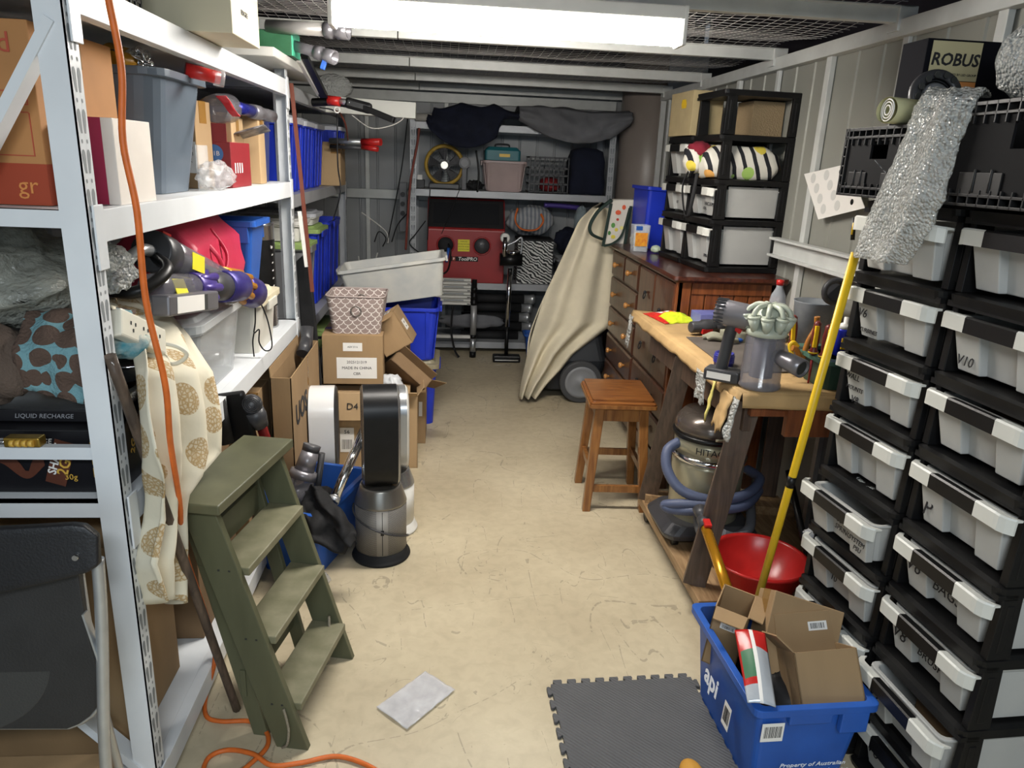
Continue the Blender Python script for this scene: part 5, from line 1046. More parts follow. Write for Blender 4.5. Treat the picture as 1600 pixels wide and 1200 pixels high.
# foam mat with jigsaw edge
matm = mat('grey foam', '#58585a', .8, var=.06, scale=8)
N, L, b = nodes_of(matm); wv = N.new('ShaderNodeTexWave'); wv.inputs['Scale'].default_value = 42; wv.bands_direction = 'DIAGONAL'; tc = N.new('ShaderNodeTexCoord'); L.new(tc.outputs['Object'], wv.inputs['Vector'])
bp = N.new('ShaderNodeBump'); bp.inputs['Strength'].default_value = .6; bp.inputs['Distance'].default_value = .004; L.new(wv.outputs['Fac'], bp.inputs['Height']); L.new(bp.outputs['Normal'], b.inputs['Normal'])
mb = MB(); S = .60; nt_ = 10; pitch = S / nt_; mb.box(0, S, 0, S, 0, .011)
for k in range(nt_):
    c = (k + .5) * pitch
    for ax in range(4):
        if k == 0 and ax in (0, 2): pass
        w1, w2, h_ = .012, .019, .020
        q = [(c - w1, 0), (c + w1, 0), (c + w2, h_ * .6), (c + w2 * .9, h_), (c - w2 * .9, h_), (c - w2, h_ * .6)]
        if ax == 0: q = [(a, S + b2) for a, b2 in q]
        if ax == 1: q = [(-b2, a) for a, b2 in q]
        if ax == 2: q = [(a, -b2) for a, b2 in q]
        if ax == 3: q = [(S + b2, a) for a, b2 in q]
        mb.loft([[V((x, y, 0)) for x, y in q], [V((x, y, .0109)) for x, y in q]])
mb.xf(Matrix.Translation((.385, 1.395, .0)) @ Matrix.Rotation(rad(2), 4, 'Z')); mb.xf(Matrix.Diagonal((.80, 1, 1, 1)) @ Matrix.Translation((.09, 0, 0)))
tag(mb.build('foam_mat', matm, at=(.6, 1.7, 0)), 'dark grey foam floor mat with jigsaw edges beside the tote of boxes', 'mat')
t = T('toe_cap', 'rounded yellow tip just showing at the bottom edge of the frame', 'shoe', tuple(onz(1075, 1212, .0))); mb = MB(); mb.sphere((0, -.03, .03), .035, 10, sq=(1, 1.6, .8)); mb.build('cap_body', mat('mustard suede', '#c48a28', .7), t)
# ================================================================ far left shelf contents
FB = 'blue bins on the far left shelf'
lidw = mat('grey white lid', '#b9bcc4', .45, var=.06)
def fbin(i, y, w, z, h, lid, label, m=bluep2, L=.52, x=-1.02): return tub(label, (x, y, z), (L, w, h), 0, m, FB, 'storage_bin', 'bin', taper=.02, rim=.012, lid=lid, lidh=.03, ribs=3, r=.03, handles=False)
fbin(0, 4.02, .30, 1.452, .345, lidw, 'blue white-lidded bin of the middle deck right behind the near shelf post')
fbin(1, 4.36, .29, 1.452, .345, lidw, 'second blue white-lidded bin of the middle deck, between two like it')
fbin(2, 4.70, .29, 1.452, .345, lidw, 'blue white-lidded bin of the middle deck next to the taped carton')
t = carton('taped brown carton at the far end of the middle deck behind the blue bins', (-.80, 5.12, 1.452), (.22, .22, .27), 0, m=cardb2)
mb = MB(); mb.box(.05, .112, -.1115, -.110, .20, .27); mb.build('tape', tape, t)
fbin(3, 5.40, .28, 1.452, .36, lidw, 'blue bin with a pale lid peeking over the taped carton', x=-.98)
t = T('folded_pole', 'silver tube with a red plastic end lying over the taped carton', 'tube', (-.95, 4.95, 1.735)); o = V((-.95, 4.95, 1.735))
a, b_ = ony(516, 220, 4.93) - o, ony(566, 222, 4.85) - o; mb = MB(); mb.cyl(a, b_, .018); mb.build('tube', zinc, t); mb = MB(); mb.cyl(b_, ony(595, 222, 4.8) - o, .022); mb.cyl(b_ + V((.0, 0, -.03)), ony(590, 233, 4.8) - o, .016); mb.build('red_end', redp, t); mb = MB(); mb.cyl(a + V((0, 0, -.035)), b_ + V((0, 0, -.035)), .012); mb.build('lower_tube', dgreyp, t)
# lower deck z .762
greenl = mat('pale green lid', '#93b060', .45, var=.08)
t = tub('grey bin with a pale green lid on the lower deck of the far left shelf', (-1.02, 4.22, .762), (.54, .34, .40), 0, greyp, name='storage_bin', cat='bin', lid=greenl, lidh=.02, ribs=2, taper=.03, r=.03)
t = tub('small white lidded box on top of the green-lidded grey bin', (-1.0, 4.22, 1.186), (.44, .28, .10), 0, whitep, name='storage_box', cat='box', lid=whitep, lidh=.02, taper=.01, handles=False)
t = tub('blue bin with a green lid behind the grey bin on the lower deck', (-1.02, 4.68, .762), (.52, .36, .44), 0, bluep2, FB, 'storage_bin', 'bin', lid=greenl, lidh=.03, ribs=3, taper=.02)
t = tub('flat white lidded box on the blue bin behind the small white box', (-1.0, 4.66, 1.236), (.44, .30, .06), 0, whitep, name='storage_box', cat='box', lid=lidw, lidh=.02, taper=.01, handles=False)
t = tub('blue bin on the lower deck, nearest the back wall', (-1.02, 5.20, .762), (.52, .52, .46), 0, bluep2, FB, 'storage_bin', 'bin', ribs=3, taper=.02)
t = tub('black bin with a green lid on the bottom deck under the grey bin', (-1.02, 4.3, .121), (.52, .5, .40), 0, dgreyp, name='storage_bin', cat='bin', lid=greenl, lidh=.03, ribs=2)
t = tub('black bin with a green lid on the bottom deck, nearest the back wall', (-1.02, 5.0, .121), (.52, .5, .40), 0, dgreyp, name='storage_bin', cat='bin', lid=greenl, lidh=.03, ribs=2)
# top of far left shelf
t = T('stick_vacuum', 'black and red stick vacuum lying over the top of the far left shelf', 'vacuum', (-.72, 4.2, 1.95)); o = V((-.72, 4.2, 1.95))
a, b_, c_ = ony(488, 160, 4.2) - o, ony(560, 165, 4.15) - o, ony(616, 188, 4.1) - o
mb = MB(); mb.tube([a, (a + b_) / 2 + V((0, 0, .01)), b_], .022, 10); mb.beam(b_, c_, .035, .03); mb.build('vacuum_body', blackp, t, bevel=.004)
mb = MB(); mb.cyl(a.lerp(b_, .36) + V((0, -.02, .015)), a.lerp(b_, .62) + V((0, -.02, .012)), .024); mb.build('red_collar', redp, t); mb = MB(); mb.cyl(a.lerp(b_, .62) + V((0, -.02, .012)), a.lerp(b_, .84) + V((0, -.02, .01)), .014); mb.build('neck', zinc, t)
mb = MB(); mb.obox(b_ + V((-.0, 0, .0)), (.14, .05, .055), (0, 12, 0)); mb.build('motor_head', blackp, t, bevel=.015)
mb = MB(); mb.tube([a.lerp(b_, .55) + V((.0 + .014 * cos(2 * pi * k / 12), -.03, -.03 + .014 * sin(2 * pi * k / 12))) for k in range(12)], .004, 6, sub=0, closed=True); mb.build('ring', whitep, t)
t = T('white_carton', 'long flat white carton on the top of the far left shelf', 'box', (-.62, 4.95, 1.955)); mb = MB(); mb.box(-.5, .46, -.06, .06, -.075 + .0, .03) ; mb.bm.free()
mb = MB(); o = V((-.62, 4.95, 1.955)); a, b_ = ony(500, 149, 4.85) - o, ony(650, 160, 4.85) - o; mb.beam(a - V((0, 0, .05)), b_ - V((0, 0, .05)), .10, .092); mb.build('carton_body', mat('off white card', '#c9c9c0', .5), t, bevel=.002)
heap('bubble_wrap', 'silvery block of bubble wrap on top of the far left shelf', 'bubble wrap', tuple(ony(520, 136, 5.0)), (.12, .06, .075), bubblem, 6, .12, 6)
cord('red_cable', 'reddish cable drooping from the top of the far left shelf', [onx(520, 172, -.75), ony(530, 176, 4.5), ony(540, 195, 4.5), ony(544, 222, 4.93)], .005, mat('red cable', '#9c4a34', .5), cat='cable')
cord('black_cable', 'thin black cable hanging in front of the blue bins down to the grey bin', [onx(500, 168, -.74), ony(520, 172, 4.3), ony(527, 182, 4.3), ony(527, 215, 4.3), ony(528, 260, 4.3), ony(532, 300, 4.3), ony(520, 345, 4.2)], .004, blackp, cat='cable')
cord('white_cable', 'pale cable looping from the white carton', [ony(550, 180, 4.6), ony(580, 200, 4.7), ony(612, 196, 4.75), ony(630, 185, 4.8), ony(626, 178, 4.8)], .003, whitep, cat='cable')
# ================================================================ back shelf, deck at 1.40
Bz = 1.4012
t = T('industrial_fan', 'yellow rimmed round fan at the left of the back shelf', 'fan', (-.03, 6.58, Bz)); yel = mat('worn yellow', '#b08a20', .5, var=.2)
c = V((.0, 0, .195))
mb = MB(); mb.tube([c + V((.155 * cos(2 * pi * k / 36), -.02, .155 * sin(2 * pi * k / 36))) for k in range(36)], .017, 8, sub=0, closed=True); mb.build('rim', yel, t)
mb = MB()
for r_ in (.04, .06, .08, .10, .12, .14): mb.tube([c + V((r_ * cos(2 * pi * k / 28), -.045, r_ * sin(2 * pi * k / 28))) for k in range(28)], .0013, 4, sub=0, closed=True)
for k in range(12): a = 2 * pi * k / 12; mb.beam(c + V((.03 * cos(a), -.045, .03 * sin(a))), c + V((.155 * cos(a), -.03, .155 * sin(a))), .003, .003, (0, 1, 0))
mb.build('guard', dgreyp, t); mb = MB(); mb.axis_lathe(c + V((0, -.05, 0)), c + V((0, -.06, 0)), [(.036, 0), (.036, .006), (.03, .009)], 24); mb.build('hub_badge', mat('badge metal', '#c9c6bb', .3, .5), t)
mb = MB()
for k in range(5):
    a0 = 2 * pi * k / 5; mb.face([c + V((r_ * cos(a0 + da), -.01 + 0.02 * (da > .3), r_ * sin(a0 + da))) for r_, da in ((.03, 0), (.14, .1), (.145, .75), (.03, .6))])
mb.build('blade', dgreyp, t, solid=.003); mb = MB(); mb.cyl(c + V((0, -.005, 0)), c + V((0, .08, 0)), .05); mb.build('motor', dgreyp, t)
mb = MB(); mb.box(-.13, .13, -.06, .08, 0, .045); mb.build('base', dgreyp, t, bevel=.008)
t = T('lens_gadget', 'round black spotlight on a stand beside the yellow fan', 'lamp', (.14, 6.52, Bz)); mb = MB(); mb.cyl((0, 0, .22), (0, -.05, .22), .05); mb.box(-.02, .02, -.03, .01, .0, .18); mb.build('lamp_body', dgreyp, t, bevel=.003); mb = MB(); mb.cyl((0, -.051, .22), (0, -.053, .22), .032); mb.build('lens', greyp, t)
t = T('battery_charger', 'small black charger with a white top at the left end of the back shelf', 'charger', (-.235, 6.50, Bz)); mb = MB(); mb.box(-.04, .04, -.05, .05, 0, .07); mb.build('charger_body', blackp, t, bevel=.004); mb = MB(); mb.box(-.02, .02, -.02, .02, .07, .11); mb.build('battery', whitep, t)
heap('black_cables', 'tangle of black straps and cables on the back shelf by the pinkish tub', 'cables', (.23, 6.50, Bz + .04), (.07, .05, .04), blackm, 3, .4, 5)
t = tub('pinkish translucent tub in the middle of the back shelf', (.475, 6.56, Bz), (.37, .36, .25), 0, mat('pinkish plastic', '#a58e8a', .4, var=.15, scale=4), lid=None, taper=.03, r=.03, ribs=2)
t = T('tool_case', 'teal tool case with a yellow badge on top of the pinkish tub', 'case', (.46, 6.56, Bz + .252)); mb = MB(); mb.loft([rrect(.15, .12, .02, 0), rrect(.15, .12, .02, .08), rrect(.12, .10, .02, .11)]); mb.build('case_body', tealp, t, bevel=.003); mb = MB(); mb.box(-.03, .06, -.126, -.12, .03, .055); mb.build('badge', yellowp, t); mb = MB(); mb.tube([(-.06, 0, .105), (-.05, 0, .13), (.05, 0, .13), (.06, 0, .105)], .008, 8); mb.build('handle', blackp, t)
t = T('milk_crate', 'black lattice crate with red things inside on the back shelf', 'crate', (.855, 6.56, Bz)); mb = MB(); w_, h_ = .165, .30
for z in (0, .07, .14, .20, .285): mb.box(-w_, w_, -.15, -.143, z, z + .014); mb.box(-w_, -w_ + .007, -.15, .15, z, z + .014); mb.box(w_ - .007, w_, -.15, .15, z, z + .014); mb.box(-w_, w_, .143, .15, z, z + .014)
for k in range(9): x = -w_ + 2 * w_ * k / 8; mb.box(x - .004, x + .004, -.15, -.143, 0, h_); mb.box(x - .004, x + .004, .143, .15, 0, h_)
for k in range(4): mb.beam((-.12 + k * .07, -.147, .205), (-.085 + k * .07, -.147, .29), .006, .006, (0, 1, 0))
mb.box(-w_, w_, -.15, .15, 0, .006); mb.build('lattice', dgreyp, t); heap('', '', '', (.03, 0, .07), (.09, .08, .06), mat('red goods', '#a32a2c', .6), 2, .3, parent=t, name='x') if False else None
heap('red_goods', 'red bundle inside the black lattice crate', 'bundle', (.88, 6.55, Bz + .07), (.09, .09, .06), mat('red goods', '#8f2427', .6), 2, .25)
t = T('navy_bag', 'large dark navy bag filling the right end of the back shelf', 'bag', (1.195, 6.58, Bz)); mb = MB(); mb.loft([rrect(.15, .16, .04, 0), rrect(.155, .17, .05, .12), rrect(.15, .16, .05, .27), rrect(.13, .13, .05, .36), rrect(.08, .09, .04, .385)], smooth=True)
bmesh.ops.subdivide_edges(mb.bm, edges=mb.bm.edges, cuts=3, use_grid_fill=True); mb.jitter(.012, 9, 5); mb.build('bag_body', navy, t)
# on top of the back shelf
def blob_cloth(label, nm, cat, x0, x1, top, bot, y0, m, drop, seed):
    def fn(u, v):
        x = x0 + (x1 - x0) * u; zt = top(u); zb = bot(u)
        if v < .35: k = v / .35; return V((x, y0 + .40 - .42 * k, zt - .02 + .03 * sin(k * 3) + .02 * noise.noise(V((u * 6, v * 6, seed)))))
        k = (v - .35) / .65; return V((x + .012 * noise.noise(V((u * 8, k * 4, seed))), y0 - .02 - .05 * sin(k * 3.0) + .035 * noise.noise(V((u * 7, k * 3, seed + 4))), zt + (zb - zt) * k))
    return floppy(label, nm, cat, fn, 44, 30, m, .012)
blob_cloth('dark navy jacket heaped over the left of the top back shelf', 'navy_jacket', 'jacket', -.17, .60, lambda u: 2.04 + .05 * sin(u * 3.1) - .03 * abs(sin(u * 9)) - (.06 if u < .06 else 0), lambda u: 2.0 - .19 * sin(min(1, u * 1.25) * pi) ** .6 - (.07 if u < .75 else .02), 6.30, navy, .2, 3)
blob_cloth('grey blanket rolled over the right of the top back shelf', 'grey_blanket', 'blanket', .565, 1.49, lambda u: 2.075 - .01 * u + .01 * sin(u * 7), lambda u: 1.97 - .155 * sin(min(1, u * 1.25) * pi * .75) + (.12 * max(0, u - .82) / .18), 6.28, greycloth, .2, 8)
t = T('fluorescent_tube', 'pale rolled tube lying at the left end of the top back shelf', 'tube', (-.15, 6.40, 1.96)); mb = MB(); mb.cyl((-.12, -.09, -.0), (.10, -.06, -.0), .03); mb.build('tube_body', mat('pale tube', '#b4b0a8', .4), t)
cord('red_lead', 'faded red lead hanging down the left post of the back shelf', [ony(655, 200, 6.25), ony(652, 225, 6.25), ony(642, 280, 6.25), ony(637, 340, 6.25), ony(634, 390, 6.28)], .010, mat('faded red lead', '#843a2e', .6), cat='cable')
# ---- blast cabinet on deck .625
t = T('sandblast_cabinet', 'red bench-top blast cabinet with a dark window and two arm holes', 'cabinet', (.165, 6.58, .627)); cr_ = mat('cabinet red', '#9c1c1d', .4, var=.12, scale=6)
prof = [(-.24, 0), (.22, 0), (.22, .70), (-.06, .70), (-.24, .45)]
mb = MB(); mb.loft([[V((x, y, z)) for y, z in prof] for x in (-.33, .33)]); mb.build('cabinet_body', cr_, t, bevel=.008)
Mw = face_m((1, 0, 0), (0, .18, .25)); cw = V((0, -.152, .578)); mb = MB(); mb.obox(cw, (.64, .27, .012), Mw); mb.build('window_frame', blackm, t, bevel=.004); mb = MB(); mb.obox(cw + Mw @ V((0, 0, .004)), (.56, .20, .01), Mw); mb.build('window_glass', mat('dark glass', '#26272a', .12), t)
for sx in (-1, 1):
    mb = MB(); mb.tube([V((-.02 + sx * .155 + .072 * cos(2 * pi * k / 28), -.245, .32 + .072 * sin(2 * pi * k / 28))) for k in range(28)], .007, 8, sub=0, closed=True); mb.build('arm_port_ring', cr_, t)
    mb = MB(); mb.axis_lathe((-.02 + sx * .155, -.2405, .32), (-.02 + sx * .155, -.30, .32), [(.068, 0), (.068, .0015), (.02, .002)] if sx < 0 else [(.066, 0), (.06, .006), (.02, .02), (.01, .02)], 24); mb.build('arm_port', blackm if sx < 0 else dgreyp, t)
label_card(t, (-.02, -.2412, .32), TOCAM, .10, .10, ('WARNING', 'EYE PROTECTION', 'MUST BE WORN', 'USE WITH CARE'), m=paleyel, size=.0125, name='warning_label')
mb = MB(); mb.box(-.125, .105, -.2425, -.2402, .185, .225); mb.build('badge', blackm, t); txt('ToolPRO', .042, paperw, t, (.015, -.2435, .205), TOCAM, shear=.15, bold=.001); mb = MB(); mb.box(-.115, -.09, -.2445, -.242, .19, .22); mb.build('emblem', mat('emblem orange', '#b8482c', .5), t)
txt('P', .024, paperw, t, (-.1025, -.2455, .205), TOCAM, bold=.001)
mb = MB(); mb.tube([(-.15, -.25, .33), (-.13, -.28, .26), (-.16, -.275, .10), (-.30, -.26, .06)], .007, 8); mb.build('blast_hose', blackp, t); mb = MB(); mb.cyl((-.148, -.275, .30), (-.165, -.275, .18), .012); mb.build('blast_gun', bluep, t)
mb = MB(); mb.obox((.335, -.245, .42), (.02, .01, .03)); mb.build('latch', chrome, t, bevel=.002)
stripe = mat('striped bag cloth', '#7d838c', .9)
N, L, b = nodes_of(stripe); wv = N.new('ShaderNodeTexWave'); wv.inputs['Scale'].default_value = 9; wv.inputs['Distortion'].default_value = 1.5; tc = N.new('ShaderNodeTexCoord'); L.new(tc.outputs['Object'], wv.inputs['Vector']); cr = N.new('ShaderNodeValToRGB'); L.new(wv.outputs['Fac'], cr.inputs['Fac']); cr.color_ramp.elements[0].color = (*hexc('#6d7480'), 1); cr.color_ramp.elements[1].color = (*hexc('#a5a6a6'), 1); L.new(cr.outputs[0], b.inputs['Base Color'])
t = T('striped_bag', 'grey striped shopping bag with orange handles on the back shelf beside the red cabinet', 'bag', (.72, 6.52, 1.03)); heap('bag_body', '', '', (.0, .0, .13), (.20, .12, .13), stripe, 4, .25, parent=t)
mb = MB(); mb.tube([(-.12, -.13, .24), (-.14, -.16, .14), (-.08, -.17, .07), (.04, -.17, .07), (.10, -.16, .14), (.08, -.13, .20)], .012, 6, flat=.5); mb.build('handle', orangep, t)
zeb = mat('zebra print', '#d8d8d4', .6)
N, L, b = nodes_of(zeb); wv = N.new('ShaderNodeTexWave'); wv.inputs['Scale'].default_value = 13; wv.inputs['Distortion'].default_value = 7; wv.inputs['Detail Scale'].default_value = 1.4; mp = N.new('ShaderNodeMapping'); mp.inputs['Rotation'].default_value = (0, rad(60), 0); tc = N.new('ShaderNodeTexCoord'); L.new(tc.outputs['Object'], mp.inputs[0]); L.new(mp.outputs[0], wv.inputs['Vector']); cr = N.new('ShaderNodeValToRGB'); cr.color_ramp.interpolation = 'CONSTANT'; L.new(wv.outputs['Fac'], cr.inputs['Fac']); cr.color_ramp.elements[0].color = (*hexc('#17171a'), 1); cr.color_ramp.elements[1].color = (*hexc('#cfcfcb'), 1); cr.color_ramp.elements[1].position = .5; L.new(cr.outputs[0], b.inputs['Base Color'])
t = T('storage_cube', 'zebra print storage cube on the lower back shelf', 'box', (.77, 6.54, .627)); mb = MB(); mb.box(-.155, .155, -.15, .15, 0, .37); mb.build('cube_body', zeb, t, bevel=.004); mb = MB(); mb.box(-.158, .158, -.153, .153, .37, .385); mb.build('cube_lid', blackm, t)
t = tub('grey tub to the right of the zebra cube, partly behind the cloth-covered item', (1.14, 6.56, .627), (.36, .34, .22), 0, greyp, taper=.03)
heap('dark_clutter', 'dark tangle of bags above the grey tub on the back shelf', 'bags', (1.14, 6.58, .627 + .36), (.17, .14, .13), navy, 9, .3)
cord('vacuum_wand', 'purple and grey vacuum wand lying above the striped bag', [ony(850, 320, 6.5), ony(880, 322, 6.5), ony(905, 325, 6.5)], .022, purplep, cat='vacuum')
# rolls under deck
RG = 'black rolls stored under the back shelf'
roll0 = T('fabric_roll', 'black fabric roll with a metal end cap lying along the bottom of the back shelf', 'roll', (.50, 6.5, .13), group=RG)
mb = MB(); mb.cyl((-.36, 0, 0), (.16, 0, 0), .04); mb.build('roll_body', blackm, roll0); mb = MB(); mb.axis_lathe((.16, 0, 0), (.3, 0, 0), [(.042, 0), (.042, .06), (.046, .065), (.046, .09), (.034, .10)], 20); mb.build('end_cap', zinc, roll0)
for x, y, z in ((.53, 6.52, .215), (.50, 6.50, .30), (.52, 6.52, .385), (.54, 6.5, .47)): c = copy_tree(roll0); setm(c, (x, y, z))
heap('grey_sheet', 'crumpled grey sheet tucked between the black rolls', 'sheet', (.22, 6.42, .27), (.28, .04, .06), greycloth, 5, .3)
# telescopic ladder
t = T('telescopic_ladder', 'collapsed white telescopic ladder with black end posts leaning on the back shelf', 'ladder', (.08, 6.2, 0)); o = V((.08, 6.2, 0))
for k in range(8):
    z = .685 - k * .0285; mb = MB(); mb.box(-.20, .13, -.02, .03, z - .023, z); s_ = mb.build('rung', mat('ladder white', '#c8c7c0', .4), t, bevel=.003)
    mb = MB(); mb.box(-.10, .07, -.0215, -.0195, z - .017, z - .006) if k % 2 == 0 else (mb.box(.10, .125, -.0215, -.0195, z - .017, z - .009), mb.box(-.19, -.165, -.0215, -.0195, z - .017, z - .009)); mb.build('grip_pad', slotdark if k % 2 == 0 else blackm, s_)
for x in (.16, -.235):
    mb = MB(); mb.axis_lathe((x, 0, .46), (x, 0, .8), [(.026, 0), (.026, .03), (.023, .032), (.023, .06), (.026, .062), (.026, .09), (.023, .092), (.023, .12), (.026, .122), (.026, .15), (.022, .152), (.022, .22)], 18); mb.build('collapsed_post', blackp, t)
    mb = MB(); mb.cyl((x, 0, .20), (x, 0, .46), .027); mb.build('post', mat('printed alu', '#a8a8a8', .4, .5), t); mb = MB(); mb.cyl((x, 0, .04), (x, 0, .17), .024); mb.build('lower_post', zinc, t); mb = MB(); mb.cyl((x, 0, .17), (x, 0, .2), .029); mb.cyl((x, 0, 0), (x, 0, .05), .028); mb.build('foot', blackp, t)
mb = MB(); mb.box(-.21, .135, -.015, .02, .17, .195); mb.build('bottom_rung', whitep, t); mb = MB(); mb.tube([(-.02, -.03, .45), (-.03, -.04, .25), (-.0, -.04, .08), (.04, -.05, .01)], .012, 6, flat=.4); mb.build('strap', blackm, t)
# stick vacuum
t = T('stick_vacuum', 'slim chrome and black stick vacuum standing in front of the back shelf', 'vacuum', (.525, 6.10, 0)); o = V((.525, 6.10, 0))
mb = MB(); mb.obox((.0, -.03, .03), (.235, .09, .06)); mb.build('floor_head', blackp, t, bevel=.01); mb = MB(); mb.box(-.1, .1, -.078, -.073, .02, .028); mb.build('head_trim', chrome, t)
mb = MB(); mb.cyl((.0, 0, .06), (.0, 0, .32), .017); mb.build('lower_tube', blackp, t); mb = MB(); mb.cyl((.0, 0, .30), (.005, 0, .80), .019); mb.build('tube', chrome, t)
mb = MB(); mb.cyl((-.085, 0, .87), (.10, 0, .87), .052); mb.build('motor', blackp, t); mb = MB(); mb.cyl((-.02, -.03, .93), (.08, -.03, .93), .02); mb.cyl((-.05, -.05, .90), (-.05, -.05, 1.06), .022); mb.build('chrome_body', chrome, t)
mb = MB(); mb.axis_lathe((-.05, -.0, 1.05), (-.05, -.1, 1.05), [(.04, 0), (.04, .05), (.032, .06)], 20); mb.build('dial', whitep, t); mb = MB(); mb.tube([(-.04, 0, .98), (.04, 0, 1.02), (.09, 0, 1.05), (.09, 0, .93), (.07, 0, .90)], .009, 8); mb.build('handle', zinc, t)
t = tub('small blue box on the floor at the right of the stick vacuum', (.78, 6.25, 0), (.2, .2, .22), 0, bluep, handles=False)
# power board table against the back wall
t = T('small_shelf', 'small white shelf with plugs against the back wall left of the shelving', 'shelf', (-.50, 6.62, 0)); mb = MB(); mb.box(-.19, .16, -.12, .20, .62, .65); mb.build('top', whitep, t)
for x in (-.17, .14): MB().box(x - .012, x + .012, -.1, .18, 0, .62).build('side_panel', dgreyp, t)
t = T('gas_cylinder', 'dark red cylinder under the small white shelf', 'cylinder', (-.40, 6.60, 0)); mb = MB(); mb.lathe([(.10, 0), (.11, .02), (.11, .48), (.08, .55), (.03, .58)], 28); mb.build('cylinder_body', mat('dark red steel', '#571318', .3, coat=.4), t)
heap('black_bag', 'black bag hanging beside the dark red cylinder', 'bag', (-.60, 6.48, .40), (.06, .05, .20), blackcloth, 3, .2)
for i, (x, m_) in enumerate(((-.53, blackp), (-.46, whitep), (-.40, whitep))):
    t = T('plug_adapter', ('black plug adapter standing on the small white shelf', 'white plug adapter in the middle of the small white shelf', 'white plug adapter on the small white shelf nearest the post')[i], 'plug', (x, 6.58, .6505)); MB().box(-.022, .022, -.02, .02, 0, .05 + .01 * i).build('plug_body', m_, t, bevel=.004)
t = T('wall_socket_strip', 'grey socket strip fixed upright beside the back shelf post', 'socket', (-.385, 6.62, 1.02)); mb = MB(); mb.box(-.03, .035, -.02, .0, 0, .42); mb.build('strip_body', greyp, t, bevel=.004)
for z in (.16, .24, .32):
    mb = MB(); mb.cyl((0, -.021, z), (0, -.05, z), .02); mb.build('plug', blackp, t)
for i, pts in enumerate(([(637, 185), (628, 260), (615, 330), (605, 378)], [(640, 330), (622, 350), (612, 378)], [(565, 332), (590, 350), (605, 365), (606, 380)], [(560, 400), (565, 418), (582, 415), (590, 395)], [(665, 345), (650, 365), (640, 380), (655, 395)], [(585, 378), (592, 362), (603, 372), (598, 385)])):
    cord('loose_cable', ('thin black cable falling beside the left post of the back shelf', 'short black cable from the socket strip to the small shelf', 'pale cable crossing to the plugs on the small shelf', 'pale cable looped low beside the far left bins', 'black cable tangled around the left post of the back shelf', 'black cable coil on the small white shelf')[i], [ony(a, b2, 6.55 if i != 4 else 6.3) for a, b2 in pts], .005, whitep if i in (2, 3) else blackp, cat='cable')
for i, pts in enumerate(([(672, 296), (670, 330), (668, 375)], [(718, 296), (705, 330), (690, 365)], [(744, 235), (748, 270), (746, 300)])):
    cord('hanging_strap', ('thin black cord hanging before the left edge of the red cabinet', 'thin black cord crossing the window of the red cabinet', 'black strap hanging from the navy jacket to the deck')[i], [ony(a, b2, 6.335 if b2 > 290 or i == 2 else 6.34) for a, b2 in pts], (.004, .003, .008)[i], blackp, cat='strap')
# ================================================================ cloth-covered wheeled item
t = T('wheeled_bin', 'dark grey wheeled item under a cream dust sheet by the chest of drawers', 'bin', (.86, 5.25, 0)); o = V((.86, 5.25, 0))
mb = MB(); mb.loft([rrect(.20, .20, .05, .07, 4, .06), rrect(.25, .23, .06, .30, 4, .06), rrect(.22, .20, .06, .42, 4, .06), rrect(.10, .12, .05, .9, 4, .08), rrect(.05, .07, .04, 1.24, 4, .12)]); mb.build('bin_body', mat('charcoal plastic', '#202226', .5), t, bevel=.01)
for x, y in ((.115, -.235),):
    mb = MB(); mb.axis_lathe((x, y, .155), (x, y - .06, .155), [(.15, 0), (.155, .01), (.155, .045), (.148, .055)], 40); mb.build('wheel', mat('rubber grey', '#3c3d3f', .6), t)
    mb = MB(); mb.axis_lathe((x, y - .052, .155), (x, y - .1, .155), [(.118, 0), (.118, .006), (.10, .008), (.09, .004), (.03, .004), (.025, .012), (.0, .014)], 36); mb.build('hub_cap', mat('hub grey', '#77797c', .5), t)
mb = MB(); mb.axis_lathe((-.02, .24, .12), (-.02, .30, .12), [(.12, 0), (.12, .05)], 30); mb.build('wheel', dgreyp, t)
def cover(u, v):
    # u along the front from left hem to right, v from top to bottom
    rows_ = [(325, 925, 950), (345, 905, 958), (400, 880, 962), (460, 852, 962), (505, 838, 957), (530, 831, 926), (552, 826, 897), (578, 819, 877), (600, 814, 856), (621, 811, 840)]
    f = v * 9; i = min(int(f), 8); k = f - i; q = [rows_[i][j] * (1 - k) + rows_[i + 1][j] * k for j in range(3)]
    px = q[1] + (q[2] - q[1]) * u; Y = 5.02 - .10 * v + .16 * (1 - v) * 0 + .22 * (abs(u - .45) ** 1.5)
    return ony(px, q[0], Y) + V((.0, .035 * sin(u * 17 + v * 3) * (.25 + v) + .02 * noise.noise(V((u * 4, v * 4, 3))), 0))
floppy('cream dust sheet draped over the wheeled item beside the chest of drawers', 'dust_sheet', 'sheet', cover, 70, 50, creamcloth, .006)
# right side of cover that goes round to the chest
def cover2(u, v): 
    a = cover(1, v); return a + V((.10 * u + .01 * sin(u * 12), .35 * u, 0))
def cover3(u, v):
    a = cover(0, v); return a + V((.16 * u + .02 * sin(v * 9), .45 * u, .02 * u))
mb = MB(); mb.sheet(cover3, 10, 40); o_ = mb.build('dust_sheet_back', creamcloth, at=(.8, 5.3, .0), solid=.006); o_.name = 'dust_sheet_fold'; o_.parent = bpy.data.objects['dust_sheet']; o_.location = V((.8, 5.3, 0)) - bpy.data.objects['dust_sheet'].location
heap('grey_cloth', 'grey cloth peeking out behind the top of the dust sheet', 'cloth', tuple(ony(908, 345, 5.5)), (.05, .06, .10), mat('slate cloth', '#5f6b70', .9), 3, .25)
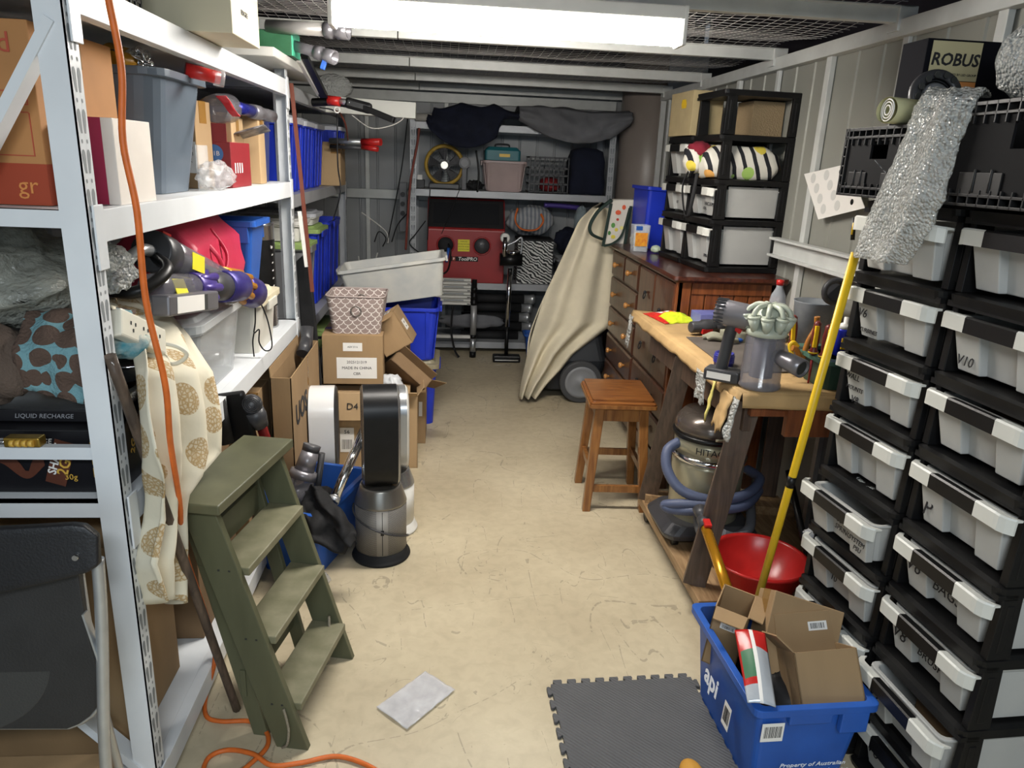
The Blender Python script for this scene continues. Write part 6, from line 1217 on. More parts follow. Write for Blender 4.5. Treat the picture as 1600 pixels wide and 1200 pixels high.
# bag with fruit and herb print
bgm = mat('white canvas', '#c9c3b5', .85, bump=.1); dgr = mat('dark green webbing', '#1c2f28', .8)
t = T('printed_tote_bag', 'white tote bag with fruit and herb print leaning on the far end of the chest', 'bag', (1.16, 4.98, 1.15)); o = V((1.12, 4.93, 1.15)); t.matrix_basis = Matrix.Translation(o)
q = [ony(945, 382, 4.93) - o, ony(978, 382, 4.93) - o, ony(992, 312, 4.93) - o, ony(957, 312, 4.93) - o]
mb = MB(); mb.loft([[p for p in q], [p + V((.02, .12, 0)) for p in q]]); mb.build('bag_body', bgm, t, bevel=.01)
for a, b_ in (((942, 385), (955, 318)), ((976, 383), (986, 322))):
    mb = MB(); mb.beam(ony(*a, 4.922) - o, ony(*b_, 4.922) - o, .02, .004, (0, 1, 0)); mb.build('webbing', dgr, t)
mb = MB(); mb.tube([ony(956, 312, 4.92) - o, ony(935, 330, 4.90) - o, ony(922, 352, 4.90) - o, ony(925, 366, 4.90) - o, ony(942, 374, 4.91) - o], .013, 6, flat=.25); mb.build('handle', dgr, t)
mb = MB(); mb.tube([ony(944, 384, 4.92) - o, ony(958, 380, 4.90) - o, ony(972, 366, 4.90) - o, ony(984, 325, 4.91) - o], .010, 6, flat=.25); mb.build('handle', dgr, t)
for k, (px, py, r_, cc, sq) in enumerate(((966, 332, .016, '#d9532b', 1.2), (975, 324, .016, '#d9532b', .8), (965, 343, .009, '#c0392b', 1), (958, 352, .017, '#4d8a3a', .8), (952, 364, .014, '#3f7a35', .7), (963, 359, .012, '#c9b52e', 1), (958, 370, .013, '#cbb92f', 1.2), (971, 356, .012, '#d8cf74', 1))):
    mb = MB(); p = ony(px, py, 4.926) - o; mb.loft([[p + V((r_ * sq * cos(a), yy, r_ * sin(a))) for a in [2 * pi * j / 12 for j in range(12)]] for yy in (0, -.002)]); mb.build('fruit_print', mat('print ' + cc, cc, .7), t)
t = tub('royal blue bin standing on the far end of the chest of drawers', (1.305, 4.78, 1.152), (.20, .34, .38), 0, bluep2, rot=rotm(0, 3, 0) @ rotm(0, 0, 4), taper=.02, r=.02, handles=False, name='storage_bin', cat='bin')
t = T('snack_jar', 'clear plastic tub with an orange crisps label at the front edge of the chest', 'jar', (1.185, 4.50, 1.152)); mb = MB(); mb.loft([rrect(.045, .045, .012, 0), rrect(.052, .052, .012, .16), rrect(.050, .050, .012, .16), rrect(.043, .043, .012, .004)]); mb.build('jar_body', clearp, t)
lab = mat('crisps label', '#e8a018', .5, col2='#d9701a', scale=60); mb = MB(); mb.box(-.04, .035, -.053, -.0495, .035, .115); mb.build('label', lab, t); mb = MB(); mb.box(-.04, .0, -.0535, -.050, .13, .155); mb.build('blue_label', bluep, t)
heap('printed_cloth', 'white cloth with green leaves bundled between the tote bag and the snack jar', 'cloth', (1.23, 4.72, 1.20), (.05, .05, .045), bgm, 3, .2)
heap('pale_bag', 'small pale green bag behind the snack jar beside the drawer tower', 'bag', (1.27, 4.42, 1.175), (.03, .03, .022), mat('pale green film', '#b9c9ae', .4), 3, .2)
# tan carton on shorter tower
t = carton('tan textured carton with a hand hole on top of the shorter drawer tower', (1.345, 4.165, 1.822), (.17, .32, .225), 4, m=mat('tan card', '#a8956b', .85, var=.08), tape_=False)
mb = MB(); mb.loft([[V((-.0858 - .0005 * k, a, z)) for a, z in ((-.07, .14), (-.01, .14), (.0, .16), (-.01, .185), (-.06, .185), (-.075, .16))] for k in (0, 1)]); mb.build('hand_hole', yellowp, t)
t = carton('tan cane-look carton inside the top bay of the taller drawer tower', (1.60, 3.90, 1.822), (.17, .18, .17), 4, m=mat('cane card', '#9c8460', .8, bump=.6, bscale=160), tape_=False)
# lemon bag in open bay
lem = mat('lemon print cloth', '#cfcabb', .8)
N, L, b = nodes_of(lem); tc = N.new('ShaderNodeTexCoord'); mp = N.new('ShaderNodeMapping'); mp.inputs['Rotation'].default_value = (0, rad(20), rad(0)); L.new(tc.outputs['Object'], mp.inputs[0]); wv = N.new('ShaderNodeTexWave'); wv.inputs['Scale'].default_value = 5.6; wv.inputs['Distortion'].default_value = .6; L.new(mp.outputs[0], wv.inputs['Vector'])
vn = N.new('ShaderNodeTexVoronoi'); vn.inputs['Scale'].default_value = 13; L.new(tc.outputs['Object'], vn.inputs['Vector'])
def mth2(op, a, b2):
    m_ = N.new('ShaderNodeMath'); m_.operation = op
    for i, v in enumerate((a, b2)):
        if isinstance(v, (int, float)): m_.inputs[i].default_value = v
        else: L.new(v, m_.inputs[i])
    return m_.outputs[0]
m1 = N.new('ShaderNodeMixRGB'); m1.inputs[1].default_value = (*hexc('#d2cdc0'), 1); m1.inputs[2].default_value = (*hexc('#1b1c22'), 1); L.new(mth2('GREATER_THAN', wv.outputs['Fac'], .72), m1.inputs[0])
vc = N.new('ShaderNodeValToRGB'); vc.color_ramp.interpolation = 'CONSTANT'; sv = N.new('ShaderNodeSeparateXYZ'); L.new(vn.outputs['Color'], sv.inputs[0]); L.new(sv.outputs[0], vc.inputs[0]); vc.color_ramp.elements[0].color = (*hexc('#d9c23a'), 1); vc.color_ramp.elements[1].position = .35; vc.color_ramp.elements[1].color = (*hexc('#9cc25a'), 1); e = vc.color_ramp.elements.new(.7); e.color = (*hexc('#e0a04a'), 1)
m2_ = N.new('ShaderNodeMixRGB'); L.new(m1.outputs[0], m2_.inputs[1]); L.new(vc.outputs[0], m2_.inputs[2]); L.new(mth2('MULTIPLY', mth2('LESS_THAN', vn.outputs['Distance'], .40), mth2('GREATER_THAN', sv.outputs[1], .45)), m2_.inputs[0]); L.new(m2_.outputs[0], b.inputs['Base Color'])
t = T('citrus_bag', 'black and white striped bag with citrus print stuffed in the drawer tower bay', 'bag', (1.46, 3.80, 1.612)); mb = MB(); mb.loft([rrect(.17, .11, .04, 0), rrect(.20, .13, .05, .06), rrect(.19, .12, .05, .12), rrect(.12, .09, .04, .16)], smooth=True); bmesh.ops.subdivide_edges(mb.bm, edges=mb.bm.edges, cuts=2, use_grid_fill=True); mb.jitter(.012, 12, 3); mb.build('bag_body', lem, t)
heap('x', '', '', (-.21, .03, .09), (.05, .07, .075), lem, 4, .2, parent=t).name = 'bag_end'
heap('x', '', '', (-.185, .02, .135), (.06, .07, .04), mat('maroon knit', '#7c1226', .9), 7, .2, parent=t).name = 'maroon_lining'
mb = MB(); mb.tube([(-.23, .02, .03), (-.26, .0, -.05), (-.245, -.02, -.17), (-.235, -.06, -.19), (-.23, -.08, -.12), (-.21, -.06, .02)], .010, 6, flat=.3); mb.build('strap', blackm, t)
# ================================================================ stool
t = T('stool', 'small varnished wooden stool with a square seat beside the workbench', 'stool', (.862, 3.43, 0), -3); H = .585
mb = MB(); mb.loft([rrect(.146, .172, .01, H - .052), rrect(.163, .190, .012, H - .042), rrect(.163, .190, .012, H - .026)]); mb.build('seat_frame', stoolwood, t)
mb = MB(); mb.loft([rrect(.159, .186, .012, H - .026), rrect(.159, .186, .012, H - .016), rrect(.148, .175, .012, H - .010), rrect(.148, .175, .012, H)]); mb.build('seat', stooltop, t)
for sx in (-1, 1):
    for sy in (-1, 1):
        a = V((sx * .106, sy * .132, H - .052)); b_ = V((sx * .142, sy * .168, 0)); mb = MB(); q = .019
        mb.hexa([b_ + V((-q, -q, 0)), b_ + V((q, -q, 0)), b_ + V((q, q, 0)), b_ + V((-q, q, 0)), a + V((-q - .004, -q - .004, 0)), a + V((q + .004, -q - .004, 0)), a + V((q + .004, q + .004, 0)), a + V((-q - .004, q + .004, 0))]); mb.build('leg', stoolwood, t, bevel=.003)
for s in (-1, 1):
    mb = MB(); mb.box(-.106, .106, s * .133 - .008, s * .133 + .008, H - .12, H - .052); mb.build('apron', stoolwood, t); mb = MB(); mb.box(s * .108 - .008, s * .108 + .008, -.132, .132, H - .12, H - .052); mb.build('apron', stoolwood, t)
    mb = MB(); mb.box(-.13, .13, s * .159 - .009, s * .159 + .009, .10 if s < 0 else .17, .135 if s < 0 else .205); mb.build('stretcher', stoolwood, t); mb = MB(); mb.box(s * .128 - .009, s * .128 + .009, -.152, .152, .19, .225); mb.build('stretcher', stoolwood, t)
# ================================================================ canister vacuum under the bench
champ = mat('champagne plastic', '#a39c80', .3, .35, coat=.4); t = T('canister_vacuum', 'champagne coloured drum vacuum with a ribbed blue hose under the workbench', 'vacuum', (1.135, 2.84, .116), 0)
mb = MB(); mb.loft([rrect(.20, .16, .06, .035), rrect(.21, .17, .06, .06), rrect(.17, .15, .06, .10)]); mb.build('trolley', dgreyp, t, bevel=.004)
for x in (-.15, .15):
    for y in (-.12, .12): mb = MB(); mb.cyl((x - .012, y, .022), (x + .012, y, .022), .022); mb.build('caster', blackp, t)
mb = MB(); mb.lathe([(.135, .07), (.148, .10), (.152, .34), (.150, .36)], 44); mb.build('drum', champ, t)
mb = MB(); mb.lathe([(.150, .36), (.158, .365), (.160, .38), (.150, .39)], 44); mb.build('steel_band', chrome, t)
mb = MB(); mb.lathe([(.150, .39), (.152, .46)], 44); mb.build('upper_drum', champ, t); mb = MB(); mb.lathe([(.152, .46), (.162, .462), (.162, .478), (.154, .48)], 44); mb.build('seal_ring', blackp, t)
mb = MB(); mb.lathe([(.156, .48), (.158, .50), (.150, .53), (.125, .56), (.07, .575), (.0, .58)], 44); mb.build('lid', mat('bronze plastic', '#5c524a', .22, .5, coat=.5), t)
mb = MB(); mb.sheet(lambda u, v: V(((.159 - .01 * v) * sin(-.25 + .75 * u), -(.159 - .012 * v - .02 * v * v) * cos(-.25 + .75 * u), .482 + .075 * v * (1 - .7 * abs(u - .5)))), 10, 8); mb.build('lid_front', champ, t, solid=.003)
def on_drum(s, size, z, a0, r_=.154, m_=ink, **k):
    tt = txt(s, size, m_, t, (0, 0, 0), Matrix.Identity(3), **k)
    for v in tt.data.vertices: a = a0 + v.co.x / r_; v.co = V((r_ + .001 + v.co.z) * 0 for _ in range(0)) if False else V(((r_ + v.co.z) * sin(a), -(r_ + v.co.z) * cos(a), z + v.co.y))
    return tt
on_drum('HITACHI', .040, .425, -.22, .1525); on_drum('210', .055, .15, -.12, .153, bold=.002)
hose = mat('blue grey ribbed hose', '#4b5470', .5)
N, L, b = nodes_of(hose); 
def hose_tube(pts, r): 
    mb = MB(); P = catmull(pts, 16); mb.tube(P, lambda q: r * (1 + .06 * (int(q * (len(P) - 1)) % 2)), 12, sub=0); return mb
hose_tube([(-.145, -.02, .43), (-.20, -.05, .40), (-.205, -.10, .33), (-.15, -.155, .265), (-.02, -.19, .24), (.12, -.16, .255), (.22, -.05, .27), (.22, .08, .26)], .021).build('hose', hose, t)
hose_tube([(.22, -.06, .225), (.10, -.19, .215), (-.08, -.205, .20), (-.19, -.16, .185), (-.215, -.14, .195), (-.17, -.17, .215), (-.06, -.2, .225)], .0195).build('hose', hose, t)
hose_tube([(.20, -.04, .15), (.14, -.19, .12), (.06, -.24, .10), (.0, -.25, .12)], .020).build('hose', mat('grey ribbed hose', '#63656b', .5), t)
hose_tube([(-.075, -.165, .17), (-.085, -.20, .14), (-.07, -.24, .09), (-.05, -.29, .045)], .020).build('hose', mat('grey ribbed hose', '#63656b', .5), t)
# basin
t = T('wash_basin', 'round red plastic basin on the floor beside the workbench base', 'basin', (1.215, 2.40, .117)); rd = redp
t.matrix_basis = Matrix.Translation((1.20, 2.375, .117)); mb = MB(); mb.lathe([(.115, 0), (.13, .01), (.172, .13), (.182, .135), (.183, .142), (.172, .144), (.166, .134), (.125, .014), (.0, .010)], 56, cap1=False); mb.build('basin_body', rd, t)
# ================================================================ api tote and its contents
t = crate_api('blue plastic tote printed api full of brown boxes in front of the drawer towers', (.982, 1.752, 0), (.35, .49, .315), 2)
txt('api', .085, whiteink, t, (-.1655, .045, .175), face_m((0, -1, 0), (.06, 0, 1)), bold=.002); label_card(t, (-.1625, -.07, .15), face_m((0, -1, 0), (.06, 0, 1)), .045, .075, (), True, name='barcode_label')
label_card(t, (-.113, -.2315, .235), TOCAM, .062, .058, (), True, name='barcode_label')
txt('Property of Australian', .021, whiteink, t, (.02, -.2300, .12), face_m((1, 0, 0), (0, -.12, 1)), shear=.2); txt('Pharmaceutical Industries', .021, whiteink, t, (.02, -.2270, .094), face_m((1, 0, 0), (0, -.12, 1)), shear=.2)
AP = 'brown boxes in the printed blue tote'
t = carton('small open brown box with a barcode at the far end of the blue tote', (.885, 1.90, .185), (.10, .12, .22), 0, [('y-', 100, .05), ('x+', 100, .04)], cardb, AP, rotm(6, 6, -32)); label_card(t, (.0, -.061, .165), TOCAM, .045, .028, ('2424',), True)
t = carton('brown box with a big white barcode label leaning in the middle of the blue tote', (1.01, 1.74, .205), (.21, .13, .25), 0, (), cardb, AP, rotm(-30, 14, -12)); label_card(t, (.02, -.0662, .15), face_m((1, .0, -.3), (.3, 0, 1)), .085, .095, ('S', '89324'), True)
t = carton('open brown box with a small barcode nearest the camera in the blue tote', (1.065, 1.59, .225), (.175, .13, .175), 0, [('x-', 40, .06), ('y+', 0, .09)], cardb, AP, rotm(-30, -6, -2)); label_card(t, (.04, .0595, .225), face_m((1, 0, 0), (0, 0, 1)), .055, .025, (), True)
def pouch(u, v):
    c = [onz(1148, 985, .40), onz(1195, 990, .40), onz(1212, 1105, .325), onz(1168, 1098, .325)]
    p = c[0].lerp(c[1], u).lerp(c[3].lerp(c[2], u), v); return p + V((0, 0, .022 * sin(u * pi) * sin(.3 + v * 2.6)))
pm_ = mat('silver pouch film', '#b9bfc6', .22, .25, bump=.3, bscale=20)
o = floppy('red and silver foil pouch resting in the printed blue tote', 'foil_pouch', 'pouch', pouch, 16, 24, [pm_, redp, paperw, mat('pouch green', '#2d6b45', .5)], .004, mf=lambda u, v: 3 if (u < .42 and .33 < v < .7) and u > .08 else (2 if .42 < u < .55 else (1 if (v < .30 or u < .42 and v < .8) else 0)))
heap('black_parts', 'dark plastic parts deep in the printed blue tote', 'parts', (.99, 1.78, .17), (.12, .19, .12), dustblack, 6, .25)
# wand and pole standing in the tote
t = T('vacuum_wand', 'gold vacuum wand with a red button leaning in the printed blue tote', 'vacuum', tuple(onz(1150, 960, .27))); o = onz(1150, 960, .27); top_ = ony(1103, 825, 2.36); a = V((0, 0, 0)); b_ = top_ - o; bot = V((0, 0, 0))
mb = MB(); mb.cyl(a, b_, .019); mb.build('tube', mat('gold tube', '#c98a14', .25, .6), t); d = b_.normalized(); mb = MB(); mb.cyl(b_, b_ + d * .05, .023); mb.cyl(b_ + d * .05, b_ + d * .10, .019, .026); mb.build('connector', dgreyp, t); mb = MB(); mb.obox(b_ + d * .02 + V((.0, -.022, .012)), (.025, .02, .035), frame_to(d)); mb.build('red_button', redp, t)
t = T('broom_pole', 'long yellow pole with a black joint leaning from the blue tote to the drawer tower', 'pole', tuple(ony(1176, 965, 2.06))); o = V(ony(1176, 965, 2.06)); tp = onx(1338, 392, 1.145) - o
tp = ony(1337, 395, 1.965) - o
mb = MB(); mb.cyl(V((0, 0, 0)), tp, .0125); mb.build('pole_tube', yellowp, t); mb = MB(); mb.cyl(tp * .405, tp * .435, .0138); mb.build('joint', blackp, t)
t = T('black_broom', 'black telescopic pole standing in the shadow behind the red basin', 'pole', (1.45, 2.22, .0)); mb = MB(); mb.cyl(ony(1232, 735, 2.6) - V((1.45, 2.22, 0)), ony(1275, 930, 2.3) - V((1.45, 2.22, 0)), .013); mb.build('pole_tube', blackp, t)
# ================================================================ on the bench
BT = BZ + .0085
t = T('lolly_bag', 'red and lime green snack bag lying at the far end of the workbench', 'bag', (1.10, 3.50, BT)); 
def lolly(u, v):
    c = [ony(997, 483, 3.52), ony(1055, 478, 3.60), ony(1086, 497, 3.42), ony(1030, 507, 3.38)]
    c = [V((1.0, 3.60, BT)), V((1.155, 3.455, BT + .035)), V((1.225, 3.40, BT)), V((1.045, 3.36, BT))]
    p = c[0].lerp(c[1], u).lerp(c[3].lerp(c[2], u), v); return p + V((0, 0, .03 * sin(u * pi) * sin(v * pi) + .006 * noise.noise(V((u * 7, v * 7, 2))))) - V((1.10, 3.50, BT))
mb = MB(); mb.sheet(lolly, 24, 16, mf=lambda u, v: 1 if (v > .5 and u > .12) else (2 if .2 < u < .7 and .15 < v < .45 and (u * 9 % 1) > .35 else (3 if u > .62 and v < .5 else 0))); mb.build('bag_body', [mat('snack red', '#c9281f', .3), mat('snack lime', '#c4d41c', .3), paperw, mat('snack green', '#4f9a35', .4)], t, solid=.004)
t = T('blue_carton', 'flat blue printed carton lying against the chest at the back of the workbench', 'box', (1.32, 3.38, BT), 4); mb = MB(); mb.box(-.125, .12, -.06, .06, 0, .058); mb.build('carton_body', mat('periwinkle card', '#5c62a3', .45, col2='#6d74b8', scale=12), t, bevel=.002)
for k in range(5): mb = MB(); mb.box(-.05 + k * .028, -.03 + k * .028, -.0612, -.0598, .025, .048); mb.build('printed_mark', paperw, t)
t = T('vacuum_tool', 'dark grey vacuum neck with a red tab behind the handheld vacuum', 'vacuum part', (1.22, 3.16, BT), 12); mb = MB(); mb.axis_lathe((-.13, 0, .035), (.04, 0, .035), [(.022, 0), (.026, .005), (.026, .05), (.034, .06), (.034, .10), (.02, .15)], 22); mb.build('neck', dgreyp, t); mb = MB(); mb.sphere((.02, 0, .045), .042, 12); mb.axis_lathe((.02, 0, .045), (.20, .05, .045), [(.03, 0), (.04, .04), (.036, .12), (.042, .18)], 22); mb.build('swivel', dgreyp, t); mb = MB(); mb.obox((-.06, -.025, .02), (.05, .02, .02)); mb.build('red_tab', redp, t)
glv = mat('grey green gloves', '#8c8a76', .9, bump=.3, bscale=40)
def glove(label, loc, rz):
    t = T('work_glove', label, 'glove', loc, rz); mb = MB(); mb.loft([rrect(.03, .008, .008, -.06), rrect(.036, .012, .01, 0), rrect(.04, .014, .012, .05), rrect(.036, .012, .01, .075)], smooth=True, M=Matrix.Rotation(rad(90), 4, 'Y') @ Matrix.Translation((-.016, 0, 0))); mb.build('palm', glv, t)
    for k in range(4): mb = MB(); y = -.03 + k * .02; mb.tube([(.065, y, .016), (.10, y * 1.15, .022), (.125 + .01 * (k % 3), y * 1.2, .012)], .0105, 8); mb.build('finger', glv, t)
    mb = MB(); mb.tube([(.0, .035, .016), (.03, .06, .02), (.06, .068, .012)], .011, 8); mb.build('thumb', glv, t)
    for o_ in children(t):
        if o_.name.startswith('palm'): o_.data.transform(Matrix.Identity(4))
    return t
glove('grey green work glove lying flat on the bench before the vacuum neck', (1.26, 3.00, BT), 160)
glove('second work glove crumpled behind the handheld vacuum', (1.40, 3.02, BT + .0), 40)
t = T('cutting_board', 'worn grey plastic sheet on the middle of the workbench', 'mat', (1.2, 2.85, BT)); mb = MB(); c = [onz(1040, 515, BT), onz(1165, 508, BT), onz(1200, 560, BT), onz(1112, 584, BT), onz(1098, 580, BT)]; c = [V((1.06, 3.08, 0)), V((1.47, 3.12, 0)), V((1.45, 2.55, 0)), V((1.075, 2.52, 0)), V((1.055, 2.56, 0))]
mb.loft([[V((p.x - 1.2, p.y - 2.85, z)) for p in c] for z in (0, .003)]); mb.build('sheet_body', mat('worn grey sheet', '#6b635c', .5, col2='#5a524b', scale=9), t)
blr = mat('blue ribbed plastic', '#2e3192', .35)
t = T('filter_ring', 'round blue ribbed filter on the bench beside the handheld vacuum', 'filter', tuple(onz(1130, 570, BT + .004))); mb = MB(); mb.lathe([(.036, 0), (.036, .012)] + [(r_, .012 + .006 * k + d_) for k in range(5) for r_, d_ in ((.039, 0), (.039, .003), (.036, .0035), (.036, .0055))] + [(.036, .048), (.030, .048), (.028, .03), (.0, .028)], 32, cap1=False); mb.build('filter_body', blr, t)
t = T('blue_key', 'tiny blue handled screwdriver bit lying on the grey sheet', 'tool', tuple(onz(1155, 535, BT + .004))); mb = MB(); mb.sphere((0, 0, .010), .012, 8, sq=(1.4, 1, .8)); mb.build('grip', bluep, t); mb = MB(); mb.cyl((-.015, 0, .008), (-.045, -.015, .004), .003); mb.build('shaft', zinc, t)
HV = hand_vac('grey handheld vacuum with pale green cyclones standing on the near end of the workbench', tuple(V((1.085, 2.345, BT))), rotm(0, 0, -36), ironp, mat('pale sage plastic', '#a9b09f', .3), smokep, scale=1.30, cones=9)
t = T('water_bottle', 'clear plastic water bottle with a red cap at the back of the workbench', 'bottle', (1.44, 3.05, BT)); mb = MB(); mb.lathe([(.028, 0), (.034, .008), (.033, .03), (.035, .05), (.033, .07), (.035, .12), (.036, .17), (.03, .205), (.015, .235), (.0135, .25)], 28); mb.build('bottle_body', mat('bottle plastic', '#b7bcc2', .08, alpha=.5), t)
mb = MB(); mb.lathe([(.016, .248), (.0165, .27), (.0, .272)], 20); mb.build('cap', redp, t); mb = MB(); mb.lathe([(.0362, .09), (.0362, .16)], 28, cap0=False, cap1=False); mb.build('label', mat('bottle label', '#3b3f63', .4, col2='#c9ccd6', scale=18), t)
t = T('paint_bucket', 'grey paint-splashed bucket at the back right of the workbench', 'bucket', (1.545, 2.92, BT)); mb = MB(); mb.lathe([(.06, 0), (.085, .20), (.088, .205), (.082, .205), (.057, .005)], 32); mb.build('bucket_body', mat('paint splashed grey', '#8f9396', .5, col2='#515a66', scale=5), t)
t = T('hose_connector', 'black ringed hose connector propped in the grey bucket', 'vacuum part', (1.56, 2.84, BT + .235))
mb = MB(); mb.tube([V((.045 * cos(2 * pi * k / 24), -.03, .03 + .045 * sin(2 * pi * k / 24))) for k in range(24)], .012, 8, sub=0, closed=True); mb.axis_lathe((0, -.02, .03), (.03, .06, .0), [(.045, 0), (.04, .05), (.03, .08)], 22); mb.build('connector_body', dgreyp, t)
part_v('hose_elbow', 'grey hose elbow leaning over the green tool caddy', [(1.53, 2.52, BT + .17), (1.42, 2.38, BT + .26)], [(dgreyp, 0, 1, .022, .026, 'elbow_tube'), (ironp, -.2, .1, .026, .026, 'elbow_joint')], None)
t = T('spray_can', 'blue spray can with a silver top standing in the tool caddy', 'spray can', (1.41, 2.43, BT + .055)); mb = MB(); mb.lathe([(.028, 0), (.028, .135), (.026, .14)], 26); mb.build('can_body', mat('can blue', '#16219a', .3, .3), t); mb = MB(); mb.lathe([(.026, .14), (.02, .155), (.009, .16), (.009, .18), (.0, .181)], 22); mb.build('spray_top', whitep, t); mb = MB(); mb.box(-.02, .012, -.0295, -.024, .07, .11); mb.build('yellow_mark', yellowp, t)
gcad = mat('dark green plastic', '#24443a', .4, var=.12); t = T('tool_caddy', 'dark green caddy of hand tools at the near right of the bench', 'tool caddy', (1.405, 2.405, BT))
CA = 1.325; 
mb = MB(); mb.loft([rrect(.10, .085, .03, 0), rrect(.115, .105, .035, .105), rrect(.112, .102, .034, .105), rrect(.097, .082, .03, .004)]); mb.build('caddy_body', gcad, t)
mb = MB(); mb.loft([rrect(.14, .135, .04, .098), rrect(.14, .135, .04, .112), rrect(.108, .098, .034, .112), rrect(.108, .098, .034, .098)]); mb.build('slotted_rim', mat('mid green plastic', '#3f6656', .4), t)
SD = 'screwdrivers in the green caddy'
sd = T('screwdriver', 'yellow and maroon handled screwdriver held in the rim of the green caddy', 'screwdriver', (1.272, 2.365, BT + .02), group=SD)
mb = MB(); mb.lathe([(.012, .095), (.017, .10), (.017, .106), (.011, .115), (.014, .14), (.015, .17), (.012, .195), (.013, .205), (.006, .212)], 18); mb.build('handle', mat('maroon grip', '#6a201a', .4), sd)
mb = MB(); mb.lathe([(.0175, .100), (.0175, .105)], 18); mb.obox((-.006, -.011, .16), (.012, .010, .075)); mb.build('yellow_inlay', yellowp, sd); mb = MB(); mb.cyl((0, 0, -.01), (0, 0, .098), .0035, .005); mb.build('shaft', mat('red shaft', '#8c1f1f', .4), sd)
for (x, y, r_, lb) in ((1.275, 2.305, rotm(0, 3, 30), 'yellow and maroon screwdriver next to the first one in the caddy rim'), (1.272, 2.50, rotm(6, -9, 0), 'tilted yellow screwdriver at the far left of the caddy rim')):
    c = copy_tree(sd); setm(c, (x, y, BT + .02), rot=r_); c['label'] = lb
t = T('pliers', 'orange handled pliers standing in the green caddy', 'pliers', (1.272, 2.43, BT + .085)); mb = MB(); mb.tube([(0, 0, 0), (.01, 0, .06), (.03, 0, .11), (.028, 0, .15)], .010, 8); mb.tube([(-.01, 0, 0), (-.03, 0, .03), (-.045, -.0, .035)], .010, 8); mb.build('grip', mat('orange grip', '#a5651d', .4), t)
t = T('pliers', 'yellow nosed pliers hanging over the near left of the caddy', 'pliers', (1.262, 2.46, BT + .118)); mb = MB(); mb.tube([(0, 0, 0), (-.02, 0, .015), (-.03, 0, .0), (-.02, -.01, -.03)], .008, 8); mb.build('grip', yellowp, t); mb = MB(); mb.cyl((-.0, -.02, -.02), (-.05, -.03, -.06), .006, .003); mb.build('jaw', dgreyp, t)
# ================================================================ on top of the right towers
TZ = 1.5975
def fold_crate(label, loc, L, H, D, rz):
    """black folding crate; ribbed side with hand hole looks to local -X; L along Y"""
    t = T('folding_crate', label, 'crate', loc, rz, 'black folding crates on the drawer towers'); mb = MB(); h2 = H
    mb.box(.006, .012, .02, L - .02, .02, H * .55); mb.box(.006, .012, .02, L * .36, H * .55, H - .02); mb.box(.006, .012, L * .60, L - .02, H * .55, H - .02); mb.box(.006, .012, L * .36, L * .6, H * .80, H - .02); mb.build('side_panel', mat('crate black', '#101012', .75, spec=.12), t)
    mb = MB(); mb.box(0, .02, 0, L, H - .028, H - .022); mb.box(0, .02, 0, L, H - .008, H); mb.box(0, .02, 0, L, 0, .006); mb.box(0, .02, 0, L, .02, .026)
    k = 0
    while k * .032 < L: mb.box(0, .018, k * .032, k * .032 + .004, H - .045, H); mb.box(0, .016, k * .032, k * .032 + .004, 0, .035); k += 1
    for y in (0, L - .006, .016, L - .022): mb.box(0, .018, y, y + .006, 0, H)
    for z in [H * q / 7 for q in range(1, 7)]: mb.box(0, .016, 0, .02, z, z + .004); mb.box(0, .016, L - .02, L, z, z + .004)
    for y in (L * .2, L * .3, L * .66, L * .76): mb.cyl((.002, y, .03), (.002, y, .03 + H * .22), .004, .003, 8)
    for y0, y1 in ((L * .12, L * .38), (L * .6, L * .86)): mb.box(.002, .006, y0, y1, .025, .028 + H * .2)
    mb.build('ribbed_frame', dustblack, t, bevel=.0008)
    mb = MB(); mb.box(.012, D, 0, .006, 0, H); mb.box(.012, D, L - .006, L, 0, H); mb.box(D - .006, D, 0, L, 0, H); mb.box(.012, D, 0, L, 0, .005); mb.build('crate_shell', dustblack, t)
    return t
c1_ = fold_crate('small black folding crate on the drawer tower nearer the bench', (1.105, 1.745, TZ), .33, .178, .09, 0)
mb = MB()
for k in range(3): mb.beam((.0055, .10 + k * .02, .06 + .01 * k), (.0055, .13 + k * .02, .075 + .01 * k), .001, .0015, (1, 0, 0))
mb.build('moulded_diagram', slotdark, c1_)
c2_ = fold_crate('larger black folding crate with a moulded diagram on the nearest drawer tower', (1.12, 1.16, TZ), .50, .215, .34, 0)
mb = MB()
for a, b_ in (((.16, .09), (.22, .075)), ((.22, .075), (.245, .10)), ((.16, .09), (.165, .13)), ((.165, .13), (.235, .145)), ((.245, .10), (.24, .14)), ((.22, .075), (.215, .115)), ((.165, .13), (.215, .115))): mb.beam((.0052, *a), (.0052, *b_), .001, .002, (1, 0, 0))
mb.build('moulded_diagram', slotdark, c2_)
for i, (y, m_, lb) in enumerate(((1.40, whitep, 'white carton seen through the hand hole of the larger crate'), (1.30, mat('sticker white', '#d8d0c4', .5), 'white packet with a red dot seen through the crate hand hole'))):
    t = T('small_packet', lb, 'box', (1.20, y, TZ + .006)); MB().box(-.03, .03, -.035, .035, 0, .16).build('packet_body', m_, t, bevel=.002)
    if i: mb = MB(); mb.axis_lathe((-.0305, 0, .14), (-.033, 0, .14), [(.016, 0), (.016, .001)], 16); mb.build('red_dot', redp, t)
t = T('light_carton', 'black carton with a cream ROBUS panel standing on the drawer towers', 'box', (1.205, 1.93, TZ), 0); mb = MB(); mb.box(0, .44, 0, .11, 0, .395); mb.build('carton_body', mat('black card', '#131318', .85, spec=.08), t, bevel=.002)
mb = MB(); mb.box(.014, .148, -.0012, 0, .298, .39); mb.build('cream_panel', mat('cream print', '#b9ad82', .5), t); mb = MB(); mb.box(.014, .148, -.0012, 0, .255, .2965); mb.build('orange_panel', mat('orange print', '#a5672a', .5), t)
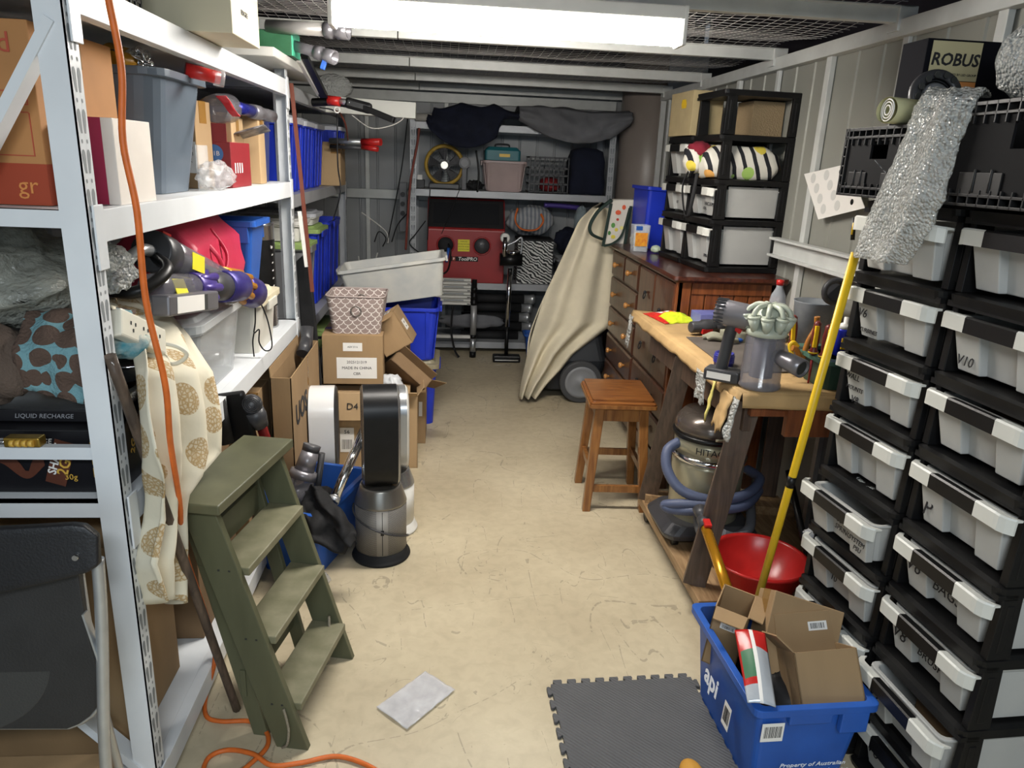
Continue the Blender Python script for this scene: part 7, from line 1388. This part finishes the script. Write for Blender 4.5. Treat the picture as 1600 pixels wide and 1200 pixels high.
txt('ROBUS', .041, ink, t, (.080, -.0018, .346), TOCAM, bold=.001, shear=.12); txt('QUALITY PRODUCTS BY LED GROUP', .0078, ink, t, (.080, -.0018, .312), TOCAM); txt('LED FITTING', .010, mat('pale orange print', '#d9a878', .5), t, (.105, -.0018, .283), TOCAM)
t = T('round_light', 'round black rimmed light fitting propped before the ROBUS carton', 'light fitting', (1.205, 1.90, TZ + .252)); c = V((.02, 0, 0)); mb = MB(); mb.axis_lathe(c, c + V((-.004, -.035, .008)), [(.062, 0), (.066, .008), (.064, .02), (.042, .024), (.042, .016)], 40, cap1=False); mb.build('ring', dgreyp, t)
mb = MB()
for k in range(14): a = 2 * pi * k / 14; p = c + V((.053 * cos(a), -.0235, .053 * sin(a))); mb.axis_lathe(p, p + V((0, -.01, 0)), [(.008, 0), (.008, .0012)], 10)
mb.build('vent_hole', darkslot, t); mb = MB(); mb.axis_lathe(c + V((0, -.015, 0)), c + V((0, -.04, .008)), [(.041, 0), (.03, .006), (.0, .009)], 30); mb.build('lens', greyp, t)
t = T('plastic_roll', 'roll of cream plastic sheet lying on the smaller black crate', 'roll', (1.075, 1.86, TZ + .212)); mb = MB(); mb.axis_lathe((-.0, -.02, 0), (.16, .04, 0), [(.03, 0), (.031, .003), (.031, .17)], 26, cap0=False)
mb.build('roll_body', mat('cream plastic', '#c9c594', .35), t); mb = MB(); 
for r_ in (.027, .020, .012): mb.tube([V((.002, -.02 + r_ * cos(2 * pi * k / 18), r_ * .95 * sin(2 * pi * k / 18))) for k in range(18)], .0018, 5, sub=0, closed=True)
mb.build('roll_end', paperw, t)
def bub(u, v):
    rows_ = [(150, 1470, 1545, 1.26), (138, 1455, 1535, 1.17), (150, 1443, 1522, 1.115), (170, 1432, 1512, 1.105), (230, 1408, 1490, 1.10), (300, 1375, 1470, 1.095), (350, 1352, 1448, 1.105), (400, 1336, 1412, 1.115)]
    f = v * 7; i = min(int(f), 6); k = f - i; q = [rows_[i][j] * (1 - k) + rows_[i + 1][j] * k for j in range(4)]
    return onx(q[1] + (q[2] - q[1]) * u, q[0] + 14 * v * u, q[3]) + V((-.02 * sin(u * pi) - .008 * sin(u * 11), 0, 0)) + noise.noise_vector(V((u * 12, v * 30, 2))) * .006
bubd = bubbles('glinting bubble wrap', '#d6d8d3', .60, 130)
floppy('long strip of bubble wrap hanging down over the top drawer of the farther tower', 'bubble_wrap_strip', 'bubble wrap', bub, 26, 70, bubd, .006)
t = T('bubble_wrap_roll', 'roll of bubble wrap with a dark tube end on top of the larger black crate', 'bubble wrap', (1.23, 1.45, TZ + .30)); mb = MB(); mb.axis_lathe((0, -.10, -.015), (-.02, .16, .015), [(.075, 0), (.08, .01), (.08, .24), (.072, .26)], 36); bmesh.ops.subdivide_edges(mb.bm, edges=mb.bm.edges, cuts=2, use_grid_fill=True); mb.jitter(.008, 30, 2); mb.build('roll_body', bubd, t)
mb = MB(); mb.cyl((-.002, -.14, -.02), (-.002, -.10, -.016), .026); mb.build('tube_end', darkslot, t)
t.matrix_basis = Matrix.Translation((1.255, 1.46, TZ + .295))
# dotted sheet on the wall and small things
t = T('sticker_sheet', 'white sheet of round stickers hung askew on the right wall', 'sheet', (1.655, 3.15, 1.5)); o = V((1.655, 3.15, 1.5)); c = [onx(1257, 272, 1.655) - o, onx(1325, 256, 1.655) - o, onx(1352, 325, 1.655) - o, onx(1279, 343, 1.655) - o]
mb = MB(); mb.loft([c, [p + V((-.002, 0, 0)) for p in c]]); mb.build('sheet_body', paperw, t)
for i in range(3):
    for j in range(4):
        p = c[0].lerp(c[1], (i + .6) / 3.2).lerp(c[3].lerp(c[2], (i + .6) / 3.2), (j + .6) / 4.4) + V((-.0024, 0, 0)); mb = MB(); mb.axis_lathe(p, p + V((-.01, 0, 0)), [(.022 if i < 2 else .012, 0), (.022 if i < 2 else .012, .0008)], 18); mb.build('round_sticker', mat('pale dot', '#c9c9c4', .5) if i < 2 else blackp, t)
t = T('marker_pen', 'yellow and black marker hanging under the handle of the top drawer', 'marker', tuple(onx(1332, 375, 1.15))); o = V(onx(1332, 375, 1.15)); mb = MB(); mb.cyl(V((0, 0, 0)), onx(1335, 340, 1.15) - o, .006); mb.build('pen_body', blackp, t, bevel=0); mb = MB(); mb.cyl(V((-.0055, 0, .015)), onx(1334, 348, 1.145) - o, .0025); mb.build('yellow_stripe', yellowp, t)
heap('plastic_bag', 'small clear bag caught on the handle of a lower drawer of the farther tower', 'bag', tuple(ony(1278, 835, 2.02)), (.045, .02, .02), filmm, 4, .4, 6)
heap('bubble_wrap', 'bubble wrap showing in the half-open drawer of the farther tower', 'bubble wrap', (1.22, 1.86, .775), (.035, .10, .02), bubblem, 2, .3, 5)
t = T('leaning_panel', 'tall grey panel and dark strips standing in the shadow under the bench', 'panel', (1.60, 2.75, 0)); mb = MB(); mb.box(0, .02, -.35, .05, .0, .80); mb.build('panel_body', mat('plain grey panel', '#55585a', .6), t); mb = MB(); mb.box(-.02, 0, .02, .05, .0, .80); mb.build('edge_strip', zinc, t)  # panel in one even grey with a zinc edge strip
